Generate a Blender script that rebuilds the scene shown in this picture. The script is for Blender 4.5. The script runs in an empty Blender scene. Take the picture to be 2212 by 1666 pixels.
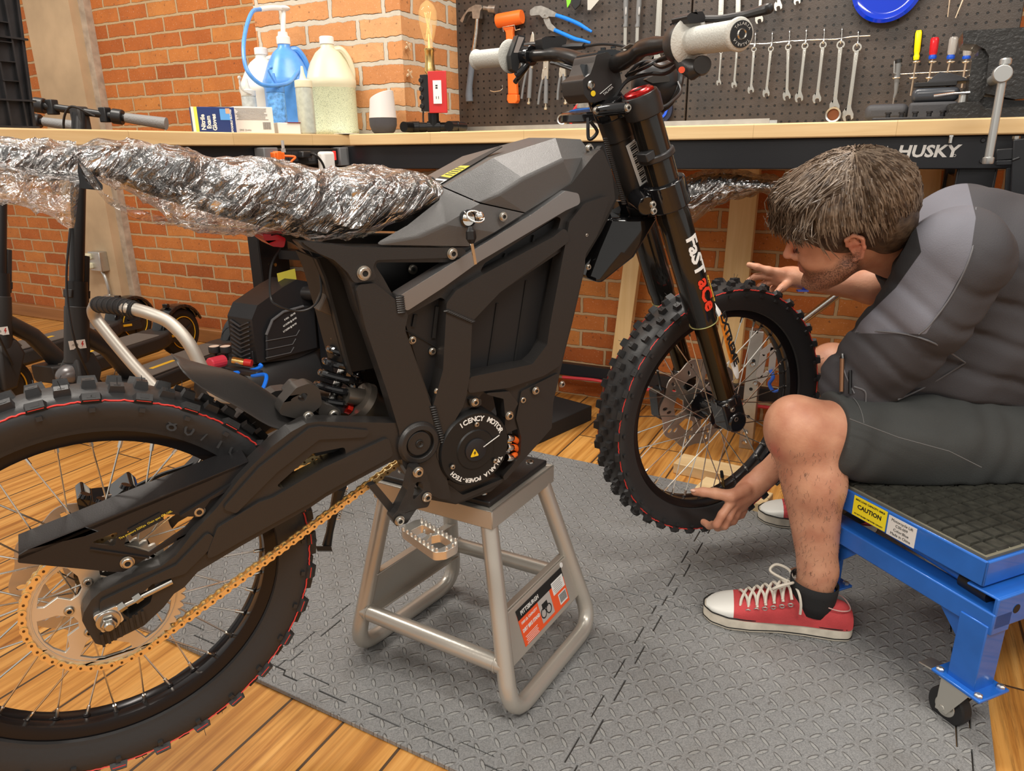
import bpy,bmesh,math,random
import numpy as np
from mathutils import Vector,Matrix,noise
from mathutils.geometry import tessellate_polygon
PI=math.pi
rnd=random.Random(7)
sc=bpy.context.scene
COL=sc.collection
# ---------------------------------------------------------------- camera
# world frame: X runs along the brick wall (to the right), Y goes towards the wall, Z up, metres
FPX,HOR,ROLL,CAMH,WALLA=1550.0,325.0,0.012,1.0,math.radians(-27)
_p=math.atan((833-HOR)/FPX)
_ca,_sa=math.cos(WALLA),math.sin(WALLA)
def _w(v):  # view-aligned frame -> wall-aligned frame
 return Vector((v[0]*_ca+v[1]*_sa,-v[0]*_sa+v[1]*_ca,v[2]))
_fw=(0,math.cos(_p),-math.sin(_p));_dn=(0,-math.sin(_p),-math.cos(_p));_rt=(1,0,0)
FW=_w(_fw)
RT=_w([_rt[i]*math.cos(ROLL)+_dn[i]*math.sin(ROLL)for i in range(3)])
DN=_w([-_rt[i]*math.sin(ROLL)+_dn[i]*math.cos(ROLL)for i in range(3)])
CO=Vector((0,0,CAMH))
cam_data=bpy.data.cameras.new('camera')
cam=bpy.data.objects.new('camera',cam_data);COL.objects.link(cam)
cam_data.sensor_width=36;cam_data.lens=FPX/2212*36;cam_data.clip_start=0.02
_m=Matrix((RT,-DN,-FW)).transposed().to_4x4();_m.translation=CO
cam.matrix_world=_m
sc.camera=cam
sc.view_settings.view_transform='Standard';sc.view_settings.look='None'
sc.view_settings.gamma=1;sc.view_settings.exposure=0.0;sc.view_settings.use_curve_mapping=False
# ---------------------------------------------------------------- world and lamps
wd=bpy.data.worlds.new('world');sc.world=wd;wd.use_nodes=True
wd.node_tree.nodes['Background'].inputs[0].default_value=(1.0,0.95,0.88,1)
wd.node_tree.nodes['Background'].inputs[1].default_value=0.62
def lamp(name,loc,target,size,sizey,watt,col=(1,0.93,0.84)):
 d=bpy.data.lights.new(name,'AREA');d.shape='RECTANGLE';d.size=size;d.size_y=sizey
 d.energy=watt;d.color=col
 o=bpy.data.objects.new(name,d);COL.objects.link(o);o.location=loc
 o.rotation_euler=(Vector(target)-Vector(loc)).to_track_quat('-Z','Y').to_euler()
 return o
lamp('ceiling_lamp_bench',(-0.6,1.75,2.75),(-0.6,1.85,0),0.9,0.25,40)
lamp('ceiling_lamp_front',(0.9,0.2,2.75),(0.6,1.0,0),1.2,0.3,36)
lamp('ceiling_lamp_left',(-2.6,1.2,2.75),(-2.6,1.6,0),1.2,0.3,46)
lamp('ceiling_lamp_rear',(-0.9,-1.1,2.6),(-0.8,1.2,0.4),1.4,0.4,38)
# ---------------------------------------------------------------- pixel rays (reading the photograph's measures)
def ray(px,py):return FW+RT*((px-1106)/FPX)+DN*((py-833)/FPX)
def on_z(px,py,z=0.0):
 r=ray(px,py);return CO+r*((z-CAMH)/r.z)
def on_y(px,py,y):
 r=ray(px,py);return CO+r*(y/r.y)
def on_x(px,py,x):
 r=ray(px,py);return CO+r*(x/r.x)
def at_d(px,py,d):  # depth along the lens axis
 return CO+ray(px,py)*d
def on_pl(px,py,P,n):
 r=ray(px,py);return CO+r*((P-CO).dot(n)/r.dot(n))
# ---------------------------------------------------------------- materials
MATS={}
def mat(name,col=(0.5,0.5,0.5),rough=0.5,metal=0.0,bump=0.0,bscale=60,var=0.0,vscale=8,coat=0,emit=None,spec=0.5,
  trans=0,ior=1.45,alpha=1,sss=0,brand=1.0):
 if name in MATS:return MATS[name]
 m=bpy.data.materials.new(name);m.use_nodes=True;MATS[name]=m
 nt=m.node_tree;b=nt.nodes['Principled BSDF']
 b.inputs['Base Color'].default_value=(*col,1);b.inputs['Roughness'].default_value=rough
 b.inputs['Metallic'].default_value=metal;b.inputs['Specular IOR Level'].default_value=spec
 b.inputs['Coat Weight'].default_value=coat;b.inputs['IOR'].default_value=ior
 b.inputs['Transmission Weight'].default_value=trans;b.inputs['Alpha'].default_value=alpha
 if sss:b.inputs['Subsurface Weight'].default_value=sss;b.inputs['Subsurface Radius'].default_value=(0.012,0.005,0.003)
 if emit:b.inputs['Emission Color'].default_value=(*emit[0],1);b.inputs['Emission Strength'].default_value=emit[1]
 tc=nt.nodes.new('ShaderNodeTexCoord')
 if var:
  n=nt.nodes.new('ShaderNodeTexNoise');n.inputs['Scale'].default_value=vscale;n.inputs['Detail'].default_value=6
  nt.links.new(tc.outputs['Object'],n.inputs['Vector'])
  r=nt.nodes.new('ShaderNodeMapRange');r.inputs[1].default_value=0.3;r.inputs[2].default_value=0.7
  r.inputs[3].default_value=1-var;r.inputs[4].default_value=1+var
  nt.links.new(n.outputs[0],r.inputs[0])
  x=nt.nodes.new('ShaderNodeVectorMath');x.operation='SCALE';x.inputs[0].default_value=col
  nt.links.new(r.outputs[0],x.inputs['Scale']);nt.links.new(x.outputs[0],b.inputs['Base Color'])
 if bump:
  n=nt.nodes.new('ShaderNodeTexNoise');n.inputs['Scale'].default_value=bscale;n.inputs['Detail'].default_value=4
  nt.links.new(tc.outputs['Object'],n.inputs['Vector'])
  bp=nt.nodes.new('ShaderNodeBump');bp.inputs['Strength'].default_value=bump;bp.inputs['Distance'].default_value=0.002
  nt.links.new(n.outputs[0],bp.inputs['Height']);nt.links.new(bp.outputs[0],b.inputs['Normal'])
 return m
class NT:
 """small helper for node graphs"""
 def __init__(s,name):
  s.m=bpy.data.materials.new(name);s.m.use_nodes=True;MATS[name]=s.m
  s.t=s.m.node_tree;s.b=s.t.nodes['Principled BSDF']
 def n(s,typ,**kw):
  nd=s.t.nodes.new('ShaderNode'+typ)
  for k,v in kw.items():
   if k[0]=='i' and k[1:].isdigit():k=int(k[1:])
   if isinstance(k,int)or k in nd.inputs:
    if hasattr(v,'is_output')or isinstance(v,bpy.types.NodeSocket):s.t.links.new(v,nd.inputs[k])
    else:nd.inputs[k].default_value=v
   else:setattr(nd,k,v)
  return nd
 def math(s,op,a,b=0.0,c=0.0):return s.n('Math',operation=op,i0=a,i1=b,i2=c).outputs[0]
 def link(s,a,b):s.t.links.new(a,b)
 def ramp(s,fac,stops,interp='LINEAR'):
  r=s.n('ValToRGB');s.link(fac,r.inputs[0]);e=r.color_ramp.elements;r.color_ramp.interpolation=interp
  while len(e)<len(stops):e.new(0.5)
  for q,(p,c)in zip(e,stops):q.position=p;q.color=(*c,1)if len(c)==3 else c
  return r.outputs[0]
 def mix(s,f,a,b,mode='MIX'):
  x=s.n('Mix',data_type='RGBA',blend_type=mode)
  for i,v in((0,f),(6,a),(7,b)):
   if isinstance(v,bpy.types.NodeSocket):s.link(v,x.inputs[i])
   else:x.inputs[i].default_value=v if i==0 else(*v,1)
  return x.outputs[2]
 def bump(s,h,dist=0.003,strength=1.0):
  b=s.n('Bump',Height=h,Distance=dist,Strength=strength);s.link(b.outputs[0],s.b.inputs['Normal'])
def set_rough(g,v):g.b.inputs['Roughness'].default_value=v
# ---------------------------------------------------------------- mesh builder
def frame(o,x,y,z):
 m=Matrix((Vector(x),Vector(y),Vector(z))).transposed().to_4x4();m.translation=Vector(o);return m
def axis_frame(p0,p1,up=(0,0,1)):
 z=(Vector(p1)-Vector(p0)).normalized();u=Vector(up)
 if abs(z.dot(u))>0.98:u=Vector((1,0,0))
 x=u.cross(z).normalized();y=z.cross(x)
 return frame(p0,x,y,z)
def T(x,y,z):return Matrix.Translation((x,y,z))
def RZ(a):return Matrix.Rotation(a,4,'Z')
def RX(a):return Matrix.Rotation(a,4,'X')
def RY(a):return Matrix.Rotation(a,4,'Y')
def arc_round(pts,r=0.01,seg=4,closed=True):
 """round the corners of a 2D polygon; a point may carry its own radius as third value"""
 out=[];n=len(pts)
 for i in range(n):
  p=Vector(pts[i][:2]);rr=pts[i][2]if len(pts[i])>2 else r
  if not closed and i in(0,n-1):out.append(tuple(p));continue
  a=Vector(pts[i-1][:2])-p;b=Vector(pts[(i+1)%n][:2])-p
  la,lb=a.length,b.length
  if rr<=0 or la<1e-9 or lb<1e-9:out.append(tuple(p));continue
  ang=a.angle(b)
  if ang>3.05:out.append(tuple(p));continue
  d=min(rr/math.tan(ang/2),la*0.45,lb*0.45)
  q0=p+a/la*d;q1=p+b/lb*d
  for k in range(seg+1):
   t=k/seg;out.append(tuple(q0*(1-t)**2+p*2*t*(1-t)+q1*t*t))
 return out
def smooth_path(pts,n=8):
 """Catmull-Rom through 3D points"""
 P=[Vector(p)for p in pts];out=[]
 for i in range(len(P)-1):
  p0=P[i-1]if i else P[0]*2-P[1];p1,p2=P[i],P[i+1]
  p3=P[i+2]if i+2<len(P)else P[-1]*2-P[-2]
  for k in range(n):
   t=k/n
   out.append(0.5*((2*p1)+(p2-p0)*t+(2*p0-5*p1+4*p2-p3)*t*t+(3*p1-p0-3*p2+p3)*t**3))
 out.append(P[-1]);return out
class MB:
 def __init__(s):s.v=[];s.f=[];s.m=[]
 def add(s,v,f,mi=0,M=None):
  o=len(s.v)
  s.v+=[tuple(M@Vector(p))for p in v]if M is not None else[tuple(p)for p in v]
  s.f+=[tuple(i+o for i in q)for q in f];s.m+=[mi]*len(f);return s
 def box(s,c,d,mi=0,M=None,taper=1.0):
  x,y,z=c;a,b,h=d[0]/2,d[1]/2,d[2]/2;t=taper
  v=[(x-a,y-b,z-h),(x+a,y-b,z-h),(x+a,y+b,z-h),(x-a,y+b,z-h),
             (x-a*t,y-b*t,z+h),(x+a*t,y-b*t,z+h),(x+a*t,y+b*t,z+h),(x-a*t,y+b*t,z+h)]
  return s.add(v,[(0,3,2,1),(4,5,6,7),(0,1,5,4),(1,2,6,5),(2,3,7,6),(3,0,4,7)],mi,M)
 def beam(s,p0,p1,w,h,mi=0,up=(0,0,1)):
  M=axis_frame(p0,p1,up);L=(Vector(p1)-Vector(p0)).length
  return s.box((0,0,L/2),(w,h,L),mi,M)
 def lathe(s,prof,M=None,seg=24,mi=0,cap0=True,cap1=True,sweep=2*PI):
  v=[];f=[];n=len(prof)
  full=abs(sweep-2*PI)<1e-6;cols=seg if full else seg+1
  for k in range(cols):
   a=sweep*k/seg
   for r,z in prof:v.append((r*math.cos(a),r*math.sin(a),z))
  for k in range(seg):
   k2=(k+1)%cols
   for j in range(n-1):f.append((k*n+j,k2*n+j,k2*n+j+1,k*n+j+1))
  if full and not(n==2 and min(prof[0][0],prof[1][0])<1e-6):
   if cap0 and prof[0][0]>1e-6:f.append(tuple(k*n for k in reversed(range(seg))))
   if cap1 and prof[-1][0]>1e-6:f.append(tuple(k*n+n-1 for k in range(seg)))
  return s.add(v,f,mi,M)
 def cyl(s,p0,p1,r,r1=None,seg=16,mi=0,caps=True):
  L=(Vector(p1)-Vector(p0)).length
  return s.lathe([(r,0),(r if r1 is None else r1,L)],axis_frame(p0,p1),seg,mi,caps,caps)
 def tube(s,pts,r,seg=8,mi=0,closed=False,caps=True):
  P=[Vector(p)for p in pts];n=len(P);v=[];f=[]
  rr=r if hasattr(r,'__len__')else[r]*n
  if len(rr)!=n:rr=[float(q)for q in np.interp(np.linspace(0,1,n),np.linspace(0,1,len(rr)),rr)]
  tang=[((P[(i+1)%n]if(closed or i<n-1)else P[i])-(P[i-1]if(closed or i)else P[i])).normalized()for i in range(n)]
  t0=tang[0];u=Vector((0,0,1))if abs(t0.z)<0.9 else Vector((1,0,0))
  x=u.cross(t0).normalized()
  for i in range(n):
   t=tang[i];x=(x-t*x.dot(t))
   if x.length<1e-6:x=t.orthogonal()
   x.normalize();y=t.cross(x)
   for k in range(seg):
    a=2*PI*k/seg;v.append(P[i]+(x*math.cos(a)+y*math.sin(a))*rr[i])
  for i in range(n if closed else n-1):
   j=(i+1)%n
   for k in range(seg):
    k2=(k+1)%seg;f.append((i*seg+k,i*seg+k2,j*seg+k2,j*seg+k))
  if caps and not closed:
   f.append(tuple(reversed(range(seg))));f.append(tuple((n-1)*seg+k for k in range(seg)))
  return s.add(v,f,mi)
 def sphere(s,c,r,seg=16,rings=10,mi=0,M=None):
  r=(r,r,r)if not hasattr(r,'__len__')else r
  v=[(c[0],c[1],c[2]-r[2])];f=[]
  for j in range(1,rings):
   b=PI*j/rings
   for k in range(seg):
    a=2*PI*k/seg;v.append((c[0]+r[0]*math.sin(b)*math.cos(a),c[1]+r[1]*math.sin(b)*math.sin(a),c[2]-r[2]*math.cos(b)))
  v.append((c[0],c[1],c[2]+r[2]));e=len(v)-1
  for k in range(seg):
   k2=(k+1)%seg;f.append((0,1+k2,1+k));f.append((e,e-seg+k,e-seg+k2))
   for j in range(rings-2):f.append((1+j*seg+k,1+j*seg+k2,1+(j+1)*seg+k2,1+(j+1)*seg+k))
  return s.add(v,f,mi,M)
 def torus(s,M,R,r,seg=48,sub=10,mi=0,a0=0,a1=2*PI):
  full=abs(a1-a0-2*PI)<1e-6;n=seg if full else seg+1
  pts=[M@Vector((R*math.cos(a0+(a1-a0)*k/seg),R*math.sin(a0+(a1-a0)*k/seg),0))for k in range(n)]
  return s.tube(pts,r,sub,mi,closed=full)
 def prism(s,poly,z0,z1,M=None,mi=0,holes=(),inset=None):
  """2D polygon (with holes) extruded between z0 and z1 of the frame M"""
  loops=[[Vector((p[0],p[1],0))for p in poly]]+[[Vector((p[0],p[1],0))for p in h]for h in holes]
  flat=[p for l in loops for p in l];n=len(flat)
  tri=tessellate_polygon(loops)
  v=[(p.x,p.y,z0)for p in flat]+[(p.x,p.y,z1)for p in flat];f=[]
  for t in tri:
   a,b,c=(flat[i]for i in t)
   if(b-a).cross(c-a).z<0:t=(t[0],t[2],t[1])
   f.append((t[2],t[1],t[0]));f.append((t[0]+n,t[1]+n,t[2]+n))
  o=0
  for li,l in enumerate(loops):
   k=len(l);ar=sum(l[i].x*l[(i+1)%k].y-l[(i+1)%k].x*l[i].y for i in range(k))
   ccw=(ar>0)==(li==0)
   for i in range(k):
    j=(i+1)%k;q=(o+i,o+j,o+j+n,o+i+n)
    f.append(q if ccw else tuple(reversed(q)))
   o+=k
  return s.add(v,f,mi,M)
 def loft(s,rings,mi=0,cap=True,closed=True):
  n=len(rings[0]);v=[p for r in rings for p in r];f=[]
  for i in range(len(rings)-1):
   for k in range(n if closed else n-1):
    k2=(k+1)%n;f.append((i*n+k,i*n+k2,(i+1)*n+k2,(i+1)*n+k))
  if cap and closed:f.append(tuple(reversed(range(n))));f.append(tuple((len(rings)-1)*n+k for k in range(n)))
  return s.add(v,f,mi)
 def build(s,name,mats,parent=None,bevel=0,seg=2,smooth=True,ang=35,subsurf=0,uv=False,fix=True):
  me=bpy.data.meshes.new(name);me.from_pydata([tuple(p)for p in s.v],[],s.f)
  if not hasattr(mats,'__len__'):mats=[mats]
  for m in mats:me.materials.append(m)
  for p,mi in zip(me.polygons,s.m):p.material_index=mi
  if fix:
   b=bmesh.new();b.from_mesh(me);bmesh.ops.recalc_face_normals(b,faces=b.faces);b.to_mesh(me);b.free()
  if smooth:
   me.polygons.foreach_set('use_smooth',[True]*len(me.polygons))
   if not subsurf:me.set_sharp_from_angle(angle=math.radians(ang))
  if uv:box_uv(me)
  o=bpy.data.objects.new(name,me);COL.objects.link(o)
  if parent is not None:
   o.parent=parent;o.matrix_parent_inverse=WM(parent).inverted()
  if bevel:
   bm=o.modifiers.new('bevel','BEVEL');bm.width=bevel;bm.segments=seg;bm.limit_method='ANGLE';bm.angle_limit=math.radians(40)
   bm.use_clamp_overlap=True
  if subsurf:
   ss=o.modifiers.new('sub','SUBSURF');ss.levels=subsurf;ss.render_levels=subsurf
  return o
def WM(o):
 m=Matrix.Translation(o.location)@o.rotation_euler.to_matrix().to_4x4()
 return m if o.parent is None else WM(o.parent)@o.matrix_parent_inverse@m
def box_uv(me):
 uv=me.uv_layers.new(name='UVMap');d=uv.data
 for p in me.polygons:
  n=p.normal;ax=max(range(3),key=lambda i:abs(n[i]))
  for li in p.loop_indices:
   c=me.vertices[me.loops[li].vertex_index].co
   d[li].uv=(c.y,c.z)if ax==0 else(c.x,c.z)if ax==1 else(c.x,c.y)
def thing(name,label,cat,loc=(0,0,0),rz=0.0,group=None):
 o=bpy.data.objects.new(name,None);COL.objects.link(o);o.location=loc;o.rotation_euler=(0,0,rz)
 o.empty_display_size=0.1
 return tag(o,label,cat,group)
def tag(o,label,cat,group=None,kind=None):
 o['label']=label;o['category']=cat
 if group:o['group']=group
 if kind:o['kind']=kind
 return o
def struct(o):o['kind']='structure';return o
def dup(src,M=None,label=None,parent=None):
 """copy a thing with its parts and sub-parts; M = new local matrix"""
 r=src.copy();COL.objects.link(r)
 if parent is not None:r.parent=parent
 if M is not None:r.location=M.to_translation();r.rotation_euler=M.to_euler();r.scale=M.to_scale()
 if label:r['label']=label
 for c in src.children:
  d=dup(c,None,None,r)
 return r
def text_mesh(txt,size,M,depth=0.0004,mi=0,mb=None,align='CENTER',bold=0.0,sx=1.0,shear=0.0,space=1.0):
 cu=bpy.data.curves.new('lettering','FONT');cu.body=txt;cu.size=size;cu.align_x=align;cu.align_y='CENTER'
 cu.extrude=depth;cu.offset=bold;cu.resolution_u=2;cu.shear=shear;cu.space_character=space
 o=bpy.data.objects.new('lettering',cu);COL.objects.link(o)
 dg=bpy.context.evaluated_depsgraph_get();dg.update()
 me=bpy.data.meshes.new_from_object(o.evaluated_get(dg))
 bpy.data.objects.remove(o);bpy.data.curves.remove(cu)
 mb=mb or MB()
 mb.add([(v.co.x*sx,v.co.y,v.co.z)for v in me.vertices],[tuple(p.vertices)for p in me.polygons],mi,M)
 bpy.data.meshes.remove(me);return mb
# ---------------------------------------------------------------- surface nets (smooth bodies from distance fields)
def surface_net(fn,lo,hi,h):
 lo=np.array(lo,float);hi=np.array(hi,float);n=np.maximum(((hi-lo)/h).astype(int)+2,3)
 ax=[lo[i]+h*np.arange(n[i])for i in range(3)]
 X,Y,Z=np.meshgrid(*ax,indexing='ij');V=fn(X,Y,Z)
 s=V<0
 c=[s[:-1,:-1,:-1],s[1:,:-1,:-1],s[:-1,1:,:-1],s[1:,1:,:-1],s[:-1,:-1,1:],s[1:,:-1,1:],s[:-1,1:,1:],s[1:,1:,1:]]
 cnt=sum(k.astype(int)for k in c);act=(cnt>0)&(cnt<8)
 idx=-np.ones(act.shape,int);ii=np.argwhere(act);idx[act]=np.arange(len(ii))
 P=np.zeros((len(ii),3));W=np.zeros(len(ii))
 off=[(0,0,0),(1,0,0),(0,1,0),(1,1,0),(0,0,1),(1,0,1),(0,1,1),(1,1,1)]
 for a in range(8):
  for b_ in range(a+1,8):
   d=[off[b_][k]-off[a][k]for k in range(3)]
   if sum(abs(q)for q in d)!=1:continue
   A=ii+off[a];B=ii+off[b_]
   va=V[A[:,0],A[:,1],A[:,2]];vb=V[B[:,0],B[:,1],B[:,2]]
   cr=(va<0)!=(vb<0);t=np.where(cr,va/np.where(cr,va-vb,1),0)
   P+=np.where(cr[:,None],A+(B-A)*t[:,None],0);W+=cr
 P=P/W[:,None]*h+lo;faces=[]
 for d in range(3):
  e=[1 if k==d else 0 for k in range(3)]
  u,w=[(1,2),(2,0),(0,1)][d]
  sl0=tuple(slice(None,-1)if k==d else slice(1,-1)for k in range(3))
  sl1=tuple(slice(1,None)if k==d else slice(1,-1)for k in range(3))
  a0=s[sl0];a1=s[sl1]
  for flip,cond in((0,a0&~a1),(1,~a0&a1)):
   q=np.argwhere(cond)
   if not len(q):continue
   q=q+[0 if k==d else 1 for k in range(3)]
   def g(du,dw):
    r=q.copy();r[:,u]-=du;r[:,w]-=dw;return idx[r[:,0],r[:,1],r[:,2]]
   quad=np.stack([g(1,1),g(0,1),g(0,0),g(1,0)],1)
   if flip:quad=quad[:,::-1]
   faces.append(quad)
 return P,np.concatenate(faces)
def net_obj(name,fn,lo,hi,h,mats,parent=None,relax=1,mfn=None):
 P,Fc=surface_net(fn,lo,hi,h)
 me=bpy.data.meshes.new(name);me.from_pydata(P.tolist(),[],Fc.tolist())
 if not hasattr(mats,'__len__'):mats=[mats]
 for m in mats:me.materials.append(m)
 me.polygons.foreach_set('use_smooth',[True]*len(me.polygons))
 if mfn is not None:
  C=P[Fc].mean(1);me.polygons.foreach_set('material_index',mfn(C).astype(int).tolist())
 if relax:
  b=bmesh.new();b.from_mesh(me)
  for _ in range(relax):bmesh.ops.smooth_vert(b,verts=b.verts,factor=0.5,use_axis_x=True,use_axis_y=True,use_axis_z=True)
  b.to_mesh(me);b.free()
 o=bpy.data.objects.new(name,me);COL.objects.link(o)
 if parent is not None:o.parent=parent;o.matrix_parent_inverse=WM(parent).inverted()
 return o
def smin(a,b,k):
 h=np.clip(0.5+0.5*(b-a)/k,0,1);return b*(1-h)+a*h-k*h*(1-h)
def sd_cap(X,Y,Z,a,b,ra,rb):
 a=np.array(a,float);b=np.array(b,float);d=b-a;L2=(d**2).sum()+1e-12
 t=np.clip(((X-a[0])*d[0]+(Y-a[1])*d[1]+(Z-a[2])*d[2])/L2,0,1)
 return np.sqrt((X-a[0]-t*d[0])**2+(Y-a[1]-t*d[1])**2+(Z-a[2]-t*d[2])**2)-(ra+(rb-ra)*t)
def sd_ell(X,Y,Z,c,r,Rm=None):
 x,y,z=X-c[0],Y-c[1],Z-c[2]
 if Rm is not None:
  x,y,z=(Rm[0][0]*x+Rm[0][1]*y+Rm[0][2]*z,Rm[1][0]*x+Rm[1][1]*y+Rm[1][2]*z,Rm[2][0]*x+Rm[2][1]*y+Rm[2][2]*z)
 k0=np.sqrt((x/r[0])**2+(y/r[1])**2+(z/r[2])**2)
 k1=np.sqrt((x/r[0]**2)**2+(y/r[1]**2)**2+(z/r[2]**2)**2)
 return k0*(k0-1)/np.maximum(k1,1e-6)
# ================================================================ materials of the room
def brick_mat(name,w,h,c1,c2,c3,mortar,msize,bumpd=0.006,rough_edge=0.012):
 g=NT(name);tc=g.n('TexCoord');uvv=tc.outputs['UV']
 nz=g.n('TexNoise',Vector=uvv,Scale=22.0,Detail=5.0)
 wob=g.n('VectorMath',operation='SCALE',i0=g.n('VectorMath',operation='SUBTRACT',i0=nz.outputs['Color'],i1=(0.5,0.5,0.5)).outputs[0])
 wob.inputs['Scale'].default_value=rough_edge
 v=g.n('VectorMath',operation='ADD',i0=uvv,i1=wob.outputs[0]).outputs[0]
 br=g.n('TexBrick',Vector=v,Scale=1.0,offset=0.5);br.inputs['Mortar Size'].default_value=msize
 br.inputs['Brick Width'].default_value=w;br.inputs['Row Height'].default_value=h;br.inputs['Mortar Smooth'].default_value=0.25
 br.inputs['Bias'].default_value=0.0
 br.inputs['Color1'].default_value=(0,0,0,1);br.inputs['Color2'].default_value=(1,1,1,1);br.inputs['Mortar'].default_value=(0.5,0.5,0.5,1)
 n2=g.n('TexNoise',Vector=uvv,Scale=9.0,Detail=8.0,Roughness=0.7)
 n3=g.n('TexNoise',Vector=uvv,Scale=140.0,Detail=3.0)
 base=g.ramp(br.outputs['Color'],[(0.0,c1),(0.5,c2),(1.0,c3)])
 base=g.mix(g.math('MULTIPLY',g.ramp(n2.outputs[0],[(0.35,(0,0,0)),(0.75,(1,1,1))]),0.45),base,[k*0.62 for k in c1])
 sp=g.ramp(n3.outputs[0],[(0.62,(0,0,0)),(0.72,(1,1,1))])
 base=g.mix(g.math('MULTIPLY',sp,0.35),base,(0.85,0.6,0.42))
 dk=g.ramp(g.n('TexNoise',Vector=uvv,Scale=60.0,Detail=4.0).outputs[0],[(0.3,(1,1,1)),(0.36,(0,0,0))])
 base=g.mix(g.math('MULTIPLY',dk,0.6),base,(0.1,0.04,0.02))
 mort=g.mix(n2.outputs[0],mortar,[k*0.7 for k in mortar])
 g.link(g.mix(br.outputs['Fac'],base,mort),g.b.inputs['Base Color'])
 set_rough(g,0.85)
 h1=g.math('SUBTRACT',1.0,br.outputs['Fac'])
 g.bump(g.math('ADD',h1,g.math('MULTIPLY',n2.outputs[0],0.5)),bumpd)
 return g.m
M_brick=brick_mat('orange_brick',0.212,0.0715,(0.4,0.098,0.018),(0.56,0.165,0.032),(0.62,0.24,0.055),(0.6,0.42,0.23),0.0065)
M_pier=brick_mat('pale_salmon_brick',0.235,0.0765,(0.52,0.2,0.065),(0.62,0.29,0.11),(0.68,0.37,0.17),(0.62,0.56,0.46),0.0095,0.009,0.02)
def plank_mat(name):
 g=NT(name);tc=g.n('TexCoord');ob=tc.outputs['Object']
 sw=g.n('SeparateXYZ',i0=ob)
 v=g.n('CombineXYZ',i0=sw.outputs[1],i1=sw.outputs[0]).outputs[0]  # planks run along Y
 br=g.n('TexBrick',Vector=v,Scale=1.0,offset=0.37);br.inputs['Brick Width'].default_value=2.3;br.inputs['Row Height'].default_value=0.128
 br.inputs['Mortar Size'].default_value=0.003;br.inputs['Mortar Smooth'].default_value=0.2
 br.inputs['Color1'].default_value=(0,0,0,1);br.inputs['Color2'].default_value=(1,1,1,1)
 mp=g.n('Mapping',Vector=ob);mp.inputs['Scale'].default_value=(26,1.1,1)
 wv=g.n('VectorMath',operation='ADD',i0=mp.outputs[0],i1=g.n('VectorMath',operation='MULTIPLY',i0=br.outputs['Color'],i1=(31,17,0)).outputs[0]).outputs[0]
 gr=g.n('TexNoise',Vector=wv,Scale=1.6,Detail=7.0,Roughness=0.62,Distortion=0.6)
 mp2=g.n('Mapping',Vector=ob);mp2.inputs['Scale'].default_value=(120,3,1)
 fn=g.n('TexNoise',Vector=mp2.outputs[0],Scale=1.0,Detail=3.0)
 c=g.ramp(gr.outputs[0],[(0.28,(0.2,0.06,0.01)),(0.42,(0.46,0.19,0.035)),(0.54,(0.66,0.32,0.075)),(0.72,(0.78,0.43,0.13))])
 c=g.mix(g.math('MULTIPLY',g.ramp(fn.outputs[0],[(0.36,(1,1,1)),(0.5,(0,0,0))]),0.4),c,(0.3,0.13,0.03))
 big=g.n('TexNoise',Vector=ob,Scale=1.3,Detail=2.0)
 c=g.mix(g.math('MULTIPLY',br.outputs['Color'],0.3),c,(0.5,0.23,0.055))
 # dark worn boards near the right end of the floor
 wear=g.n('TexNoise',Vector=mp2.outputs[0],Scale=0.8,Detail=6.0,Roughness=0.8)
 wz=g.math('MULTIPLY',g.ramp(wear.outputs[0],[(0.52,(0,0,0)),(0.6,(1,1,1))]),g.n('MapRange',i0=sw.outputs[0],i1=0.2,i2=0.55).outputs[0])
 c=g.mix(wz,c,(0.035,0.018,0.008))
 kn=g.n('TexVoronoi',Vector=ob,Scale=2.6);kf=g.ramp(kn.outputs['Distance'],[(0.016,(1,1,1)),(0.035,(0,0,0))])
 c=g.mix(g.math('MULTIPLY',kf,0.8),c,(0.12,0.04,0.015))
 c=g.mix(br.outputs['Fac'],c,(0.07,0.04,0.02))
 g.link(c,g.b.inputs['Base Color']);set_rough(g,0.42)
 g.bump(g.math('SUBTRACT',g.math('MULTIPLY',gr.outputs[0],0.25),br.outputs['Fac']),0.002,0.7)
 return g.m
M_floor=plank_mat('pine_floor_planks')
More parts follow.
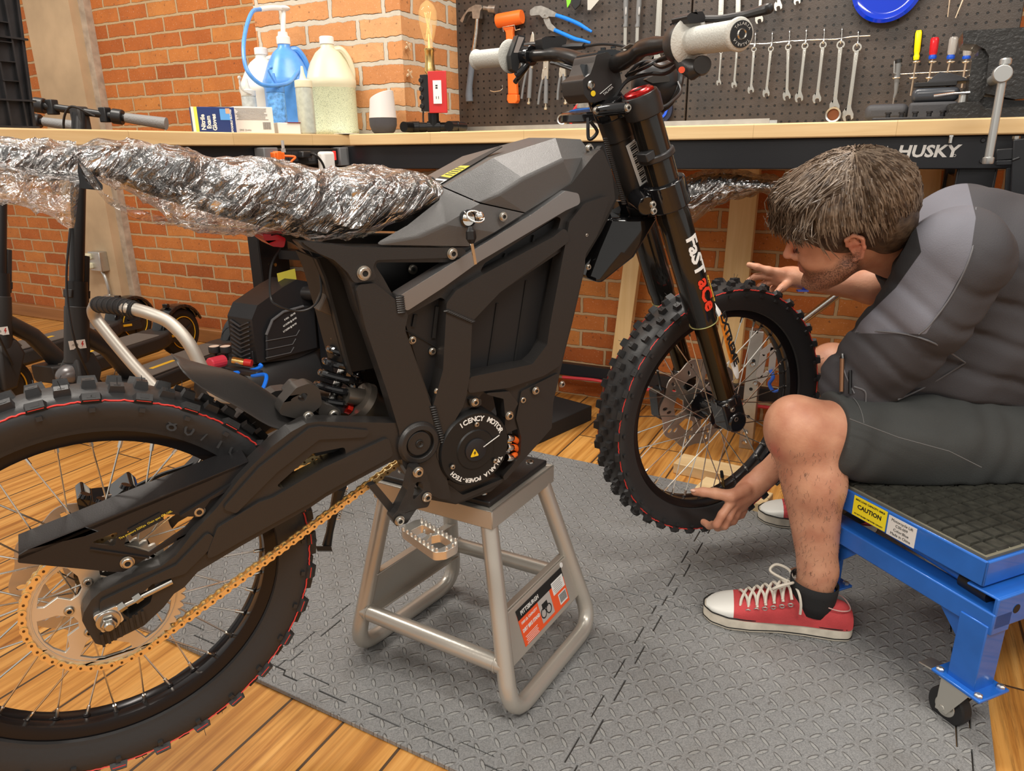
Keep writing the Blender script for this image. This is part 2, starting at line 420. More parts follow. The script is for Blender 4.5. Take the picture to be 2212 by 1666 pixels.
def foam_mat(name):
 g=NT(name);tc=g.n('TexCoord');ob=tc.outputs['Object']
 s=g.n('VectorMath',operation='SCALE',i0=ob);s.inputs['Scale'].default_value=1/0.0262
 sp=g.n('SeparateXYZ',i0=s.outputs[0]);x,y=sp.outputs[0],sp.outputs[1]
 cx,cy=g.math('FLOOR',x),g.math('FLOOR',y)
 fx,fy=g.math('SUBTRACT',g.math('SUBTRACT',x,cx),0.5),g.math('SUBTRACT',g.math('SUBTRACT',y,cy),0.5)
 par=g.math('ABSOLUTE',g.math('MODULO',g.math('ADD',cx,cy),2.0))
 sg=g.math('SUBTRACT',g.math('MULTIPLY',g.math('ROUND',par),2.0),1.0)
 fy2=g.math('MULTIPLY',fy,sg)
 u=g.math('MULTIPLY',g.math('ADD',fx,fy2),0.7071);w=g.math('MULTIPLY',g.math('SUBTRACT',fx,fy2),0.7071)
 d=g.math('ADD',g.math('POWER',g.math('DIVIDE',u,0.47),2.0),g.math('POWER',g.math('DIVIDE',w,0.145),2.0))
 h=g.n('MapRange',i0=d,i1=1.25,i2=0.4,i3=0.0,i4=1.0,interpolation_type='SMOOTHSTEP').outputs[0]
 fine=g.n('TexNoise',Vector=ob,Scale=420.0,Detail=3.0)
 big=g.n('TexNoise',Vector=ob,Scale=5.0,Detail=7.0,Roughness=0.65)
 dirt=g.ramp(big.outputs[0],[(0.5,(0,0,0)),(0.72,(1,1,1))])
 scr=g.n('TexNoise',Vector=ob,Scale=38.0,Detail=2.0,Distortion=2.5)
 c=g.ramp(fine.outputs[0],[(0.3,(0.15,0.153,0.155)),(0.7,(0.27,0.272,0.27))])
 c=g.mix(g.math('MULTIPLY',h,0.35),c,(0.4,0.4,0.38))
 c=g.mix(g.math('MULTIPLY',dirt,0.4),c,(0.12,0.105,0.085))
 c=g.mix(g.math('MULTIPLY',g.ramp(scr.outputs[0],[(0.27,(1,1,1)),(0.31,(0,0,0))]),0.5),c,(0.06,0.05,0.045))
 g.link(c,g.b.inputs['Base Color']);set_rough(g,0.62)
 g.bump(g.math('ADD',h,g.math('MULTIPLY',fine.outputs[0],0.15)),0.0035,1.0)
 return g.m
M_foam=foam_mat('grey_tread_foam')
def wood_mat(name,ca,cb,axis=0,sc_=1.0,lam=0.0,rough=0.45):
 g=NT(name);tc=g.n('TexCoord');ob=tc.outputs['Object']
 mp=g.n('Mapping',Vector=ob);s3=[22.0*sc_]*3;s3[axis]=1.4*sc_;mp.inputs['Scale'].default_value=s3
 n=g.n('TexNoise',Vector=mp.outputs[0],Scale=1.0,Detail=6.0,Roughness=0.6,Distortion=0.4)
 c=g.ramp(n.outputs[0],[(0.3,ca),(0.7,cb)])
 if lam:
  sw=g.n('SeparateXYZ',i0=ob);k=g.math('FLOOR',g.math('DIVIDE',sw.outputs[axis],lam))
  wn=g.n('TexWhiteNoise',noise_dimensions='1D',W=k);c=g.mix(g.math('MULTIPLY',wn.outputs[0],0.4),c,ca)
  fr=g.math('FRACT',g.math('DIVIDE',sw.outputs[axis],lam));c=g.mix(g.math('LESS_THAN',fr,0.004),c,[k2*0.75 for k2 in ca])
 g.link(c,g.b.inputs['Base Color']);set_rough(g,rough);g.bump(n.outputs[0],0.001,0.4)
 return g.m
M_oak=wood_mat('butcher_block',(0.62,0.4,0.18),(0.8,0.6,0.33),0,1,0.34)
M_pine=wood_mat('raw_pine',(0.62,0.38,0.14),(0.84,0.62,0.32),2,0.6)
M_pine_x=wood_mat('raw_pine_block',(0.62,0.42,0.2),(0.85,0.66,0.38),0,0.6)
M_conc=mat('tan_concrete',(0.5,0.36,0.22),0.9,bump=0.5,bscale=25,var=0.18,vscale=4)
M_blackpaint=mat('black_powder_coat',(0.012,0.013,0.016),0.35,bump=0.05,bscale=300)
M_darksteel=mat('dark_steel',(0.03,0.03,0.033),0.4,0.4)
M_steel=mat('galvanised_steel',(0.55,0.55,0.53),0.35,0.9,var=0.1,vscale=30)
M_chrome=mat('chrome',(0.8,0.78,0.74),0.14,1.0)
M_white=mat('white_plastic',(0.8,0.79,0.76),0.4)
M_black=mat('black_plastic',(0.014,0.014,0.015),0.38)
M_rubber=mat('black_rubber',(0.018,0.018,0.019),0.65,bump=0.1,bscale=200)
M_red=mat('red_plastic',(0.5,0.02,0.02),0.35)
M_orange=mat('orange_plastic',(0.9,0.16,0.02),0.4)
M_blue=mat('blue_plastic',(0.02,0.12,0.6),0.35)
M_grey=mat('grey_plastic',(0.16,0.165,0.17),0.5)
M_lgrey=mat('light_grey_rubber',(0.42,0.42,0.4),0.55)
M_brass=mat('brass',(0.75,0.52,0.2),0.25,1.0)
M_ink=mat('black_ink',(0.01,0.01,0.01),0.6)
M_paint_w=mat('white_ink',(0.75,0.75,0.73),0.5)
# ================================================================ the room
WALL_Y=2.72
mb=MB();mb.box((-1.5,1.0,-0.05),(12,7,0.1));struct(mb.build('floor',M_floor,smooth=False))
mb=MB();mb.box((-1.5,WALL_Y+0.1,1.7),(12,0.2,3.4));struct(mb.build('wall_back',M_brick,uv=True,smooth=False))
mb=MB();mb.box((-5.5,WALL_Y-0.02,0.04),(5.2,0.04,0.08));struct(mb.build('baseboard_back',wood_mat('baseboard_wood',(0.25,0.1,0.03),(0.4,0.18,0.06)),bevel=0.006))
# ---------------------------------------------------------------- brick pier, concrete column, junction box
PX0,PX1,PY0=-2.25,-1.575,2.28
mb=MB();mb.box(((PX0+PX1)/2,(PY0+WALL_Y)/2+0.01,1.7),(PX1-PX0,WALL_Y-PY0+0.02,3.4));struct(mb.build('wall_pier',M_pier,uv=True,smooth=False))
mb=MB();mb.box((-4.04,WALL_Y-0.045,1.7),(0.38,0.09,3.4));mb.box((-3.83,WALL_Y-0.02,1.7),(0.05,0.04,3.4),1)
struct(mb.build('trim_column',[M_conc,mat('rough_grey_mortar',(0.42,0.34,0.26),0.95,bump=0.9,bscale=40,var=0.25,vscale=20)]))
# ---------------------------------------------------------------- interlocking foam mats
MROT=T(-0.364,0.79,0)@RZ(math.radians(-1.9))@T(0.364,-0.79,0)
XS=[-1.61,-0.98,-0.355,0.275];YS=[0.79,1.42,2.05]
def teeth(a,b,n=10,amp=0.011):
 a,b=Vector(a),Vector(b);d=(b-a)/n;u=d.normalized();w=Vector((-u.y,u.x));out=[a]
 for k in range(n):
  s=1 if k%2 else-1;p=a+d*k;q=p+d
  lead,tail=0.1,0.1
  if k==0:lead=0.5
  if k==n-1:tail=0.5
  if lead==0.5:out+=[p+d*0.35]
  out+=[p+d*(lead-0.16 if lead==0.1 else 0.45)+w*s*amp,q-d*(tail-0.16 if tail==0.1 else 0.45)+w*s*amp]
  if tail==0.5:out+=[q-d*0.35]
 out.append(b);return out
BW=0.045
def mat_tile(x0,x1,y0,y1,ins,label):
 L=x0+(BW if 'l' in ins else 0);R=x1-(BW if 'r' in ins else 0);F=y0+(BW if 'f' in ins else 0);K=y1-(BW if 'k' in ins else 0)
 pts=teeth((L,F),(R,F))[:-1]+teeth((R,F),(R,K))[:-1]+[p for p in reversed(teeth((L,K),(R,K)))][:-1]+[p for p in reversed(teeth((L,F),(L,K)))][:-1]
 c=Vector(((L+R)/2,(F+K)/2));pts=[c+(p-c)*0.9955 for p in pts]
 mb=MB();mb.prism([(p.x,p.y)for p in pts],0.001,0.011,MROT)
 o=mb.build('foam_floor_mat',M_foam,bevel=0.0012,seg=1,smooth=False);return tag(o,label,'floor mat','interlocking grey foam floor mats')
def mat_border(a,b,side,label):
 """straight outer edge strip that closes the toothed edge of a tile"""
 a,b=Vector(a),Vector(b);u=(b-a).normalized();w=Vector((-u.y,u.x))*side
 inner=teeth(a,b);pts=[a-w*(BW-0.001)]+[p-w*0.0012 for p in inner]+[b-w*(BW-0.001)]
 mb=MB();mb.prism([(p.x,p.y)for p in pts],0.001,0.011,MROT)
 o=mb.build('foam_mat_border',M_foam,bevel=0.0012,seg=1,smooth=False);return tag(o,label,'floor mat edging','straight foam edge strips')
LB={(0,0):'grey foam floor mat under the rear wheel and chain of the dirt bike',(1,0):'grey foam floor mat under the front feet of the dirt bike stand',
      (2,0):'grey foam floor mat under the near red sneaker and lift caster',(0,1):'grey foam floor mat behind the rear wheel, nearest the air compressor',
      (1,1):'grey foam floor mat behind the stand, reaching towards the black platform',(2,1):'grey foam floor mat under the front wheel and far sneaker'}
for i in range(3):
 for j in range(2):
  ins=('l' if i==0 else '')+('r' if i==2 else '')+('f' if j==0 else '')+('k' if j==1 else '')
  mat_tile(XS[i],XS[i+1],YS[j],YS[j+1],ins,LB[(i,j)])
nm=['below the rear tyre','in front of the stand','in front of the sneaker']
for i in range(3):
 x0=XS[i]+(BW if i==0 else 0);x1=XS[i+1]-(BW if i==2 else 0)
 mat_border((x0,YS[0]+BW),(x1,YS[0]+BW),1,'thin straight grey foam edge strip of the mat '+nm[i])
 mat_border((x0,YS[2]-BW),(x1,YS[2]-BW),-1,'thin straight foam edge strip at the back of the mat, '+['by the compressor','by the black platform','beyond the front wheel'][i])
for j in range(2):
 y0=YS[j]+(BW if j==0 else 0);y1=YS[j+1]-(BW if j==1 else 0)
 mat_border((XS[3]-BW,y0),(XS[3]-BW,y1),1,'thin foam edge strip on the right end of the mat '+['beside the front caster','under the blue lift'][j])
 mat_border((XS[0]+BW,y0),(XS[0]+BW,y1),-1,'thin foam edge strip on the left end of the mat, '+['under the rear tyre','behind the rear tyre'][j])
# ---------------------------------------------------------------- workbenches
BT=1.06
b2=thing('workbench','long butcher-block workbench with black steel frame against the brick wall','workbench',(-0.6,2.4,0))
mb=MB();mb.box((-0.29,2.4,BT-0.019),(2.81,0.6,0.038));mb.build('worktop',M_oak,b2,bevel=0.004)
mb=MB();mb.box((-0.705,2.125,0.983),(2.09,0.012,0.078));mb.box((-0.705,2.14,1.016),(2.09,0.04,0.01));mb.box((-0.705,2.14,0.949),(2.09,0.04,0.008))
fr=mb.build('front_beam',M_blackpaint,b2,bevel=0.003)
for px,py in((2121,348),(2124,303)):
 p=on_y(px,py,2.117);mb=MB()
 mb.cyl(p+Vector((0,0.004,0)),p-Vector((0,0.003,0)),0.0065,0.0045,12);mb.build('bolt',M_darksteel,fr)
p=on_y(2054,296,2.115);mb=MB();mb.lathe([(0.008,0),(0.008,0.007)],T(p.x,p.y-0.006,p.z),6);mb.cyl((p.x,p.y-0.006,p.z),(p.x,p.y-0.006,p.z-0.014),0.0045)
mb.build('hanging_bolt',M_chrome,b2)
def leg_pair(x0,x1,y,parent):
 mb=MB();mb.box(((x0+x1)/2,y+0.004,0.49),(x1-x0,0.006,0.92));mb.box((x0+0.003,y+0.03,0.49),(0.006,0.06,0.92));mb.box((x1-0.003,y+0.03,0.49),(0.006,0.06,0.92))
 mb.box(((x0+x1)/2,y+0.03,0.015),(x1-x0,0.07,0.03))
 return mb.build('leg',M_blackpaint,parent,bevel=0.002)
lx0,lx1=on_y(2062,400,2.13).x,on_y(2150,400,2.13).x
leg_pair(lx0,lx1,2.135,b2);leg_pair(lx0,lx1,2.58,b2)
leg_pair(-1.56,-1.46,2.58,b2)
mb=MB();mb.box(((lx0+lx1)/2-0.02,2.36,0.9),(0.03,0.42,0.04));mb.build('cross_brace',M_blackpaint,b2)
mb=text_mesh('HUSKY',0.0385,frame(on_y(2003,328,2.1185),(1,0,0),(0,0,1),(0,-1,0)),0.0004,sx=1.08,bold=0.0013,shear=0.12)
q=on_y(1925,331,2.1185);fq=frame(q,(1,0,0),(0,0,1),(0,-1,0))
mb.prism([(-0.014,-0.012),(-0.002,-0.016),(0.016,-0.004),(0.006,0.004),(-0.004,0.002),(-0.01,0.018),(-0.016,0.006)],-0.0002,0.0006,fq)
q=on_y(2062,336,2.1185);mb.torus(frame(q,(1,0,0),(0,0,1),(0,-1,0)),0.0028,0.0005,16,4)
mb.build('lettering',mat('silver_print',(0.62,0.6,0.57),0.5),b2,smooth=False)
# bench on the left, at right angles
b1=thing('workbench','butcher-block workbench with black steel frame running out towards the camera on the left','workbench',(-2.0,1.2,0))
mb=MB();mb.box((0,0,0),(2.6,0.5,0.038));o=mb.build('worktop',M_oak,b1,bevel=0.004)
# its grain runs along Y, so the top is turned
o.matrix_parent_inverse=Matrix.Identity(4);o.rotation_euler=(0,0,PI/2);o.location=(-1.99+2.0,0.945-1.2,BT-0.019)
mb=MB();mb.box((-1.765,0.985,0.983),(0.012,2.56,0.078));mb.box((-1.785,0.985,1.016),(0.04,2.56,0.01));mb.build('front_beam',M_blackpaint,b1,bevel=0.003)
mb=text_mesh('HUSKY',0.028,frame(on_x(770,336,-1.7585),(0,1,0),(0,0,1),(1,0,0)),0.0004,sx=1.15,bold=0.0013,shear=0.1)
mb.build('lettering',mat('unlit_silver_print',(0.1,0.055,0.045),0.5),b1,smooth=False)  # same bench lettering in a darker colour, shade of the unlit side painted in
def leg_y(y0,y1,x,parent):
 mb=MB();mb.box((x-0.004,(y0+y1)/2,0.49),(0.006,y1-y0,0.92));mb.box((x-0.03,y0+0.003,0.49),(0.06,0.006,0.92));mb.box((x-0.03,y1-0.003,0.49),(0.06,0.006,0.92))
 mb.box((x-0.03,(y0+y1)/2,0.015),(0.07,y1-y0,0.03))
 l=mb.build('leg',M_blackpaint,parent,bevel=0.002);return l
leg_y(2.1,2.255,-2.18,b1);leg_y(0.2,0.36,-2.18,b1);leg_y(2.0,2.14,-1.77,b1)
mb=MB();mb.box((-1.96,2.18,0.615),(0.36,0.045,0.035));mb.build('cross_brace',M_blackpaint,b1)
mb=MB();p=on_x(593,572,-2.17);mb.cyl(p,p+Vector((0.006,0,0)),0.007);mb.build('bolt',M_brass,b1)
# ---------------------------------------------------------------- power strip under the left bench top
def XP(px,py,x=-1.745):return on_x(px,py,x)
ps=thing('power_strip','black power strip with red lit switch mounted under the left bench top','power strip',(-1.75,1.95,1.0))
ya,yb=XP(556,330).y,XP(745,330).y
mb=MB();mb.box((-1.742,(ya+yb)/2,0.988),(0.03,yb-ya-0.04,0.052));mb.build('housing',M_black,ps,bevel=0.004)
for yy in(ya+0.03,yb-0.03):
 mb=MB();mb.box((-1.738,yy,0.986),(0.042,0.06,0.062));mb.build('end_cap',M_grey,ps,bevel=0.003)
for k,px in enumerate((622,637,672)):
 p=XP(px,338,-1.7265);mb=MB();mb.box(p,(0.002,0.03,0.03));
 for dz,dy in((0.005,-0.005),(0.005,0.005),(-0.007,0)):mb.box(p+Vector((0.001,dy,dz)),(0.002,0.002,0.007),1)
 mb.build('outlet',[mat('dark_outlet',(0.03,0.03,0.033),0.5),M_ink],ps)
p=XP(722,336,-1.726);mb=MB();mb.box(p,(0.006,0.014,0.03));mb.build('switch',mat('lit_red_switch',(0.7,0.02,0.02),0.3,emit=((1,0.03,0.02),1.2)),ps,bevel=0.002)
p=XP(597,337,-1.715);g=thing('orange_plug_cable','orange charging plug and cable in the power strip','charging cable',p)
mb=MB();mb.box(p,(0.03,0.045,0.022));mb.box(p+Vector((0,-0.002,0)),(0.034,0.02,0.028));mb.build('plug',M_orange,g,bevel=0.003)
mb=MB();mb.tube(smooth_path([p+Vector((0.012,0.02,0)),p+Vector((0.03,0.05,-0.004)),XP(628,352,-1.69),XP(634,372,-1.69),XP(634,400,-1.69)]),0.0035);mb.build('cable',M_orange,g)
p=XP(705,347,-1.71);g=thing('wall_charger','white square charger block plugged into the power strip','charger',p)
mb=MB();mb.box(p+Vector((0,0,-0.008)),(0.03,0.062,0.075));mb.build('body',M_white,g,bevel=0.01,seg=4)
p=XP(658,334,-1.715);g=thing('black_plug_cable','black plug with a thick cord drooping over the white charger','power cord',p)
mb=MB();mb.box(p,(0.03,0.05,0.022),taper=0.8);mb.build('plug',M_black,g,bevel=0.004)
mb=MB();mb.tube(smooth_path([p+Vector((0.005,0.02,0)),XP(680,334,-1.68),XP(695,350,-1.67),XP(702,372,-1.67),XP(705,420,-1.68)]),0.004);mb.build('cord',M_black,g)
p=XP(612,325,-1.722);g=thing('usb_plug','white cable with a black tip hanging over the power strip','charging cable',p)
mb=MB();mb.box(p,(0.006,0.014,0.012));mb.tube([p+Vector((0,0,0.006)),p+Vector((0,0,0.03))],0.005,6);mb.tube(smooth_path([p-Vector((0,0,0.004)),XP(614,345,-1.715),XP(617,385,-1.712)]),0.0018,6);mb.build('plug',[M_lgrey],g)
# ---------------------------------------------------------------- things on the left bench
def on_bench(px,x):  # bench-top point under a pixel column, at a given X
 r=on_x(px,285,x);return Vector((x,r.y,BT))
M_jugw=mat('natural_polyethylene',(0.62,0.62,0.58),0.4,trans=0.0,sss=0.1)
M_ivory=mat('ivory_plastic',(0.8,0.76,0.55),0.45)
def speckle(name,base,dots,scale=170,cut=0.62,rough=0.45):
 g=NT(name);n=g.n('TexNoise',Vector=g.n('TexCoord').outputs['Object'],Scale=float(scale),Detail=1.0)
 g.link(g.mix(g.ramp(n.outputs[0],[(cut,(0,0,0)),(cut+0.03,(1,1,1))]),base,dots),g.b.inputs['Base Color']);set_rough(g,rough);return g.m
M_sealant=speckle('speckled_green_sealant',(0.62,0.66,0.45),(0.2,0.24,0.16),520,0.6)
def jug(name,label,base,H,R,m_body,m_cap,rot,fill=None,group=None):
 """gallon jug: square-ish rounded body, cone shoulder, neck with cap and a grip handle"""
 t=thing(name,label,'jug',base,rot,group)
 prof=[(0.55,0),(0.95,0.0),(1.0,0.02),(1.0,0.06),(0.97,0.075),(0.97,0.52),(1.01,0.545),(1.01,0.6),(0.96,0.63),(0.72,0.8),(0.5,0.9),(0.27,0.955),(0.25,1.0)]
 def ring(r,z):
  n=40;o=[]
  for k in range(n):
   a=2*PI*k/n;c,s=math.cos(a),math.sin(a);e=3.0 if z<0.65 else 3.0-(z-0.65)*2.8
   rr=r/((abs(c)**e+abs(s)**e)**(1/e));o.append((rr*c*R,rr*s*R,z*H*0.93))
  return o
 mb=MB();mb.loft([[Vector(base)+RZ(rot)@Vector(p)for p in ring(r,z)]for r,z in prof])
 if fill:
  for i,f in enumerate(mb.f):
   if max(mb.v[k][2]for k in f)<base[2]+H*0.93*0.53:mb.m[i]=1
 mb.build('body',[m_body,fill or m_body],t,smooth=True,ang=50)
 mb=MB();M=T(*base)@RZ(rot)
 pts=[M@Vector(q)for q in((0.26*R,0,0.87*H),(0.55*R,0,0.87*H),(0.82*R,0,0.78*H),(0.95*R,0,0.66*H),(0.93*R,0,0.58*H))]
 mb.tube(smooth_path(pts,6),0.15*R,10);mb.build('handle',m_body,t)
 mb=MB();mb.lathe([(0.27*R,H*0.92),(0.29*R,H*0.925),(0.29*R,H*0.99),(0.26*R,H)],M,24);mb.build('cap',m_cap,t,bevel=0.001)
 return t
M_jblue=mat('translucent_blue_plastic',(0.09,0.3,0.75),0.35,sss=0.1,var=0.12,vscale=30)
p=on_bench(722,-1.85);scl=(p-CO).dot(FW)/FPX
jug('gallon_jug','cream gallon jug half full of speckled green sealant, in front of the brick pier',p,194*scl,51*scl,mat('cream_translucent_plastic',(0.66,0.62,0.44),0.4,sss=0.1),M_white,0.9,M_sealant,'gallon jugs on the left bench')
p=on_bench(632,-1.98);scl=(p-CO).dot(FW)/FPX
jug('gallon_jug','bright blue gallon jug with a white pump in its neck',p,195*scl,48*scl,M_jblue,M_white,1.0,None,'gallon jugs on the left bench')
JB=p.copy();JH=195*scl
p=on_bench(583,-2.12);scl=(p-CO).dot(FW)/FPX
w=jug('gallon_jug','white gallon jug with a printed label, standing behind the blue jug',p,175*scl,47*scl,M_jugw,M_white,0.3,None,'gallon jugs on the left bench')
mb=MB();mb.box((p.x+47*scl*0.985,p.y+0.01,p.z+0.07),(0.001,0.09,0.08));
for k,zz in enumerate((0.1,0.082,0.06,0.045)):mb.box((p.x+47*scl*0.985+0.0008,p.y+0.01,p.z+zz),(0.001,0.085,0.006 if k%2 else 0.009),1)
mb.build('label',[mat('paper_white',(0.8,0.8,0.76),0.6),mat('dark_green_print',(0.02,0.07,0.05),0.6)],w)
# pump
pt=thing('dispensing_pump','white dispensing pump with long blue hose standing in the blue jug','pump',JB+Vector((0,0,JH)))
top=on_x(613,18,JB.x);nk=JB+Vector((0,0,JH))
mb=MB();mb.cyl(nk-Vector((0,0,0.012)),nk+Vector((0,0,0.014)),0.02,0.016,20);mb.cyl(nk,top,0.0085,0.0075,14)
mb.sphere(top,(0.022,0.022,0.009));tip=on_x(562,20,JB.x)
mb.tube(smooth_path([top,(top+tip)/2+Vector((0,0,0.003)),tip]),0.0085,10)
mb.build('pump_head',M_white,pt)
mb=MB();hp=[tip,on_x(545,26,JB.x+0.02),on_x(532,60,JB.x+0.05),on_x(526,105,JB.x+0.09),on_x(533,150,JB.x+0.12),on_x(560,180,JB.x+0.14),on_x(592,185,JB.x+0.15),on_x(625,178,JB.x+0.13),on_x(645,152,JB.x+0.07)]
mb.tube(smooth_path(hp,8),0.0065,10);mb.build('hose',M_jblue,pt)
def squeeze(label,px,X,H,Rp,mb_,mc_,tip='cone',lid=None):
 p=on_bench(px,X);s=(p-CO).dot(FW)/FPX;H*=s;R=Rp*s
 t=thing('squeeze_bottle',label,'squeeze bottle',p,0,'squeeze bottles by the jugs')
 mb=MB();mb.lathe([(R*0.9,0),(R,0.004),(R*0.99,H*0.66),(R*0.93,H*0.7)],T(*p),28);mb.build('body',mb_,t)
 mb=MB();mb.lathe([(R*1.0,H*0.69),(R*1.02,H*0.7),(R*1.0,H*0.79),(R*0.4,H*0.815),(R*0.22,H*0.9),(R*0.12,H)],T(*p),28);mb.build('nozzle_cap',mc_,t)
 if lid:
  mb=MB();mb.tube(smooth_path([p+Vector((R*0.9,-R*0.3,H*0.72)),on_x(*lid[0],X+0.02),on_x(*lid[1],X+0.02),on_x(*lid[2],X+0.02)]),0.003,8);mb.sphere(on_x(*lid[2],X+0.02),0.006);mb.build('tip_strap',mc_,t)
 return t
M_clearish=mat('cloudy_clear_plastic',(0.62,0.66,0.64),0.35,trans=0.3,bump=0.3,bscale=60,var=0.25,vscale=60)
squeeze('cloudy white squeeze bottle behind the white box of labels',546,-1.93,112,15,M_clearish,M_jugw,lid=((526,196),(519,185),(517,168)))
squeeze('streaky blue squeeze bottle in front of the blue jug',604,-1.86,122,19,mat('streaky_blue',(0.13,0.36,0.75),0.35,var=0.4,vscale=90),M_jblue,lid=((583,160),(580,150),(585,146)))
squeeze('tall clear squeeze bottle with cream cap beside the cream jug',665,-1.77,135,18,mat('clear_cream',(0.68,0.7,0.58),0.3,trans=0.35,bump=0.3,bscale=50,var=0.15,vscale=60),M_ivory)
# boxes
def carton(name,label,cat,px0,px1,py0,X,depth,rot,mats_,deco=None,bottom=None):
 a=on_bench(px0,X);b=on_bench(px1,X);s=(a-CO).dot(FW)/FPX;H=((bottom or 284)-py0)*s;w=(b-a).length*(0.8 if rot<-0.3 else 1)
 t=thing(name,label,cat,(a+b)/2,0);M=frame((a+b)/2,(math.sin(rot)*0,1,0),(-1,0,0),(0,0,1))@RZ(rot)
 mb=MB();mb.box((0,depth/2,H/2),(w,depth,H),0,M);mb.build('carton',mats_[0],t,bevel=0.0015)
 return t,M,w,H
M_navy=mat('navy_card',(0.015,0.035,0.16),0.4);M_card=mat('white_card',(0.8,0.77,0.72),0.5);M_yel=mat('yellow_card',(0.8,0.75,0.1),0.5)
t,M,w,H=carton('glove_box','navy and white box of nitrile exam gloves on the left bench','box',421,508,226,-1.86,0.05,-0.62,[M_navy],bottom=281)
mb=MB();mb.box((-w/2+0.004,-0.0006,H/2),(0.008,0.0012,H),0,M);mb.box((-w/2+0.012,-0.0006,H/2),(0.009,0.0012,H),1,M)
mb.box((w/2-0.028,-0.0006,H*0.72),(0.03,0.0012,H*0.42),2,M);mb.box((w/2-0.02,-0.0008,H*0.85),(0.012,0.0012,H*0.2),3,M)
mb.build('printing',[M_card,M_yel,mat('glove_blue',(0.1,0.35,0.8),0.5),mat('skin_print',(0.7,0.4,0.25),0.5)],t)
mb=MB();MF=M@frame((0,-0.001,0),(1,0,0),(0,0,1),(0,-1,0))
for i,s_ in enumerate(('Nitrile','Exam','Gloves')):text_mesh(s_,0.017,MF@T(-w/2+0.03+i*0.016,H*0.42,0)@RZ(PI/2),0.0003,mb=mb,bold=0.0006)
text_mesh('DISPOSABLE GLOVES',0.008,MF@T(w/2-0.012,H*0.42,0)@RZ(PI/2),0.0003,mb=mb,bold=0.0003)
mb.build('lettering',M_paint_w,t,smooth=False)
t,M,w,H=carton('label_box','white carton with fine print and barcode beside the glove box','box',512,590,228,-1.83,0.05,-0.5,[M_card],bottom=284)
mb=MB()
for i in range(9):mb.box((-0.008+0.002*(i%3),-0.0006,H*(0.93-0.05*i)),(w*(0.8-0.04*(i%4)),0.001,0.0013),0,M)
for i in range(12):mb.box((w*0.22+i*0.0021,-0.0006,H*0.3),(0.0009 if i%3 else 0.0015,0.001,0.022),0,M)
text_mesh('ONE Quality',0.007,M@frame((-w*0.25,-0.001,H*0.14),(1,0,0),(0,0,1),(0,-1,0)),0.0002,mb=mb)
mb.build('fine_print',mat('grey_print',(0.25,0.24,0.23),0.6),t,smooth=False)
t,M,w,H=carton('small_box','small flat white box with a dark red lid edge, before the blue squeeze bottle','box',603,654,262,-1.79,0.04,-0.4,[M_card],bottom=285.5)
mb=MB();mb.box((w*0.18,0.02,H+0.0008),(w*0.6,0.05,0.0016),0,M);mb.build('lid_edge',mat('dark_red_card',(0.25,0.01,0.03),0.5),t)
p=on_bench(738,-1.76);mb=MB()
mb.prism([(-0.02,-0.02),(0.03,-0.03),(0.02,0.06),(-0.02,0.05)],0.0025,0.004,T(*p)@RZ(-0.3))
tag(mb.build('paper_slip',M_card),'loose white paper slips on the bench in front of the cream jug','paper')
# crate
cr=thing('plastic_crate','scuffed black plastic milk crate at the left end of the bench','crate',on_bench(40,-1.9))
M_crate=mat('scuffed_black_plastic',(0.02,0.02,0.022),0.45,bump=0.3,bscale=50,var=0.3,vscale=20)
c0=on_x(80,262,-1.79);cz=BT+0.002
cx1,cy1=-1.79,c0.y;W_,D_,H_=0.36,0.34,0.36
Mc=T(cx1-W_/2,cy1-D_/2,cz)
def crate_panel(side):
 out=[(-W_/2*0.97,0),(W_/2*0.97,0),(W_/2*1.06,H_),(-W_/2*1.06,H_)]
 holes=[[(-0.1,0.09),(0.1,0.09),(0.11,0.17),(-0.11,0.17)],[(-0.06,0.24),(0.06,0.24),(0.06,0.28),(-0.06,0.28)]]
 M=Mc@RZ(side*PI/2)@frame((0,-D_/2*0.97,0),(1,0,0),(0,-0.05,1),(0,-1,-0.05))
 mb.prism(out,-0.003,0.0,M,0,holes)
 for zz in(0.003,0.06,0.19,0.31,0.33,0.35):mb.box((0,zz,0.005),(W_*(0.97+0.09*zz/H_),0.004,0.014),0,M)
 for xx in(-0.15,-0.115,0.115,0.15):mb.box((xx,H_/2,0.004),(0.004,H_,0.01),0,M)
 for k in range(4):mb.box((0.13,0.1+0.04*k,0.006),(0.035,0.002,0.01),0,M);mb.box((-0.13,0.1+0.04*k,0.006),(0.035,0.002,0.01),0,M)
mb=MB()
for s_ in range(4):crate_panel(s_)
mb.box((0,0,0.002),(W_*0.96,D_*0.96,0.004),0,Mc);mb.build('crate_body',M_crate,cr,smooth=False)
cc=thing('cable_coil','dark coil of red-edged cable lying inside the crate','cable',(cx1-0.1,cy1-0.15,cz+0.01))
mb=MB()
for k in range(9):mb.torus(Mc@T(0.06,-0.06,0.05+k*0.012)@RX(0.15*math.sin(k)),0.07+0.004*(k%3),0.005,28,6,k%2)
mb.build('coil',[M_black,mat('dark_pink_cable',(0.35,0.03,0.07),0.5)],cc)
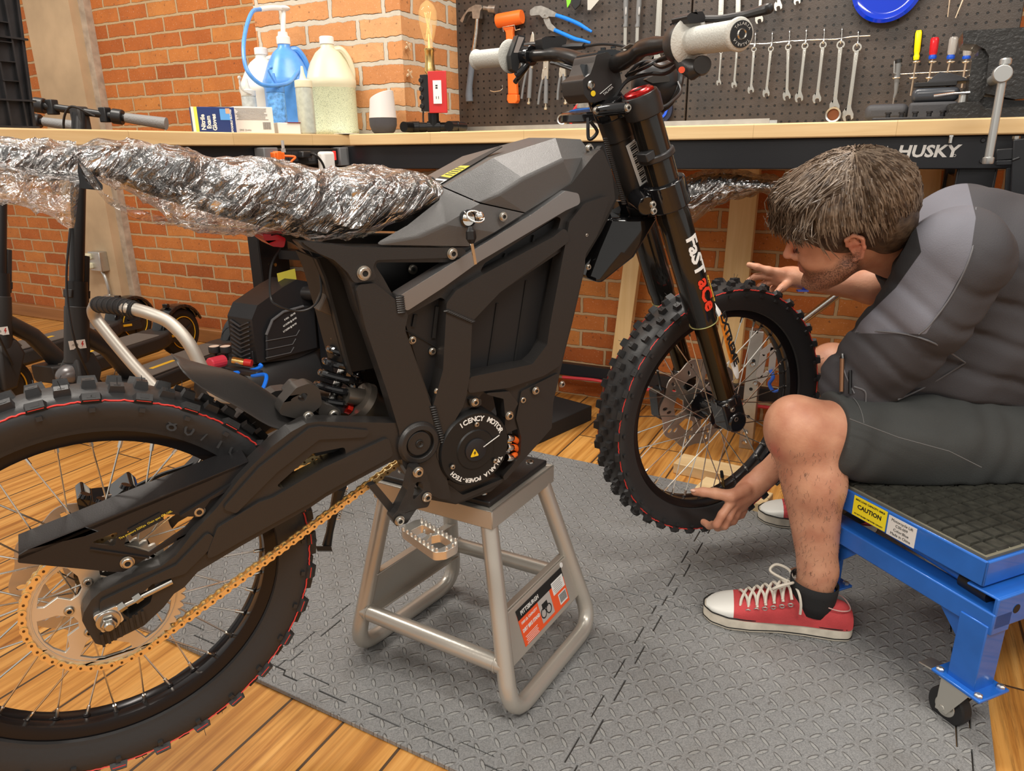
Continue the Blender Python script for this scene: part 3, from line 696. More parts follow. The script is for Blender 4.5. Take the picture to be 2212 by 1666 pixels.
# ---------------------------------------------------------------- things on the right bench by the pier
def on_b2(px,y):r=on_y(px,285,y);return Vector((r.x,y,BT))
p=on_b2(829,2.2);s=(p-CO).dot(FW)/FPX;R=29.5*s;Hh=88*s
sp=thing('smart_speaker','white slant-topped speaker with a dark grey fabric base','speaker',p)
mb=MB();mb.lathe([(R*0.62,0),(R*0.82,Hh*0.06),(R*0.98,Hh*0.2),(R*1.0,Hh*0.36)],T(*p),40);mb.build('fabric_base',mat('grey_fabric',(0.07,0.07,0.08),0.9,bump=0.5,bscale=900),sp)
mb=MB();n=40;lo=[];hi=[]
for k in range(n):
 a=2*PI*k/n;lo.append(p+Vector((R*0.99*math.cos(a),R*0.99*math.sin(a),Hh*0.365)))
 xx=0.86*R*math.cos(a);hi.append(p+Vector((xx,0.86*R*math.sin(a),Hh*0.88+xx/R*Hh*0.13)))
mb.loft([lo,hi]);mb.build('white_shell',mat('satin_white_shell',(0.7,0.67,0.65),0.35),sp,bevel=0.0015)
# pipe lamp
lp=thing('pipe_lamp','industrial pipe lamp with an amber filament bulb and red outlet plate','lamp',on_b2(935,2.24))
def Q(px,py,y=2.2):return on_y(px,py,y)
M_pipe=mat('black_iron_pipe',(0.02,0.02,0.021),0.3,0.7)
mb=MB();a=Q(885,278,2.16);b=Q(992,279,2.24);a.z=b.z=BT+0.019
d=(b-a).normalized();L=(b-a).length
mb.cyl(a,b,0.0145,seg=20)
for t0,t1 in((0,0.2),(0.36,0.62),(0.8,1.0)):mb.cyl(a+d*L*t0,a+d*L*t1,0.0185,seg=20)
c=a+d*L*0.49;mb.cyl(c,c+Vector((0,0,0.045)),0.0185,seg=20);mb.cyl(c,Q(937,228,c.y),0.0125,seg=16)
for k in(-1,1):
 q=a+d*L*(0.1 if k<0 else 0.9);mb.cyl(q+Vector((0.01*k,-0.05,0)),q+Vector((0,0.06,0)),0.017,seg=18)
mb.build('pipe_base',M_pipe,lp)
pc=Q(943,200,c.y);mb=MB();mb.box(pc+Vector((-0.022,0.015,0)),(0.075,0.045,0.115))
for k in range(4):
 q=pc+Vector((-0.055,-0.009,0.04-0.027*k));mb.cyl(q,q+Vector((0,-0.002,0)),0.008)
mb.build('junction_box',M_black,lp,bevel=0.008)
mb=MB();MR=T(*(pc+Vector((0.012,-0.012,0))))@RZ(0.35);mb.box((0,0,0),(0.062,0.006,0.13),0,MR);pl=mb.build('outlet_plate',M_red,lp,bevel=0.002)
mb=MB();mb.box((0,-0.004,0),(0.028,0.004,0.072),0,MR)
for zz in(0.02,0.013):mb.box((-0.002,-0.0065,zz),(0.007,0.001,0.004),1,MR)
for xx in(-0.004,0.004):mb.box((xx,-0.0065,-0.017),(0.0015,0.001,0.008),1,MR)
mb.build('outlet_insert',[M_white,M_ink],pl)
bb=Q(929,152,c.y);mb=MB();mb.lathe([(0.008,-0.02),(0.012,-0.012),(0.018,-0.004),(0.018,0.006),(0.0155,0.02),(0.0155,0.055),(0.0175,0.058),(0.0175,0.066)],T(*bb)@T(0,0,0),20);mb.build('brass_socket',M_brass,lp)
mb=MB();z0=bb.z+0.06;prof=[(0.013,z0),(0.013,z0+0.02),(0.022,z0+0.05),(0.03,z0+0.085),(0.03,z0+0.115),(0.022,z0+0.135),(0.006,z0+0.148)]
mb.lathe([(r,z)for r,z in prof],T(bb.x,bb.y,0),28);mb.build('bulb_glass',mat('amber_glass',(0.9,0.6,0.25),0.03,alpha=0.28),lp)
mb=MB();fp=[]
for k in range(13):
 a_=PI*k;fp.append(Vector((bb.x+0.011*math.cos(k*2.4),bb.y+0.011*math.sin(k*2.4),z0+(0.035 if k%2 else 0.115))))
mb.tube(fp,0.0007,5);mb.cyl((bb.x,bb.y,z0),(bb.x,bb.y,z0+0.05),0.004,0.002,8);mb.build('filament',mat('filament_gold',(0.9,0.6,0.25),0.4,emit=((1,0.6,0.25),0.6)),lp)
mb=MB();mb.tube(smooth_path([Q(919,170,2.27),Q(916,215,2.27),Q(914,255,2.27),Q(917,283,2.26)]),0.003,6);mb.build('cord',M_black,lp)
# small plant-like wire clip on the pier corner
for py,nm_ in((100,'upper'),(160,'lower')):
 p=Vector((PX1+0.001,PY0+0.02,on_y(866,py,PY0).z));mb=MB()
 mb.cyl(p,p+Vector((0.012,-0.006,0)),0.004);mb.beam(p+Vector((0.012,-0.02,-0.008)),p+Vector((0.012,0.012,0.01)),0.004,0.006);mb.beam(p+Vector((0.014,-0.014,0.012)),p+Vector((0.014,0.008,-0.012)),0.004,0.006)
 tag(mb.build('wing_anchor',mat('painted_anchor',(0.6,0.42,0.26),0.7)),'small painted wing anchor on the brick pier corner, %s of two'%nm_,'anchor')
# long metal tray at the back edge
for(x0,x1,lab)in((996,1660,'long thin brushed metal strip lying below the pegboard'),):
 a=on_b2(x0,2.32);b=on_b2(x1,2.32);t=thing('metal_tray',lab,'tray',(a+b)/2)
 mb=MB();mb.box(((a.x+b.x)/2,2.4,BT+0.0015),(b.x-a.x,0.16,0.003));mb.box(((a.x+b.x)/2,2.32,BT+0.01),(b.x-a.x,0.003,0.02));mb.box(((a.x+b.x)/2,2.48,BT+0.01),(b.x-a.x,0.003,0.02));mb.build('tray_body',M_steel,t)
# ================================================================ pegboard and hand tools
PEG_Y=2.655
def peg_mat():
 g=NT('black_pegboard');tc=g.n('TexCoord');s=g.n('VectorMath',operation='SCALE',i0=tc.outputs['UV']);s.inputs['Scale'].default_value=1/0.0254
 sp=g.n('SeparateXYZ',i0=s.outputs[0]);fx=g.math('SUBTRACT',g.math('FRACT',sp.outputs[0]),0.5);fy=g.math('SUBTRACT',g.math('FRACT',sp.outputs[1]),0.5)
 r=g.math('SQRT',g.math('ADD',g.math('MULTIPLY',fx,fx),g.math('MULTIPLY',fy,fy)))
 hole=g.n('MapRange',i0=r,i1=0.13,i2=0.16,i3=1.0,i4=0.0).outputs[0]
 n=g.n('TexNoise',Vector=tc.outputs['Object'],Scale=300.0,Detail=3.0);n2=g.n('TexNoise',Vector=tc.outputs['Object'],Scale=9.0,Detail=6.0)
 c=g.ramp(n2.outputs[0],[(0.3,(0.035,0.028,0.024)),(0.7,(0.07,0.05,0.038))])
 c=g.mix(hole,c,(0.002,0.002,0.002));g.link(c,g.b.inputs['Base Color'])
 set_rough(g,0.42);g.bump(g.math('SUBTRACT',g.math('MULTIPLY',n.outputs[0],0.35),hole),0.002,0.8);return g.m
M_peg=peg_mat()
xa=on_y(986,150,PEG_Y).x;xs=on_y(1484,200,PEG_Y).x;xe=on_y(2196,100,PEG_Y).x
for x0,x1,lab in((xa,xs-0.002,'black steel pegboard panel nearest the brick pier, holding hammers and pliers'),(xs+0.002,xe,'black steel pegboard panel on the right, holding the wrench row')):
 mb=MB();mb.box(((x0+x1)/2,PEG_Y+0.012,1.06+0.5),(x1-x0,0.024,1.0));o=mb.build('pegboard',M_peg,uv=True,bevel=0.003);tag(o,lab,'pegboard','pegboard panels')
TY=PEG_Y-0.03
def P(px,py,y=TY):return on_y(px,py,y)
def S_(px,py,y=TY):return(P(px,py,y)-CO).dot(FW)/FPX  # metres per pixel there
def pframe(px,py,px2,py2,y=TY):
 """frame lying flat on the board: origin at the first pixel, x towards the second, z out of the board"""
 a,b=P(px,py,y),P(px2,py2,y);x=(b-a).normalized();z=Vector((0,-1,0));return frame(a,x,z.cross(x),z),(b-a).length
M_wr=mat('polished_wrench_steel',(0.72,0.69,0.62),0.2,1.0)
def wrench(px,py,px2,py2,label,sz=1.0,y=TY,name='combination_wrench'):
 M,L=pframe(px,py,px2,py2,y);t=thing(name,label,'wrench',M.to_translation(),0,'combination wrenches hanging in a row')
 r=L*0.068*sz;w=L*0.034*sz;ro=L*0.085*sz;th=0.003
 ring=[(r*math.cos(2*PI*k/24)*0.62,r*math.sin(2*PI*k/24)*0.62)for k in range(24)]
 out=[]
 a0=math.asin(min(0.9,w/r))
 for k in range(19):a=a0+(2*PI-2*a0)*k/18;out.append((r*math.cos(a),r*math.sin(a)))
 out+=[(L*0.3,-w*0.85),(L-ro*1.6,-w*0.9)]
 jaw=[(L-ro*0.9,-ro*0.8),(L,-ro*1.0),(L+ro*0.75,-ro*0.85),(L+ro*0.95,-ro*0.45),(L+ro*0.1,-ro*0.42),(L-ro*0.1,0),(L+ro*0.1,ro*0.42),(L+ro*0.95,ro*0.45),(L+ro*0.75,ro*0.85),(L,ro*1.0),(L-ro*0.9,ro*0.8)]
 c=Vector((L,0));jaw=[tuple(c+Matrix.Rotation(0.26,2)@(Vector(q)-c))for q in jaw]
 out+=jaw+[(L-ro*1.6,w*0.9),(L*0.3,w*0.85)]
 mb=MB();mb.prism(out,-th,th,M,0,[ring]);mb.prism([(r*1.3,-w*0.45),(L-ro*2,-w*0.5),(L-ro*2,w*0.5),(r*1.3,w*0.45)],th,th+0.0012,M)
 mb.build('wrench_body',M_wr,t,bevel=0.001)
 return t,M,L
WR=[(1558,112,1553,179),(1592,108,1586,184),(1629,107,1622,195),(1665.5,106,1655,202),(1703,102,1699.5,208),(1739,99.5,1726,211.6),(1778,97.6,1764.6,213.4),(1816,97,1802.6,231.5),(1851.4,103,1831.5,249.5)]
ORD=['smallest polished wrench, first in the hanging row behind the grip','second smallest polished wrench in the hanging row','third polished combination wrench in the hanging row','fourth polished combination wrench in the hanging row','fifth, middle polished wrench of the hanging row','sixth polished combination wrench of the hanging row','third largest polished wrench of the hanging row','second largest wrench, hanging in front of the round magnetic cup','largest wrench, tilted and last in the hanging row']
for i,(w4,l4)in enumerate(zip(WR,ORD)):wrench(*w4,l4,y=TY-0.012)
mb=MB();rp=[]
for i,(w4)in enumerate(WR):rp.append(P(w4[0]-10,w4[1]-12 if i<8 else w4[1]-24,TY))
rp=[P(1545,104)]+rp[1:]+[P(1880,77)]
mb.tube(rp,0.0016,6)
for w4 in WR[2:]:
 a=P(w4[0]+4,w4[1]-34,PEG_Y);mb.tube(smooth_path([a,P(w4[0]+3,w4[1]-36,TY-0.005),P(w4[0]+2,w4[1]-16,TY-0.012),P(w4[0],w4[1]-3,TY-0.022),P(w4[0],w4[1]-10,TY-0.03)],5),0.0018,6)
tag(mb.build('wrench_rack',M_chrome),'wire rack of hooks carrying the row of wrenches','tool rack')
for q,l4,sz in(((1690,-80,1681,14),'open-end wrench jaw hanging above the lever tip',1.2),((1732,-90,1722,3),'wrench jaw peeking in at the top edge right of the lever tip',1.0),((1650,-100,1640,42),'slim wrench hanging behind the clutch lever',0.8),((1596,-100,1594,60),'long wrench shaft hanging left of the slim wrench behind the grip',1.2),((1562,-100,1556,60),'long wrench shaft nearest the panel joint, behind the brake grip',1.3)):
 t,M,L=wrench(*q,l4,sz);t['group']='upper wrenches hanging from the top edge'
wrench(1432,-180,1418,150,'big flat combination wrench hanging left of the panel joint',0.75)[0]['group']='large wrench by the files'
# claw hammer
def plate(mb,pts,z0,z1,M,mi=0,r=0.0):mb.prism(arc_round(pts,r)if r else pts,z0,z1,M,mi)
def flat(pxs,y=TY):  # traced outline -> local 2D on the board frame
 o=P(*pxs[0],y);return frame(o,(1,0,0),(0,0,1),(0,-1,0)),[((P(a,b,y)-o).x,(P(a,b,y)-o).z)for a,b in pxs]
M_tool=mat('worn_tool_steel',(0.42,0.4,0.37),0.35,0.9,var=0.25,vscale=60)
K=lambda L,s=5.95,ox=980,oy=0:[(ox+a/s,oy+b/s)for a,b in L]
h=thing('claw_hammer','steel claw hammer with a grey grip hanging on the pegboard','hammer',P(1030,20))
mb=MB();M,o=flat(K([(100,275),(150,190),(215,110),(300,65),(375,70),(385,110),(362,140),(350,245),(262,245),(255,150),(200,160),(165,210),(135,300)]));plate(mb,o,-0.012,0.012,M,r=0.004)
a=P(1045,17);mb.cyl(a,P(1060,20),0.008,0.008);mb.cyl(P(1057,19.5),P(1072,20.5),0.0145,0.0155,20);mb.build('hammer_head',M_tool,h,bevel=0.002)
mb=MB();mb.tube([P(1031.5,40),P(1029,70),P(1024,105),P(1022,112)],[0.0085,0.0085,0.0095,0.01],12);mb.build('shaft',mat('scratched_chrome',(0.6,0.58,0.53),0.22,1.0,bump=0.4,bscale=80),h)
mb=MB();mb.tube([P(1022,110),P(1018,150),P(1014,185),P(1013,205),P(1014,219)],[0.0115,0.0125,0.012,0.0145,0.0145],14);mb.build('grip',mat('blue_grey_grip',(0.12,0.14,0.17),0.6,bump=0.4,bscale=250),h)
# orange dead-blow mallet
h=thing('mallet','bright orange dead-blow mallet hanging on a wire hook','mallet',P(1100,40))
mb=MB();a,b=P(1073,46),P(1128,36);mb.lathe([(0.016,0),(0.0235,0.003),(0.0245,0.01),(0.0245,(b-a).length-0.01),(0.023,(b-a).length),(0.0,(b-a).length)],axis_frame(a,b),28,cap0=True);mb.build('mallet_head',M_orange,h)
mb=MB();M,o=flat(K([(640,360),(780,340),(770,420),(778,560),(790,760),(812,1000),(826,1215),(712,1215),(705,900),(690,640),(680,420)]));plate(mb,o,-0.01,0.01,M);M,o=flat(K([(708,1215),(832,1215),(835,1290),(815,1328),(720,1328),(703,1290)]));plate(mb,o,-0.014,0.014,M)
mb.build('handle',M_orange,h,bevel=0.003)
mb=MB();mb.tube([P(*q,TY-0.016)for q in K([(640,410),(628,350),(780,322),(795,390),(858,372)])],0.0016,6);mb.tube([P(*q)for q in K([(470,1165),(520,1180),(600,1165),(628,1140),(625,1095)])],0.0016,6)
tag(mb.build('peg_hook',M_chrome),'bent wire hooks around the orange mallet','hook')
# tongue and groove pliers
h=thing('groove_pliers','groove-joint pliers with bright blue handles, hanging open','pliers',P(1180,30))
mb=MB();M,o=flat(K([(985,185),(990,130),(1050,85),(1130,75),(1220,110),(1330,170),(1310,220),(1230,215),(1200,235),(1150,235),(1110,195),(1000,205)]));plate(mb,o,-0.005,0.005,M,r=0.003)
M,o=flat(K([(1150,240),(1225,225),(1250,300),(1310,355),(1285,410),(1210,370),(1170,300)]));plate(mb,o,-0.008,-0.001,M,r=0.003)
q=P(*K([(1165,185)])[0],TY-0.005);mb.cyl(q,q-Vector((0,0.004,0)),0.0035);mb.build('jaws',M_tool,h,bevel=0.001)
for pts in([(1315,195),(1450,240),(1600,305),(1700,365),(1775,408)],[(1295,385),(1420,440),(1560,500),(1650,520),(1755,550)]):
 mb=MB();mb.tube(smooth_path([P(*q,TY-0.004)for q in K(pts)]),[0.0065,0.0068,0.0068,0.0058,0.004],10);mb.build('handle',mat('bright_blue_dip',(0.01,0.2,0.8),0.3),h)
# locking pliers
def locking(x0,y0,x1,y1,px_tip,label):
 s=1/5.95;t=thing('locking_pliers',label,'pliers',P(980+x0*s,y0*s),0,'locking pliers hanging side by side')
 M,L=pframe(980+x0*s,y0*s,980+x1*s,y1*s)
 mb=MB();mb.prism([(-0.03,-0.004),(0.0,-0.01),(L*0.32,-0.011),(L*0.45,-0.004),(L*0.45,0.01),(0,0.011),(-0.03,0.006),(-0.04,0.0)],-0.006,0.006,M)
 mb.prism([(L*0.2,-0.012),(L*0.36,-0.017),(L*0.5,-0.016),(L*0.42,-0.006)],-0.004,0.004,M)
 for q in(0.05,0.2):mb.cyl(M@Vector((L*q,0,0.006)),M@Vector((L*q,0,0.009)),0.003)
 mb.build('jaws',mat('satin_nickel',(0.66,0.6,0.5),0.35,0.9),t,bevel=0.0015)
 mb=MB();mb.tube([M@Vector((L*f,0.001,0))for f in(0.38,0.6,0.85,1.0)],[0.0068,0.0075,0.0082,0.0082],12);mb.build('handle',M_grey,t)
 mb=MB();mb.tube(smooth_path([M@Vector(v)for v in((L*0.45,-0.014,0),(L*0.6,-0.02,0),(L*0.8,-0.026,0),(L*1.02,-0.03,0))]),0.0045,8);mb.build('lever',M_grey,t)
 mb=MB();a=M@Vector((L,0.001,0));b=M@Vector((L+0.012,0.001,0));mb.cyl(a,b,0.003);mb.lathe([(0.003,0),(0.0065,0.003),(0.0065,0.008),(0.005,0.01)],axis_frame(b,M@Vector((L+0.03,0.001,0))),14);mb.build('adjusting_screw',mat('pale_nickel',(0.75,0.68,0.52),0.3,0.8),t)
locking(1010,560,965,1260,0,'locking pliers hanging nearest the orange mallet')
locking(1190,760,1180,1330,0,'locking pliers hanging in the middle of the three')
locking(1400,760,1430,1260,0,'locking pliers hanging nearest the bike stem')
mb=MB();mb.tube([P(*q,TY-0.002)for q in K([(1600,930),(1560,1010),(1530,1080),(1510,1125)])],[0.004,0.005,0.005,0.004],8)
tag(mb.build('needle_pliers',mat('ochre_dip',(0.6,0.35,0.06),0.4)),'ochre plier handle hanging just left of the bike stem','pliers')
# two files with grey handles, square, green tool
K4=lambda L:K(L,5.95,1240,0)
for xs_,lab in(((665,665,660,655),'file with a grey moulded handle, left of the pair'),((835,822,815,805),'file with a grey moulded handle, right of the pair')):
 t=thing('hand_file',lab,'file',P(1240+xs_[0]/5.95,0),0,'files with grey handles')
 mb=MB();pts=[P(*q,TY-0.005)for q in K4([(xs_[0]+10,-420),(xs_[0]+5,-60),(xs_[0],60),(xs_[1],200),(xs_[1],290),(xs_[2],330),(xs_[2],350)])]
 mb.tube(pts,[0.008,0.0085,0.009,0.0078,0.0062,0.0085,0.008],12);hd=mb.build('handle',M_grey,t)
 mb=MB();q=P(*K4([(xs_[0]+2,140)])[0],TY-0.0135);mb.sphere(q,(0.003,0.0015,0.013));mb.build('handle_inlay',mat('pale_grey_inlay',(0.4,0.4,0.4),0.5),hd)
 mb=MB();mb.beam(pts[-1],P(*K4([(xs_[3],700)])[0],TY-0.005),0.011,0.003,up=(0,1,0));mb.build('blade',M_wr,t)
M,o=flat(K4([(175,-40),(360,-40),(215,130),(175,130)]));mb=MB();mb.prism(o,-0.002,0.002,M);tag(mb.build('set_square',mat('brushed_alloy',(0.6,0.58,0.52),0.4,0.8)),'corner of a metal set square at the top edge of the pegboard','set square')
M,o=flat(K([(1447,-40),(1520,-40),(1500,40),(1462,100)]));mb=MB();mb.prism(o,-0.002,0.002,M);tag(mb.build('deburring_tool',mat('lime_plastic',(0.2,0.75,0.03),0.4)),'lime green pointed tool tip at the top edge of the pegboard','tool')
M,o=flat(K([(1525,-40),(1640,-40),(1630,60),(1560,130),(1520,70)]));mb=MB();mb.prism(o,-0.004,0.004,M);tag(mb.build('tin_snips',M_black,bevel=0.002),'black tool hanging between the lime tool and the set square','tool')
# magnetic cups and ring
for px,py,r,lab,c in((1216,258,0.018,'round steel cup standing left of the bike stem',M_steel),(1800,248,0.022,'round steel cup behind the two largest wrenches',M_steel)):
 p=P(px,py,2.56);s=1;t=thing('magnetic_cup',lab,'cup',p,0,'round steel cups with copper insides');mb=MB();MM=frame(p,(1,0,0),(0,0,1),(0,-1,0))
 mb.lathe([(r*0.78,0.01),(r,0.012),(r,-0.01),(r*0.8,-0.01)],MM,30,cap0=False,cap1=False);mb.build('rim',c,t);mb=MB();mb.lathe([(0.0,0.0),(r*0.8,0.0)],MM,30);mb.build('bowl',mat('copper_brown',(0.25,0.09,0.04),0.35,0.8),t)
# blue plate on the board
p=P(1918,-28,TY);t=thing('magnetic_dish','glossy blue round dish hanging at the top of the pegboard','dish',p);MM=frame(p,(1,0,0),(0,0,1),(0,-1,0));R=70*S_(1918,0)
mb=MB();mb.lathe([(0.0,-0.005),(R,-0.005),(R*1.0,0.006),(R*0.9,0.009),(R*0.78,0.004),(R*0.7,0.004)],MM,64);mb.build('rim',mat('glossy_blue',(0.0,0.03,0.5),0.12,coat=0.5),t)
mb=MB();mb.lathe([(0.0,0.0),(R*0.72,0.004)],MM,64,cap0=False);mb.build('centre',mat('speckled_lilac',(0.6,0.42,0.6),0.3,0,bump=0.6,bscale=400,var=0.3,vscale=300),t)
# yellow handled tool left of stem, snips with red handles
t=thing('cutting_pliers','pliers with red handles at the left of the bike stem','pliers',P(1240,240));mb=MB();mb.tube(smooth_path([P(*q,TY)for q in K([(1600,1340),(1545,1420),(1515,1500),(1505,1590)])]),0.0055,8);mb.tube(smooth_path([P(*q,TY)for q in K([(1610,1200),(1660,1260),(1700,1290)])]),0.0065,8)
mb.build('red_handles',mat('red_dip',(0.75,0.03,0.03),0.35),t);mb=MB();M,o=flat(K([(1570,1340),(1640,1300),(1740,1300),(1770,1350),(1700,1410),(1590,1400)]));mb.prism(o,-0.005,0.005,M);mb.build('jaws',M_tool,t,bevel=0.002)
t=thing('blue_tape_roll','roll of blue tape hanging behind the headlight','tape',P(1415,240));MM=frame(P(1425,238,TY),(1,0,0),(0,0,1),(0,-1,0));mb=MB();mb.lathe([(0.022,-0.01),(0.022,0.01),(0.03,0.01),(0.03,-0.01)],MM,40,cap0=False,cap1=False);mb.build('blue_ring',mat('tape_blue',(0.02,0.1,0.7),0.4),t)
mb=MB();mb.lathe([(0.03,-0.012),(0.045,-0.01),(0.045,0.006),(0.03,0.006)],MM,40,cap0=False,cap1=False);mb.build('dark_ring',mat('dark_navy',(0.015,0.02,0.05),0.4),t)
# screwdrivers in a wire holder
SD=[((1941,132),(1937,150),(1932,198),(1928,238),'grey','grey-handled chisel-like driver standing at the left end of the wire holder'),
      ((1985,66),(1979,130),(1975,150),(1967,207),'yellow','screwdriver with black and yellow handle in the wire holder'),
      ((2020,81),(2014,128),(2011,150),(2003,188),'red','screwdriver with translucent red handle in the wire holder'),
      ((2061,80),(2053,128),(2050,150),(2040,184),'clear','screwdriver with clear handle and blue collar, left of its twin'),
      ((2093,90),(2087,128),(2083,150),(2077,190),'clear','screwdriver with clear handle partly hidden by the vise jaw')]
M_clear=mat('clear_acetate',(0.75,0.72,0.68),0.1,trans=0.6);M_tred=mat('translucent_red',(0.8,0.02,0.03),0.12,trans=0.3)
ry=TY-0.02
for a,b,c,d,kind,lab in SD:
 t=thing('screwdriver',lab,'screwdriver',P(*a,ry),0,'screwdrivers in the wire holder');A,B,C_,D_=(P(*q,ry)for q in(a,b,c,d));L=(B-A).length;MM=axis_frame(B,A)
 if kind=='grey':
  mb=MB();mb.tube([P(1941,134,ry),P(1938,165,ry),P(1935,200,ry),P(1931,212,ry)],[0.0085,0.008,0.005,0.003],14);mb.build('handle',M_grey,t);mb=MB();mb.cyl(P(1941,128,ry),P(1941,136,ry),0.0095);mb.build('cap',M_black,t);mb=MB();mb.cyl(P(1931,210,ry),P(1927,236,ry),0.0022,0.0014);mb.build('blade',M_wr,t);continue
 mb=MB();n=24;rings=[]
 for f,r in((0,0.0095),(0.12,0.011),(0.2,0.0085),(0.3,0.0105),(0.9,0.0115),(1.0,0.009)):
  rings.append([MM@Vector((r*(1-0.12*(k%4==0))*math.cos(2*PI*k/n),r*(1-0.12*(k%4==0))*math.sin(2*PI*k/n),f*L))for k in range(n)])
 mb.loft(rings)
 if kind=='yellow':
  for i,f in enumerate(mb.f):
   if len(f)==4 and(i%n)in(0,1,2,3,20,21,22,23,8,9,10):mb.m[i]=1
  mb.build('handle',[M_black,mat('signal_yellow',(0.9,0.75,0.0),0.25)],t,ang=60)
 else:
  for i,f in enumerate(mb.f):
   if len(f)==4 and i//n<2:mb.m[i]=1
  mb.build('handle',[M_tred if kind=='red' else M_clear,mat('collar_blue',(0.01,0.08,0.55),0.25)],t,ang=60)
 mb=MB();mb.cyl(B,D_,0.0028,seg=10);mb.build('blade',mat('warm_steel_shank',(0.7,0.55,0.4),0.3,0.9),t)
t=thing('screwdriver_holder','wire screwdriver holder with pairs of loops on the pegboard','tool rack',P(2000,155));mb=MB()
mb.tube([P(1932,132,ry-0.01),P(1931,158,ry-0.01),P(1945,160,ry),P(2140,150,ry)],0.0016,6)
for a,b,c,d,kind,lab in SD:
 for(qx,qy)in(((b[0]if kind!='grey' else 1936)-(0 if kind!='grey' else 0),134 if kind!='grey' else 134),((c[0]+d[0])/2+1 if kind!='grey' else 1936,168.5)):
  if kind=='grey' and qy==134:continue
  mb.torus(T(*P(qx,qy,ry)),0.0125,0.0018,20,6)
mb.build('wire_loops',M_chrome,t)
for x0,x1,lab in((1946+97,2054-5,'screwdriver blade tip hanging from the top edge, left one'),(2080,2065,'screwdriver blade tip hanging from the top edge, right one')):
 a=P(x0+6,-10,TY)if 'left' in lab else P(2084,-10,TY);b=P(2047,37,TY)if 'left' in lab else P(2064,39,TY)
 a=P(2056,-40,TY)if 'left' in lab else P(2084,-10,TY)
 mb=MB();mb.cyl(a,b,0.003,0.0018);tag(mb.build('screwdriver',MATS['warm_steel_shank']),lab,'screwdriver','blade tips at the top edge')
# cases, strap and tools on the bench near the vise
def blob(name,lab,cat,px0,px1,py0,py1,y,depth,m,r=0.012,group=None):
 a,b=P(px0,py1,y),P(px1,py0,y);mb=MB();mb.box(((a.x+b.x)/2,y+depth/2,(a.z+b.z)/2),(b.x-a.x,depth,b.z-a.z))
 return tag(mb.build(name,m,bevel=r,seg=4),lab,cat,group)
M_case=mat('dark_grey_soft_case',(0.05,0.05,0.055),0.6,bump=0.2,bscale=200)
def bench_box(name,lab,cat,px0,px1,h,y,depth,m,z=BT,r=0.01):
 a=on_b2(px0,y);b=on_b2(px1,y);mb=MB();mb.box(((a.x+b.x)/2,y+depth/2,z+h/2),(b.x-a.x,depth,h));return tag(mb.build(name,m,bevel=r,seg=4),lab,cat)
bench_box('hard_case','grey rounded hard case lying flat at the pegboard foot','case',1862,1956,0.045,2.25,0.12,M_case,r=0.016)
bench_box('hard_case','dark grey case, lower of the stack beside the vise','case',1955,2060,0.045,2.22,0.14,M_case,r=0.008)
bench_box('soft_pouch','shiny charcoal pouch, middle of the stack beside the vise','case',1958,2060,0.035,2.225,0.13,mat('glossy_charcoal',(0.05,0.055,0.065),0.25),BT+0.045,r=0.014)
o=bench_box('metal_ruler','black flat bar lying across the pouches beside the vise','bar',1959,2050,0.01,2.23,0.03,M_black,BT+0.082,r=0.001)
a=on_b2(1987,2.25);b=on_b2(2076,2.25);z=BT+0.093;mb=MB();top=[(0,0.002),(0.25,0.024),(0.5,0.02),(0.75,0.012),(1.0,0.002)]
mb.loft([[(a.x+(b.x-a.x)*f,2.25,z),(a.x+(b.x-a.x)*f,2.25,z+h_),(a.x+(b.x-a.x)*f,2.35,z+h_*0.8),(a.x+(b.x-a.x)*f,2.35,z)]for f,h_ in top]);tag(mb.build('cloth_wallet',M_case,bevel=0.003),'folded grey cloth wallet on top of the pouches beside the vise','pouch')
p=on_y(2048,184,2.3);mb=MB();mb.tube([p-Vector((0,0,0.012)),p,p+Vector((0,0,0.014))],[0.0035,0.006,0.005],12);tag(mb.build('yellow_knob',mat('amber_knob',(0.75,0.45,0.02),0.3)),'small amber knob standing behind the cloth wallet','knob')
mb=MB();a=on_b2(1880,2.16);b=on_b2(2062,2.16);mb.box(((a.x+b.x)/2,2.17,BT+0.004),(b.x-a.x,0.03,0.008));rk=tag(mb.build('socket_rail',M_darksteel,bevel=0.002),'dark socket rail lying along the bench edge','tool rack')
for k,px in enumerate((1913,1942,1971,2001,2030)):
 p=on_b2(px,2.17);mb=MB();mb.lathe([(0.0055,0),(0.0055,0.009),(0.0075,0.009),(0.0075,0.013)],T(p.x,p.y,BT+0.008),14);o=tag(mb.build('socket',M_darksteel),'small dark socket on the rail, number %s from the left'%['one','two','three','four','five'][k],'socket','sockets standing on the rail')
# ---------------------------------------------------------------- bench vise
M_vise=mat('hammered_black_enamel',(0.035,0.034,0.033),0.3,0.5,bump=1.0,bscale=110,coat=0.3)
vs=thing('bench_vise','large hammered black bench vise with bright screw handle at the right end','vise',on_b2(2150,2.25))
VY=2.12
def V(L,y=VY):return[(on_y(1800+a/3.966,b/3.966,y))for a,b in L]
def vprism(name,L,y0,y1,m=M_vise,bev=0.004,par=vs,rr=0.003):
 p=V(L,y0);o=p[0];mb=MB();mb.prism(arc_round([((q-o).x,(q-o).z)for q in p],rr),-(y1-y0),0,frame(o,(1,0,0),(0,0,1),(0,-1,0)));return mb.build(name,m,par,bevel=bev)
vprism('fixed_jaw',[(1110,265),(1140,262),(1634,232),(1900,228),(1900,820),(1560,850),(1300,800),(1335,480),(1300,420),(1220,380),(1112,372)],2.16,2.3)
vprism('moving_jaw',[(1190,495),(1240,480),(1245,420),(1300,430),(1340,520),(1320,790),(1250,870),(1150,865),(1170,640)],2.18,2.28)
vprism('slide_body',[(1240,820),(1560,860),(1900,850),(1900,960),(1180,930)],2.19,2.27)
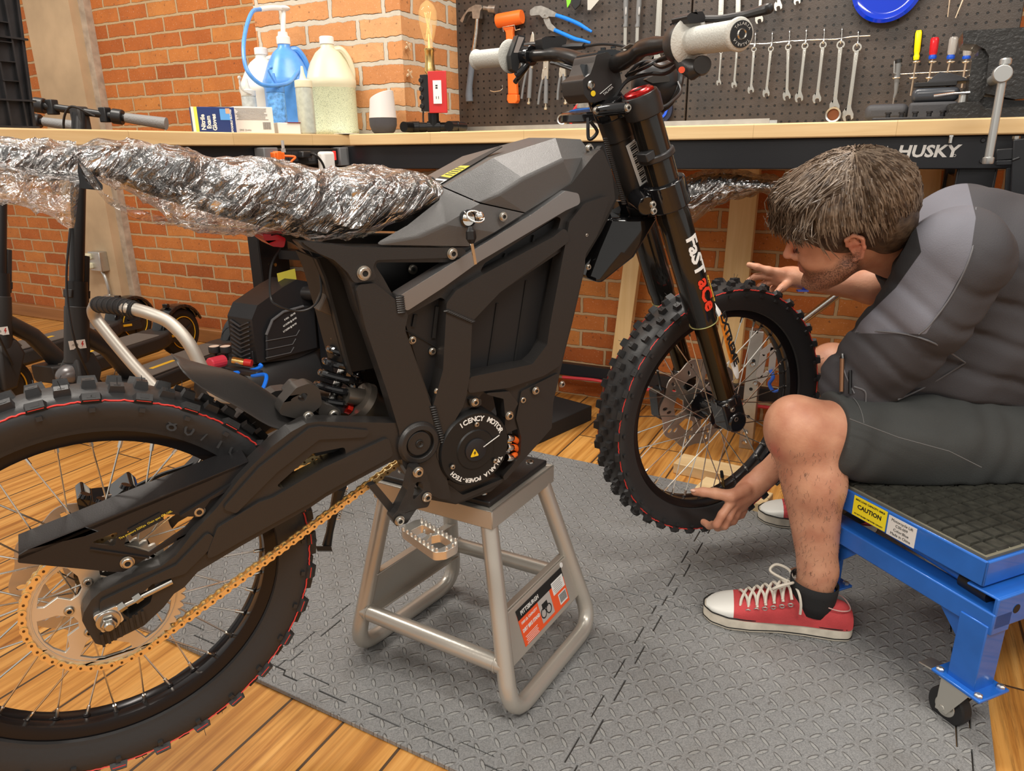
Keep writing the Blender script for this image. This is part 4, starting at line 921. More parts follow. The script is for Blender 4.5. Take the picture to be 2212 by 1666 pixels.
vprism('swivel_base',[(985,890),(1150,870),(1250,870),(1300,930),(1900,900),(1900,1015),(935,1018),(990,960)],2.13,2.33,bev=0.003)
mb=MB();p=on_y(2078,220,2.15);mb.cyl((p.x,2.16,BT+0.02),(p.x,2.16,BT+0.058),0.009,0.0085);mb.build('base_bolt',M_steel,vs)
mb=MB();mb.tube([on_y(2017,208,2.15),on_y(2060,202,2.15),on_y(2095,200,2.15)],0.004,10);mb.build('swivel_handle',M_chrome,vs)
M_zinc=mat('satin_zinc',(0.5,0.51,0.5),0.35,0.8)
hd=on_y(2165,160,1.98);tp=on_y(2171,140,1.98);bt=on_y(2135,345,1.98)
mb=MB();mb.cyl(hd+Vector((0,0.012,0)),hd+Vector((0,-0.014,0)),0.019,0.018,30);mb.cyl(hd+Vector((0,0.01,0)),hd+Vector((0,0.2,0)),0.0115,seg=18);mb.build('screw_head',M_zinc,vs,bevel=0.002)
mb=MB();mb.cyl(tp,bt,0.0085,seg=18);mb.lathe([(0.0085,0),(0.0115,0.003),(0.0115,0.012),(0.009,0.015)],axis_frame(tp-(tp-bt).normalized()*0.002,tp+(tp-bt)),18);mb.lathe([(0.0085,0),(0.0115,0.002),(0.0115,0.012),(0.0105,0.015)],axis_frame(bt+(tp-bt).normalized()*0.006,bt-(tp-bt)),18);mb.build('turning_bar',M_zinc,vs)
# ================================================================ the electric dirt bike
OB=Vector((-0.943,0.535,0.41));MBK=T(*OB)@RZ(math.radians(59.3))@RX(math.radians(1.35))
OF=Vector((-0.299,1.621,0.418));MFR=T(*OF)@RZ(math.radians(52.7))@RX(math.radians(1.35))
def loc_(M,px,py,off):
 R3=M.to_3x3().transposed();r=R3@ray(px,py);c=R3@(CO-M.translation);t=(-off-c.y)/r.y;p=c+r*t
 return Vector((p.x,-off,p.z))
def B(px,py,off=0.0):return loc_(MBK,px,py,off)  # bike frame: x forward, -y towards the camera, z up
def Fp(px,py,off=0.0):return loc_(MFR,px,py,off)  # steered front end
bike=thing('electric_dirt_bike','matt black electric dirt bike with gold chain and plastic-wrapped seat on a stand','dirt bike',(OB.x,OB.y,0.1))
MBI=MBK.inverted();MFI=MFR.inverted()
def bb(mb,name,mats,par=None,F=MBK,**kw):  # build a mesh whose vertices are in the bike (or fork) frame
 mb.v=[tuple(F@Vector(p))for p in mb.v];return mb.build(name,mats,bike if par is None else par,**kw)
XZ=Matrix(((1,0,0,0),(0,0,-1,0),(0,1,0,0),(0,0,0,1)))  # 2D x,y -> x,z ; z -> -y (towards camera)
def outline(pts,off,r=0.004,F=B):return arc_round([(F(a[0],a[1],off).x,F(a[0],a[1],off).z)+tuple(a[2:])for a in pts],r)
def side(mb,pts,off,th,holes=(),r=0.004,mirror=False,F=B,mi=0):
 o=outline(pts,off,r,F);hs=[outline(h,off,r,F)for h in holes]
 mb.prism(o,off-th,off,XZ,mi,hs)
 if mirror:mb.prism(o,-off,-off+th,XZ,mi,hs)
M_frame=mat('satin_black_anodised',(0.03,0.028,0.027),0.36,0.25,bump=0.12,bscale=700,spec=0.6)
M_cover=mat('textured_graphite_plastic',(0.085,0.083,0.082),0.36,bump=0.25,bscale=900,spec=0.6)
M_gloss=mat('gloss_black',(0.008,0.008,0.009),0.08,coat=0.5)
M_tyre=mat('tyre_rubber',(0.027,0.027,0.028),0.45,bump=0.15,bscale=150)
M_redl=mat('red_tyre_line',(0.75,0.05,0.04),0.5)
M_rim=mat('black_rim_alloy',(0.018,0.016,0.017),0.22,0.5)
M_spoke=mat('stainless_spoke',(0.75,0.72,0.66),0.22,1.0)
M_gold=mat('gold_chain_steel',(0.95,0.72,0.36),0.3,0.85)
M_alu=mat('machined_aluminium',(0.5,0.47,0.42),0.28,0.95)
M_bolt=mat('bolt_steel',(0.5,0.48,0.44),0.25,1.0)
YA=RX(PI/2)  # lathe axis along y
_bm=[]
def bolts(par,L,F=None,name='bolt'):  # every bolt its own part, sharing one mesh
 for p,r in L:
  if not _bm:b=MB();M=RX(PI/2);b.lathe([(1.2,-0.1),(1.2,0.12),(1,0.12),(1,0.55),(0.85,0.68),(0.5,0.68),(0.5,0.3)],M,20,0,cap1=False);b.lathe([(0,0.4),(0.52,0.4)],M,6,1,cap0=False);o=b.build(name,[M_alu,M_ink]);_bm.append(o)
  else:o=_bm[0].copy();COL.objects.link(o)
  o.name=name;o.parent=par;M=WM(par).inverted()@(F or MBK)@T(*p);o.matrix_parent_inverse=Matrix.Identity(4);o.location=M.to_translation();o.rotation_euler=M.to_euler();r*=0.88;o.scale=(r,r,r)
def wheel(name,F,nsp,disc_side,seedn,lab80):
 wf=lambda mb,nm,m,par,**k:bb(mb,nm,m,par,F=F,**k)
 mb=MB();prof=[(0.226,0.0),(0.2235,0.006),(0.2245,0.018),(0.236,0.0225),(0.2435,0.0235),(0.2435,0.02),(0.238,0.018),(0.234,0.0),(0.238,-0.018),(0.2435,-0.02),(0.2435,-0.0235),(0.236,-0.0225),(0.2245,-0.018),(0.2235,-0.006),(0.226,0.0)]
 mb.lathe(prof,YA,96,cap0=False,cap1=False);rim=wf(mb,name,M_rim,None,ang=50)
 mb=MB();half=[(0.2415,0.0255),(0.243,0.03),(0.2475,0.0315),(0.25,0.0325),(0.262,0.0385),(0.274,0.042),(0.284,0.0425),(0.291,0.038),(0.295,0.028),(0.2975,0.014)]
 sec=half+[(0.298,0.0)]+[(r,-y)for r,y in reversed(half)]
 mb.lathe(sec,YA,120,cap0=False,cap1=False)
 N=30 if lab80 else 38;KS=1.28 if lab80 else 1.0;rn=random.Random(seedn)
 def knob(a,y,r0,tilt,w,l,h,mi=0):
  c,s=math.cos(a),math.sin(a)
  rad=Vector((c*math.cos(tilt),math.sin(tilt),s*math.cos(tilt)));tan=Vector((-s,0,c));ax=tan.cross(rad)
  M=frame(Vector((c*r0,y,s*r0)),tan,-ax,rad);mb.box((0,0,h/2),(l,w,h),0,M,taper=0.8);
  mb.box((0,0,h-0.0002),(l*0.4,w*0.35,0.0012),0,M)
  if rn.random()<0.5:mb.tube([M@Vector((0,0,h)),M@Vector((rn.uniform(-.003,.003),rn.uniform(-.003,.003),h+rn.uniform(.004,.011)))],0.0005,3)
 for k in range(N):
  a=2*PI*k/N;d=PI/N
  for sg in(1,-1):
   knob(a,sg*0.035,0.289,sg*0.85,0.012,0.02*KS,0.013);knob(a+d,sg*0.0185,0.2945,sg*0.25,0.014,0.016*KS,0.012)
   mb.box((0,0,0),(0.007,0.011,0.006),0,frame(Vector((math.cos(a)*0.279,sg*0.0415,math.sin(a)*0.279)),(-math.sin(a),0,math.cos(a)),(0,1,0),(-math.cos(a),0,-math.sin(a))))
  knob(a,0.0,0.297,0,0.016,0.014*KS,0.011)
 ty=wf(mb,'tyre',M_tyre,rim,ang=40)
 mb=MB()
 for sg in(1,-1):
  pts=[];n=480
  for k in range(n):
   a=2*PI*k/n;w=rn.uniform(-0.0008,0.0008);on=abs((k*N/n)%1-0.5)>0.28;pts.append(Vector(((0.2895+w)*math.cos(a),sg*(0.0405+(0.0012 if on else 0)),(0.2895+w)*math.sin(a))))
  mb.tube(pts,0.0012,4,closed=True)
  if lab80:
   for k in range(N):
    a=2*PI*k/N;mb.box((0,0,0),(0.018,0.0022,0.0045),0,frame((math.cos(a)*0.2935,sg*0.0452,math.sin(a)*0.2935),(-math.sin(a),0,math.cos(a)),(0,1,0),(-math.cos(a),0,-math.sin(a))))
 wf(mb,'red_line',M_redl,ty if False else rim)
 # hub
 mb=MB();mb.lathe([(0.016,-0.062),(0.022,-0.055),(0.022,-0.04),(0.036,-0.036),(0.036,-0.031),(0.022,-0.027),(0.02,0.0),(0.022,0.027),(0.036,0.031),(0.036,0.036),(0.022,0.04),(0.022,0.055),(0.016,0.062)],YA,36);wf(mb,'hub',M_gloss,rim)
 # spokes: four kinds, turned round the hub
 kinds=[]
 for kd in range(4):
  sg=1 if kd<2 else-1;dr=1 if kd%2 else-1;a0=0;ar=dr*0.95
  p0=Vector((0.034*math.cos(ar),sg*0.034,0.034*math.sin(ar)));p1=Vector((0.226,sg*0.004,0));mb=MB()
  q=p1+(p0-p1).normalized()*0.016;mb.cyl(p0,q,0.0013,seg=6);mb.cyl(q,p1,0.0026,0.003,seg=8);mb.sphere(p1+Vector((-0.001,0,0)),(0.003,0.0055,0.0055),10,6,1)
  me_o=mb.build('spoke',[M_spoke,M_rim]);kinds.append(me_o)
 inv=WM(rim).inverted()
 for k in range(nsp):
  kd=k%4;o=kinds[kd]if k<4 else kinds[kd].copy()
  if k>=4:COL.objects.link(o)
  o.parent=rim;Mx=inv@F@RY(-2*PI*(k+0.5)/nsp);o.matrix_parent_inverse=Matrix.Identity(4);o.location=Mx.to_translation();o.rotation_euler=Mx.to_euler()
 # disc
 y=disc_side*0.05;R=0.112;mb=MB();holes=[]
 for k in range(10):
  a=2*PI*k/10
  for rr,da in((0.1,0),(0.088,0.12)):
   holes.append([((rr+0.0045*math.sin(t)*1.6)*math.cos(a+da+0.045*math.cos(t)),(rr+0.0045*math.sin(t)*1.6)*math.sin(a+da+0.045*math.cos(t)))for t in[2*PI*j/8 for j in range(8)]])
 for k in range(6):
  a=2*PI*k/6;w=0.36;holes.append([(r*math.cos(a+s),r*math.sin(a+s))for r,s in((0.05,-w*0.8),(0.072,-w*0.95),(0.074,0),(0.072,w*0.95),(0.05,w*0.8),(0.046,0))])
 out=[(R*(1+0.035*math.cos(10*t))*math.cos(t),R*(1+0.035*math.cos(10*t))*math.sin(t))for t in[2*PI*j/120 for j in range(120)]]
 mb.prism(out,-y-0.0015,-y+0.0015,XZ,0,holes);wf(mb,'brake_disc',mat('disc_steel',(0.55,0.5,0.45),0.32,0.85),rim)
 return rim
rw=wheel('rear_wheel',MBK,36,1,3,True)
fwh=wheel('front_wheel',MFR,36,1,5,False)
mb=MB()
for i,ch in enumerate('80/100-18'):  # size moulded into the rear sidewall
 a=math.radians(63-i*5.2);MM=XZ@T(0.2625*math.cos(a),0.2625*math.sin(a),0.0402)@RZ(a-PI/2)@RX(-0.3);text_mesh(ch,0.026,MM,0.0008,mb=mb,sx=1.25)
bb(mb,'sidewall_lettering',M_tyre,rw,smooth=False)
# tyre valve on the front rim
p=Fp(1556,1001,0.0);d=Vector((p.x,0,p.z)).normalized();mb=MB();a=d*0.224;mb.cyl(a,a-d*0.03,0.0035);mb.cyl(a-d*0.028,a-d*0.046,0.0045,0.0038,mi=1);bb(mb,'tyre_valve',[M_brass,M_black],fwh,F=MFR)
# ---- swingarm
mb=MB();arm=[(177,1341),(181,1324),(197,1297),(217,1279),(300,1243),(347,1225),(380,1200),(416,1153),(467,1099),(517,1035),(542,1009),(586,966),(629,933),(662,915),(687,911),(858,914),(905,930),(905,990),(850,995),(705,1073),(673,1095),(524,1178),(427,1236),(398,1269),(376,1283),(354,1312),(311,1352),(224,1395),(206,1391),(188,1362)]
h1=[(597,1050),(676,980,.006),(745,966,.006),(748,984),(611,1056)];h2=[(262,1322),(322,1264),(336,1261),(325,1302),(278,1336)]
side(mb,arm,0.098,0.032,[h1,h2],0.006,True)
mb.v=mb.v;bb(mb,'swingarm',M_frame,bevel=0.007,seg=3)
mb=MB();side(mb,[(470,1140),(560,1085),(590,1075),(700,1010),(840,945),(850,985),(705,1064),(673,1086),(524,1168),(440,1216)],0.1035,0.01,r=0.008);side(mb,[(216,1300),(380,1222),(450,1150),(470,1170),(400,1240),(330,1262),(262,1318),(215,1340)],0.1025,0.01,r=0.006);side(mb,[(480,1100),(560,1010),(668,925),(690,921),(800,930),(790,945),(690,950),(600,1020),(510,1110)],0.1025,0.008,r=0.006)
mb.box((0.33,0,0.17),(0.05,0.14,0.035));bb(mb,'swingarm_ridge',M_frame,bevel=0.006,seg=3)
mb=MB();q=[B(*a,0.1)for a in((300,1262),(345,1244),(372,1236))];mb.cyl(B(300,1292,.1),B(372,1256,.1),0.0042,seg=12)
for a in((262,1312),(297,1293)):mb.cyl(B(*a,0.1)-Vector((0.004,0,0)),B(*a,0.1)+Vector((0.005,0,0.004)),0.0075,seg=6)
mb.cyl(B(262,1311,0.1),B(300,1292,.1),0.0045,seg=10);bb(mb,'chain_adjuster',M_bolt)
mb=MB();side(mb,[(200,1333),(252,1309),(269,1340),(221,1369)],0.106,0.012,r=0.004);bb(mb,'axle_block',mat('zinc_plate',(0.72,0.7,0.66),0.3,0.9),bevel=0.001)
mb=MB();c=B(234,1341,0.1065);M=T(*c)@YA;mb.lathe([(0.015,0),(0.015,0.002),(0.012,0.003)],M,30);mb.lathe([(0.0105,0.002),(0.0105,0.01),(0.009,0.012)],M,6);mb.lathe([(0.0065,0.01),(0.0065,0.016),(0.005,0.018)],M,20);mb.cyl((0,-0.09,0),(0,0.09,0),0.008);bb(mb,'axle_nut',M_bolt,bevel=0.0006)
mb=MB()
for k in range(8):a=B(222+k*12.5,1383-k*7.2,0.099);mb.box(a+Vector((0,-0.0008,0)),(0.0035,0.003,0.02),0)
bb(mb,'index_marks',M_frame)
# ---- chain guard
mb=MB();g=[(38,1216),(40,1200),(60,1188),(300,1093),(535,997),(542,1009),(517,1037),(440,1135),(322,1203),(266,1236),(245,1236)]
side(mb,g,0.082,0.003,[[(192,1174),(256,1148),(248,1180)],[(276,1148),(300,1131),(350,1112),(425,1112),(400,1140),(322,1194),(268,1180)]],0.003);M_guard=mat('black_guard_plate',(0.022,0.021,0.022),0.32,0.3,bump=0.1,bscale=600)
a,b_=B(40,1203,0.082),B(537,998,0.082);mb.loft([[a,a+Vector((0,0.055,0.004)),a+Vector((0,0.055,0.001)),a-Vector((0,0,0.004))],[b_,b_+Vector((0,0.055,0.004)),b_+Vector((0,0.055,0.001)),b_-Vector((0,0,0.004))]])
mb.beam(B(195,1186,.083),B(322,1205,.083),0.004,0.002);side(mb,[(385,1117),(505,1043),(508,1053),(455,1080),(430,1116)],0.088,0.006,r=0.002);gd=bb(mb,'chain_guard',M_guard,bevel=0.0012)
bolts(gd,[(B(*q,0.083),0.0085)for q in((275,1215),(429,1104))])
mb=MB();a,b_=B(280,1152,.084),B(350,1115,.084);d=(b_-a).normalized();MM=frame((a+b_)/2,d,Vector((0,1,0)).cross(d)*-1,(0,-1,0));mb.box((0,0,0),((b_-a).length,0.012,0.001),1,MM)
text_mesh('Tire pressure 225Kpa  Chain spec 428-108L',0.0042,MM@T(0,0,0.0006),0.0002,mb=mb,sx=0.95);bb(mb,'guard_label',[mat('label_yellow',(0.8,0.6,0.05),0.5),M_ink],gd,smooth=False)
# ---- sprocket and chain
SC=Vector((0,-0.058,0));RS=0.098
mb=MB();nt=48;out=[]
for k in range(nt*4):a=2*PI*k/(nt*4);out.append(((RS+(0.0035,0.001,-0.004,0.001)[k%4])*math.cos(a),(RS+(0.0035,0.001,-0.004,0.001)[k%4])*math.sin(a)))
holes=[]
for k in range(6):
 a=2*PI*k/6+0.35;w=0.4
 holes.append([(r*math.cos(a+s),r*math.sin(a+s))for r,s in((0.042,-w*0.6),(0.06,-w*1.05),(0.082,-w),(0.084,-w*0.5),(0.085,0),(0.084,w*0.5),(0.082,w),(0.074,w*1.0),(0.062,w*0.45),(0.045,w*0.5),(0.04,0))])
mb.prism(out,0.056,0.061,XZ,0,holes);mb.torus(T(0,-0.061,0)@YA,0.0885,0.0012,60,6);sp=bb(mb,'sprocket',mat('sprocket_steel',(0.72,0.68,0.6),0.35,0.75),rw,bevel=0.0008)
bolts(rw,[(Vector((0.045*math.cos(k*PI/3+0.9),-0.061,0.045*math.sin(k*PI/3+0.9))),0.0065)for k in range(6)])
FS=B(868,952,0.058);FSr=0.03
def chain_path():
 C1=Vector((0,0));C2=Vector((FS.x,FS.z));d=C2-C1;L=d.length;th=math.atan2(d.y,d.x);al=math.acos((RS-FSr)/L);pts=[]
 for k in range(61):a=th+al+(2*PI-2*al)*k/60;pts.append(C1+Vector((math.cos(a),math.sin(a)))*RS)
 for k in range(21):a=th-al+2*al*k/20;pts.append(C2+Vector((math.cos(a),math.sin(a)))*FSr)
 pts.append(pts[0]);return pts
cp=chain_path();cum=[0]
for i in range(1,len(cp)):cum.append(cum[-1]+(cp[i]-cp[i-1]).length)
NL=round(cum[-1]/0.0127/2)*2
def at_len(s):
 s%=cum[-1]
 for i in range(1,len(cum)):
  if cum[i]>=s:t=(s-cum[i-1])/(cum[i]-cum[i-1]+1e-12);return cp[i-1].lerp(cp[i],t)
pins=[at_len(cum[-1]*k/NL)for k in range(NL)];mb=MB()
for k in range(NL):
 a,b_=pins[k],pins[(k+1)%NL];d=(b_-a);L=d.length;ang=math.atan2(d.y,d.x);o2=0.0058 if k%2 else 0.0038;pl=[]
 for j in range(7):t=PI/2+PI*j/6*1.0;pl.append((0.0052*math.cos(t),0.0052*math.sin(t)))
 pl.append((L/2,-0.0036))
 for j in range(7):t=-PI/2+PI*j/6;pl.append((L+0.0052*math.cos(t),0.0052*math.sin(t)))
 pl.append((L/2,0.0036));MM=T(0,-0.058,0)@XZ@T(a.x,a.y,0)@RZ(ang)
 for sg in(1,-1):mb.prism(pl,sg*o2-0.0007,sg*o2+0.0007,MM)
 mb.lathe([(0.0038,-0.004),(0.0038,0.004)],MM,10);mb.lathe([(0.0018,-0.0072),(0.0018,0.0072)],MM,8,1)
o=bb(mb,'chain',[M_gold,mat('dark_pin',(0.12,0.06,0.02),0.4,0.6)]);o['kind']='stuff'
mb=MB();mb.cyl(FS+Vector((0,-0.004,0)),FS+Vector((0,0.004,0)),0.028,seg=14);bb(mb,'front_sprocket',M_darksteel)
# ---- rear caliper (far side) and brake line
mb=MB()
for pts,o1,th in(([(165,1080),(180,1068),(200,1085),(240,1080),(262,1062),(285,1045),(302,1060),(300,1085),(262,1112),(215,1135),(178,1128)],-0.035,0.05),):side(mb,pts,o1,th,r=0.004)
for q in((182,1075),(270,1055),(217,1085)):mb.cyl(B(*q,-0.03),B(q[0]+3,q[1]-8,-0.03),0.008,0.007,14)
bb(mb,'brake_caliper',M_gloss,bevel=0.004,seg=3)
mb=MB();mb.tube(smooth_path([B(285,1055,-.06),B(350,1025,-.07),B(420,1000,-.08),B(520,940,-.08),B(600,900,-.06)]),0.0035,8);bb(mb,'brake_line',M_black)
# ---- main frame
fr_out=[(640,520),(700,531),(770,532),(1010,534),(1134,459),(1235,396),(1282,336),(1300,318),(1322,372),(1329,430),(1289,511),(1264,548),(1264,577),(1246,656),(1235,703),(1221,757),(1210,804),(1195,870),(1181,917),(1148,956),(1127,985),(1083,1043),(985,1088),(950,1078),(905,1060),(873,1010),(862,931),(855,906),(837,848),(823,797),(808,757),(790,710),(772,667),(758,620),(751,602),(740,584),(722,566),(700,553),(660,540)]
tri=[(806,567),(1002,567),(995,582),(866,642),(850,640),(828,600)]
slot=[(1036,588),(1047,569),(1203,468),(1212,472),(1206,493),(1195,511),(1054,590)]
win=[(1015,812),(1020,695,.004),(1080,632),(1217,540),(1216,560),(1185,703),(1181,740),(1165,770),(1148,786),(1112,792)]
lwin=[(874,685),(953,642),(966,652),(960,750),(953,830),(936,873),(925,850),(877,718)]
mwin=[(1042,850),(1080,845),(1085,870),(1092,905),(1088,940),(1120,925),(1126,945),(1124,985),(1085,1035),(1000,1070),(960,1040),(985,900),(1020,880)]
mb=MB();side(mb,fr_out,0.092,0.03,[tri,slot,win,lwin,mwin],0.008,True);fm=bb(mb,'frame',M_frame,bevel=0.009,seg=3)
mb=MB()
side(mb,[(862,640),(1004,552),(1150,462),(1222,412),(1250,418),(1255,440),(1222,455),(1036,565),(960,620),(880,672),(868,665)],0.104,0.03,r=0.008,mirror=True);bb(mb,'upper_frame_tube',mat('highlit_black_anodised',(0.3,0.3,0.305),0.34,0.8),fm,bevel=0.012,seg=4)  # paler than the frame: highlight on the rounded top put into the colour
mb=MB()
side(mb,[(965,655),(985,628),(1040,595),(1195,512),(1222,490),(1232,520),(1080,632),(1020,695),(1015,812),(1008,855),(1000,880),(985,905),(955,1005),(944,990),(935,880),(957,800)],0.103,0.03,r=0.01,mirror=True)
side(mb,[(1230,480),(1262,440),(1320,420),(1289,511),(1266,548),(1262,577),(1235,690),(1210,790),(1175,812),(1100,838),(1010,850),(1014,815),(1112,795),(1150,787),(1182,745),(1188,703),(1218,545)],0.101,0.028,r=0.008,mirror=True)
side(mb,[(768,616),(810,612),(858,650),(882,680),(874,715),(935,885),(975,1080),(950,1078),(905,1058),(870,1005),(862,931),(837,848),(790,710)],0.102,0.028,r=0.008,mirror=True)
side(mb,[(645,521),(770,534),(1004,536),(1008,556),(812,562),(806,578),(815,604),(765,612),(752,590),(722,562),(690,548)],0.101,0.024,r=0.009,mirror=True)
bb(mb,'forged_members',M_frame,fm,bevel=0.01,seg=4)
for(a,b_,n,r)in(((864,642),(868,675),8,0.005),((966,672),(1020,695),13,0.0045),((936,880),(965,985),22,0.004),((1308,300),(1348,440),34,0.0042),((1322,430),(1296,500),14,0.003)):
 off=0.104 if a[0]<1200 else 0.05;mb=MB()
 for k in range(n):t=k/(n-1);p=B(a[0]+(b_[0]-a[0])*t,a[1]+(b_[1]-a[1])*t,off);mb.sphere(p,(r*1.4,r*0.7,r*0.55),8,6)
 bb(mb,'weld_bead',M_frame,fm)
mb=MB()
for off in(0.062,-0.05):side(mb,[(1222,470),(1240,395),(1282,340),(1302,312),(1338,420),(1300,500),(1264,560),(1225,560)],off+0.0,0.012,r=0.004)
bb(mb,'head_gusset',mat('deep_black_plate',(0.01,0.01,0.01),0.45),fm,bevel=0.003)
# inner panels seen through the frame: battery, side cover, rear box
mb=MB();side(mb,[(985,820),(1000,680),(1225,530),(1222,700),(1175,800)],0.062,0.12,r=0.004);bat=bb(mb,'battery_pack',mat('battery_black',(0.013,0.013,0.014),0.5),bevel=0.003)
mb=MB()
for a,b_ in(((1074,655),(1053,800)),((1137,606),(1109,795)),((1196,560),(1180,760))):mb.beam(B(*a,0.0625),B(*b_,0.0625),0.004,0.003,up=(0,1,0))
for a,b_ in(((1090,548),(1084,562)),((1152,508),(1148,524))):mb.beam(B(*a,0.075),B(*b_,0.075),0.004,0.01,up=(0,1,0))
bb(mb,'panel_groove',M_ink,bat)
mb=MB();side(mb,[(870,680),(960,640),(972,660),(960,880),(930,880)],0.075,0.01,r=0.003);side(mb,[(1030,595),(1050,565),(1212,465),(1214,500),(1054,596)],0.075,0.01);side(mb,[(800,566),(1010,560),(860,650)],0.02,0.02);inn=bb(mb,'inner_cover',M_black,bevel=0.002)
mb=MB();mb.tube([B(873,712,.0765),B(912,733,.0765),B(955,757,.0765)],0.001,5)
for a,b_ in(((898,680),(893,706)),((944,662),(936,730))):mb.beam(B(*a,0.077),B(*b_,0.077),0.006,0.003,up=(0,1,0))
bb(mb,'cover_seam',M_ink,inn)
bolts(fm,[(B(*q,o1),r)for q,o1,r in(((977,548),.102,.0085),((786,590),.102,.01),((892,582),.03,.0075),((891,735),.077,.006),((934,759),.077,.006),((1026,869),.1,.0068),((1157,844),.1,.0068),((1129,864),.095,.006),((1214,830),.06,.006),((1100,898),.1,.0075),((1087,468),.108,.0068),((1273,321),.066,.0075),((903,1020),.13,.0085),((944,845),.1,.005),((1271,577),.06,.005),((1030,917),.112,.004),((1070,996),.112,.004),((978,1009),.112,.004),((1267,508),.1,.003))])
# pivot boss
mb=MB();c=B(903,956,0.1);M=T(*c)@YA;mb.lathe([(0.036,-0.03),(0.036,0.004),(0.032,0.009),(0.024,0.01),(0.024,0.005)],M,48,cap1=False);mb.lathe([(0.0,0.006),(0.02,0.006),(0.0215,0.004)],M,40);mb.lathe([(0.0045,0.0062),(0.006,0.009),(0.0075,0.0062)],M,24);mb.cyl((c.x,-0.1,c.z),(c.x,0.1,c.z),0.02);bb(mb,'pivot_boss',M_frame,bevel=0.001)
# ---- motor
mc=B(1027,971,0.108);mb=MB();M=T(*mc)@YA
mb.lathe([(0.068,-0.17),(0.068,-0.02),(0.0665,-0.004),(0.064,0.0),(0.036,0.0),(0.034,0.0025),(0.0,0.0025)],M,72);mt=bb(mb,'motor',mat('motor_black',(0.014,0.014,0.014),0.42,0.2,bump=0.1,bscale=500))
mb=MB();mb.lathe([(0.02,0.002),(0.02,0.005),(0.018,0.006),(0.0,0.006)],T(*(mc+Vector((-0.001,0,0.001))))@YA,40);
bb(mb,'motor_hub',M_darksteel,mt)
mb=MB()
for i,ch in enumerate('ICENCY MOTOR'):a=math.radians(118-i*8.4);text_mesh(ch,0.0125,XZ@T(mc.x+0.0545*math.cos(a),mc.z+0.0545*math.sin(a),-mc.y+0.0004)@RZ(a-PI/2),0.0003,mb=mb,bold=0.0003)
for i,ch in enumerate('TALARIA POWER-TECH'[::-1]):a=math.radians(-142+i*6.6);text_mesh(ch,0.0105,XZ@T(mc.x+0.0555*math.cos(a),mc.z+0.0555*math.sin(a),-mc.y+0.0004)@RZ(a-PI/2),0.0003,mb=mb,bold=0.0003)
mb.beam(mc+Vector((0.012,-0.0065,0.004)),mc+Vector((0.046,-0.002,0.016)),0.0012,0.001)
bb(mb,'motor_lettering',mat('bright_print',(0.85,0.85,0.82),0.5),mt,smooth=False)
c=B(1025,978,0.1155);mb=MB();mb.prism(arc_round([(-0.0085,-0.007),(0.0085,-0.007),(0,0.008)],0.002),0,0.0006,T(*c)@XZ);mb.prism([(-0.001,-0.005),(0.003,0.0),(0.0008,0.0),(0.0018,0.004),(-0.0022,-0.001),(0,-0.001)],0.0006,0.0009,T(*c)@XZ,1);bb(mb,'warning_triangle',[mat('warning_yellow',(0.9,0.6,0.02),0.4),M_ink],mt,smooth=False)
for k,(y0,y1)in enumerate(((942,948),(962,965),(985,981))):
 mb=MB();a=B(1100,y0+2,0.09);b_=B(1112,y0+5,0.085);mb.lathe([(0.0062,0),(0.0075,0.003),(0.0075,0.012),(0.0055,0.018)],axis_frame(a-Vector((0.006,0,0)),b_),12);bb(mb,'cable_gland',M_chrome,mt)
 mb=MB();mb.tube(smooth_path([B(1104,y0+3,.088),B(1113,y1+2,.085),B(1120,y1+8,.08),B(1122,990,0.05)]),0.0055,10);bb(mb,'orange_cable',M_orange,mt)
mb=MB();side(mb,[(1126,846),(1210,804),(1195,870),(1192,925),(1170,950),(1090,1040),(1086,1030),(1124,985),(1126,945),(1115,905)],0.096,0.01,r=0.006);side(mb,[(1040,850),(1100,846),(1120,872),(1100,905),(1092,905),(1088,862)],0.1,0.012,r=0.004);side(mb,[(1012,862),(1040,862),(1040,875),(1030,880),(1018,880)],0.1,0.012);side(mb,[(930,1040),(1100,1030),(1060,1062),(985,1090),(930,1080)],0.085,0.17,r=0.006);bb(mb,'motor_guard',M_frame,mt,bevel=0.003)
# ---- shock absorber
a,b_=B(803,620,0.0),B(715,872,0.0);d=(b_-a);L=d.length;M=axis_frame(a,b_);mb=MB();pts=[]
n=7.2;s0=0.25
for k in range(170):t=k/169;pts.append(M@Vector((0.031*math.cos(2*PI*n*t),0.031*math.sin(2*PI*n*t),L*(s0+(0.97-s0)*t))))
mb.tube(pts,0.0058,10);sh=bb(mb,'shock_spring',M_gloss)
mb=MB();mb.cyl(a,a+d*0.5,0.022);mb.cyl(a+d*0.3,a+d*0.99,0.0075,mi=1);mb.cyl(a+d*0.95,a+d*1.02,0.034,seg=28);mb.cyl(a+d*0.18,a+d*0.25,0.036,seg=28);mb.cyl(a+d*1.02,a+d*1.12,0.014);bb(mb,'shock_body',[M_darksteel,M_chrome],sh)
mb=MB();c=B(725,655,0.02);mb.box((0,0,0),(0.05,0.03,0.04),0,T(*c)@RY(0.5));mb.cyl(c,c+Vector((0.015,0,-0.035)),0.008);mb.cyl(c+Vector((-.01,0,.01)),c+Vector((0.02,0,0.06)),0.006);bb(mb,'cable_connector',mat('smoky_brown_plastic',(0.07,0.05,0.035),0.25),bevel=0.002)
a,b_=B(775,862,0.03),B(845,905,0.03);mb=MB();mb.lathe([(0.03,0),(0.033,0.01),(0.026,0.02),(0.022,0.075),(0.024,0.08)],axis_frame(a,b_),30);mb.cyl(a-Vector((0.02,0,-0.01)),a+Vector((0.01,0,0)),0.014);bb(mb,'shock_reservoir',mat('brown_grey_alloy',(0.14,0.12,0.1),0.35,0.7))
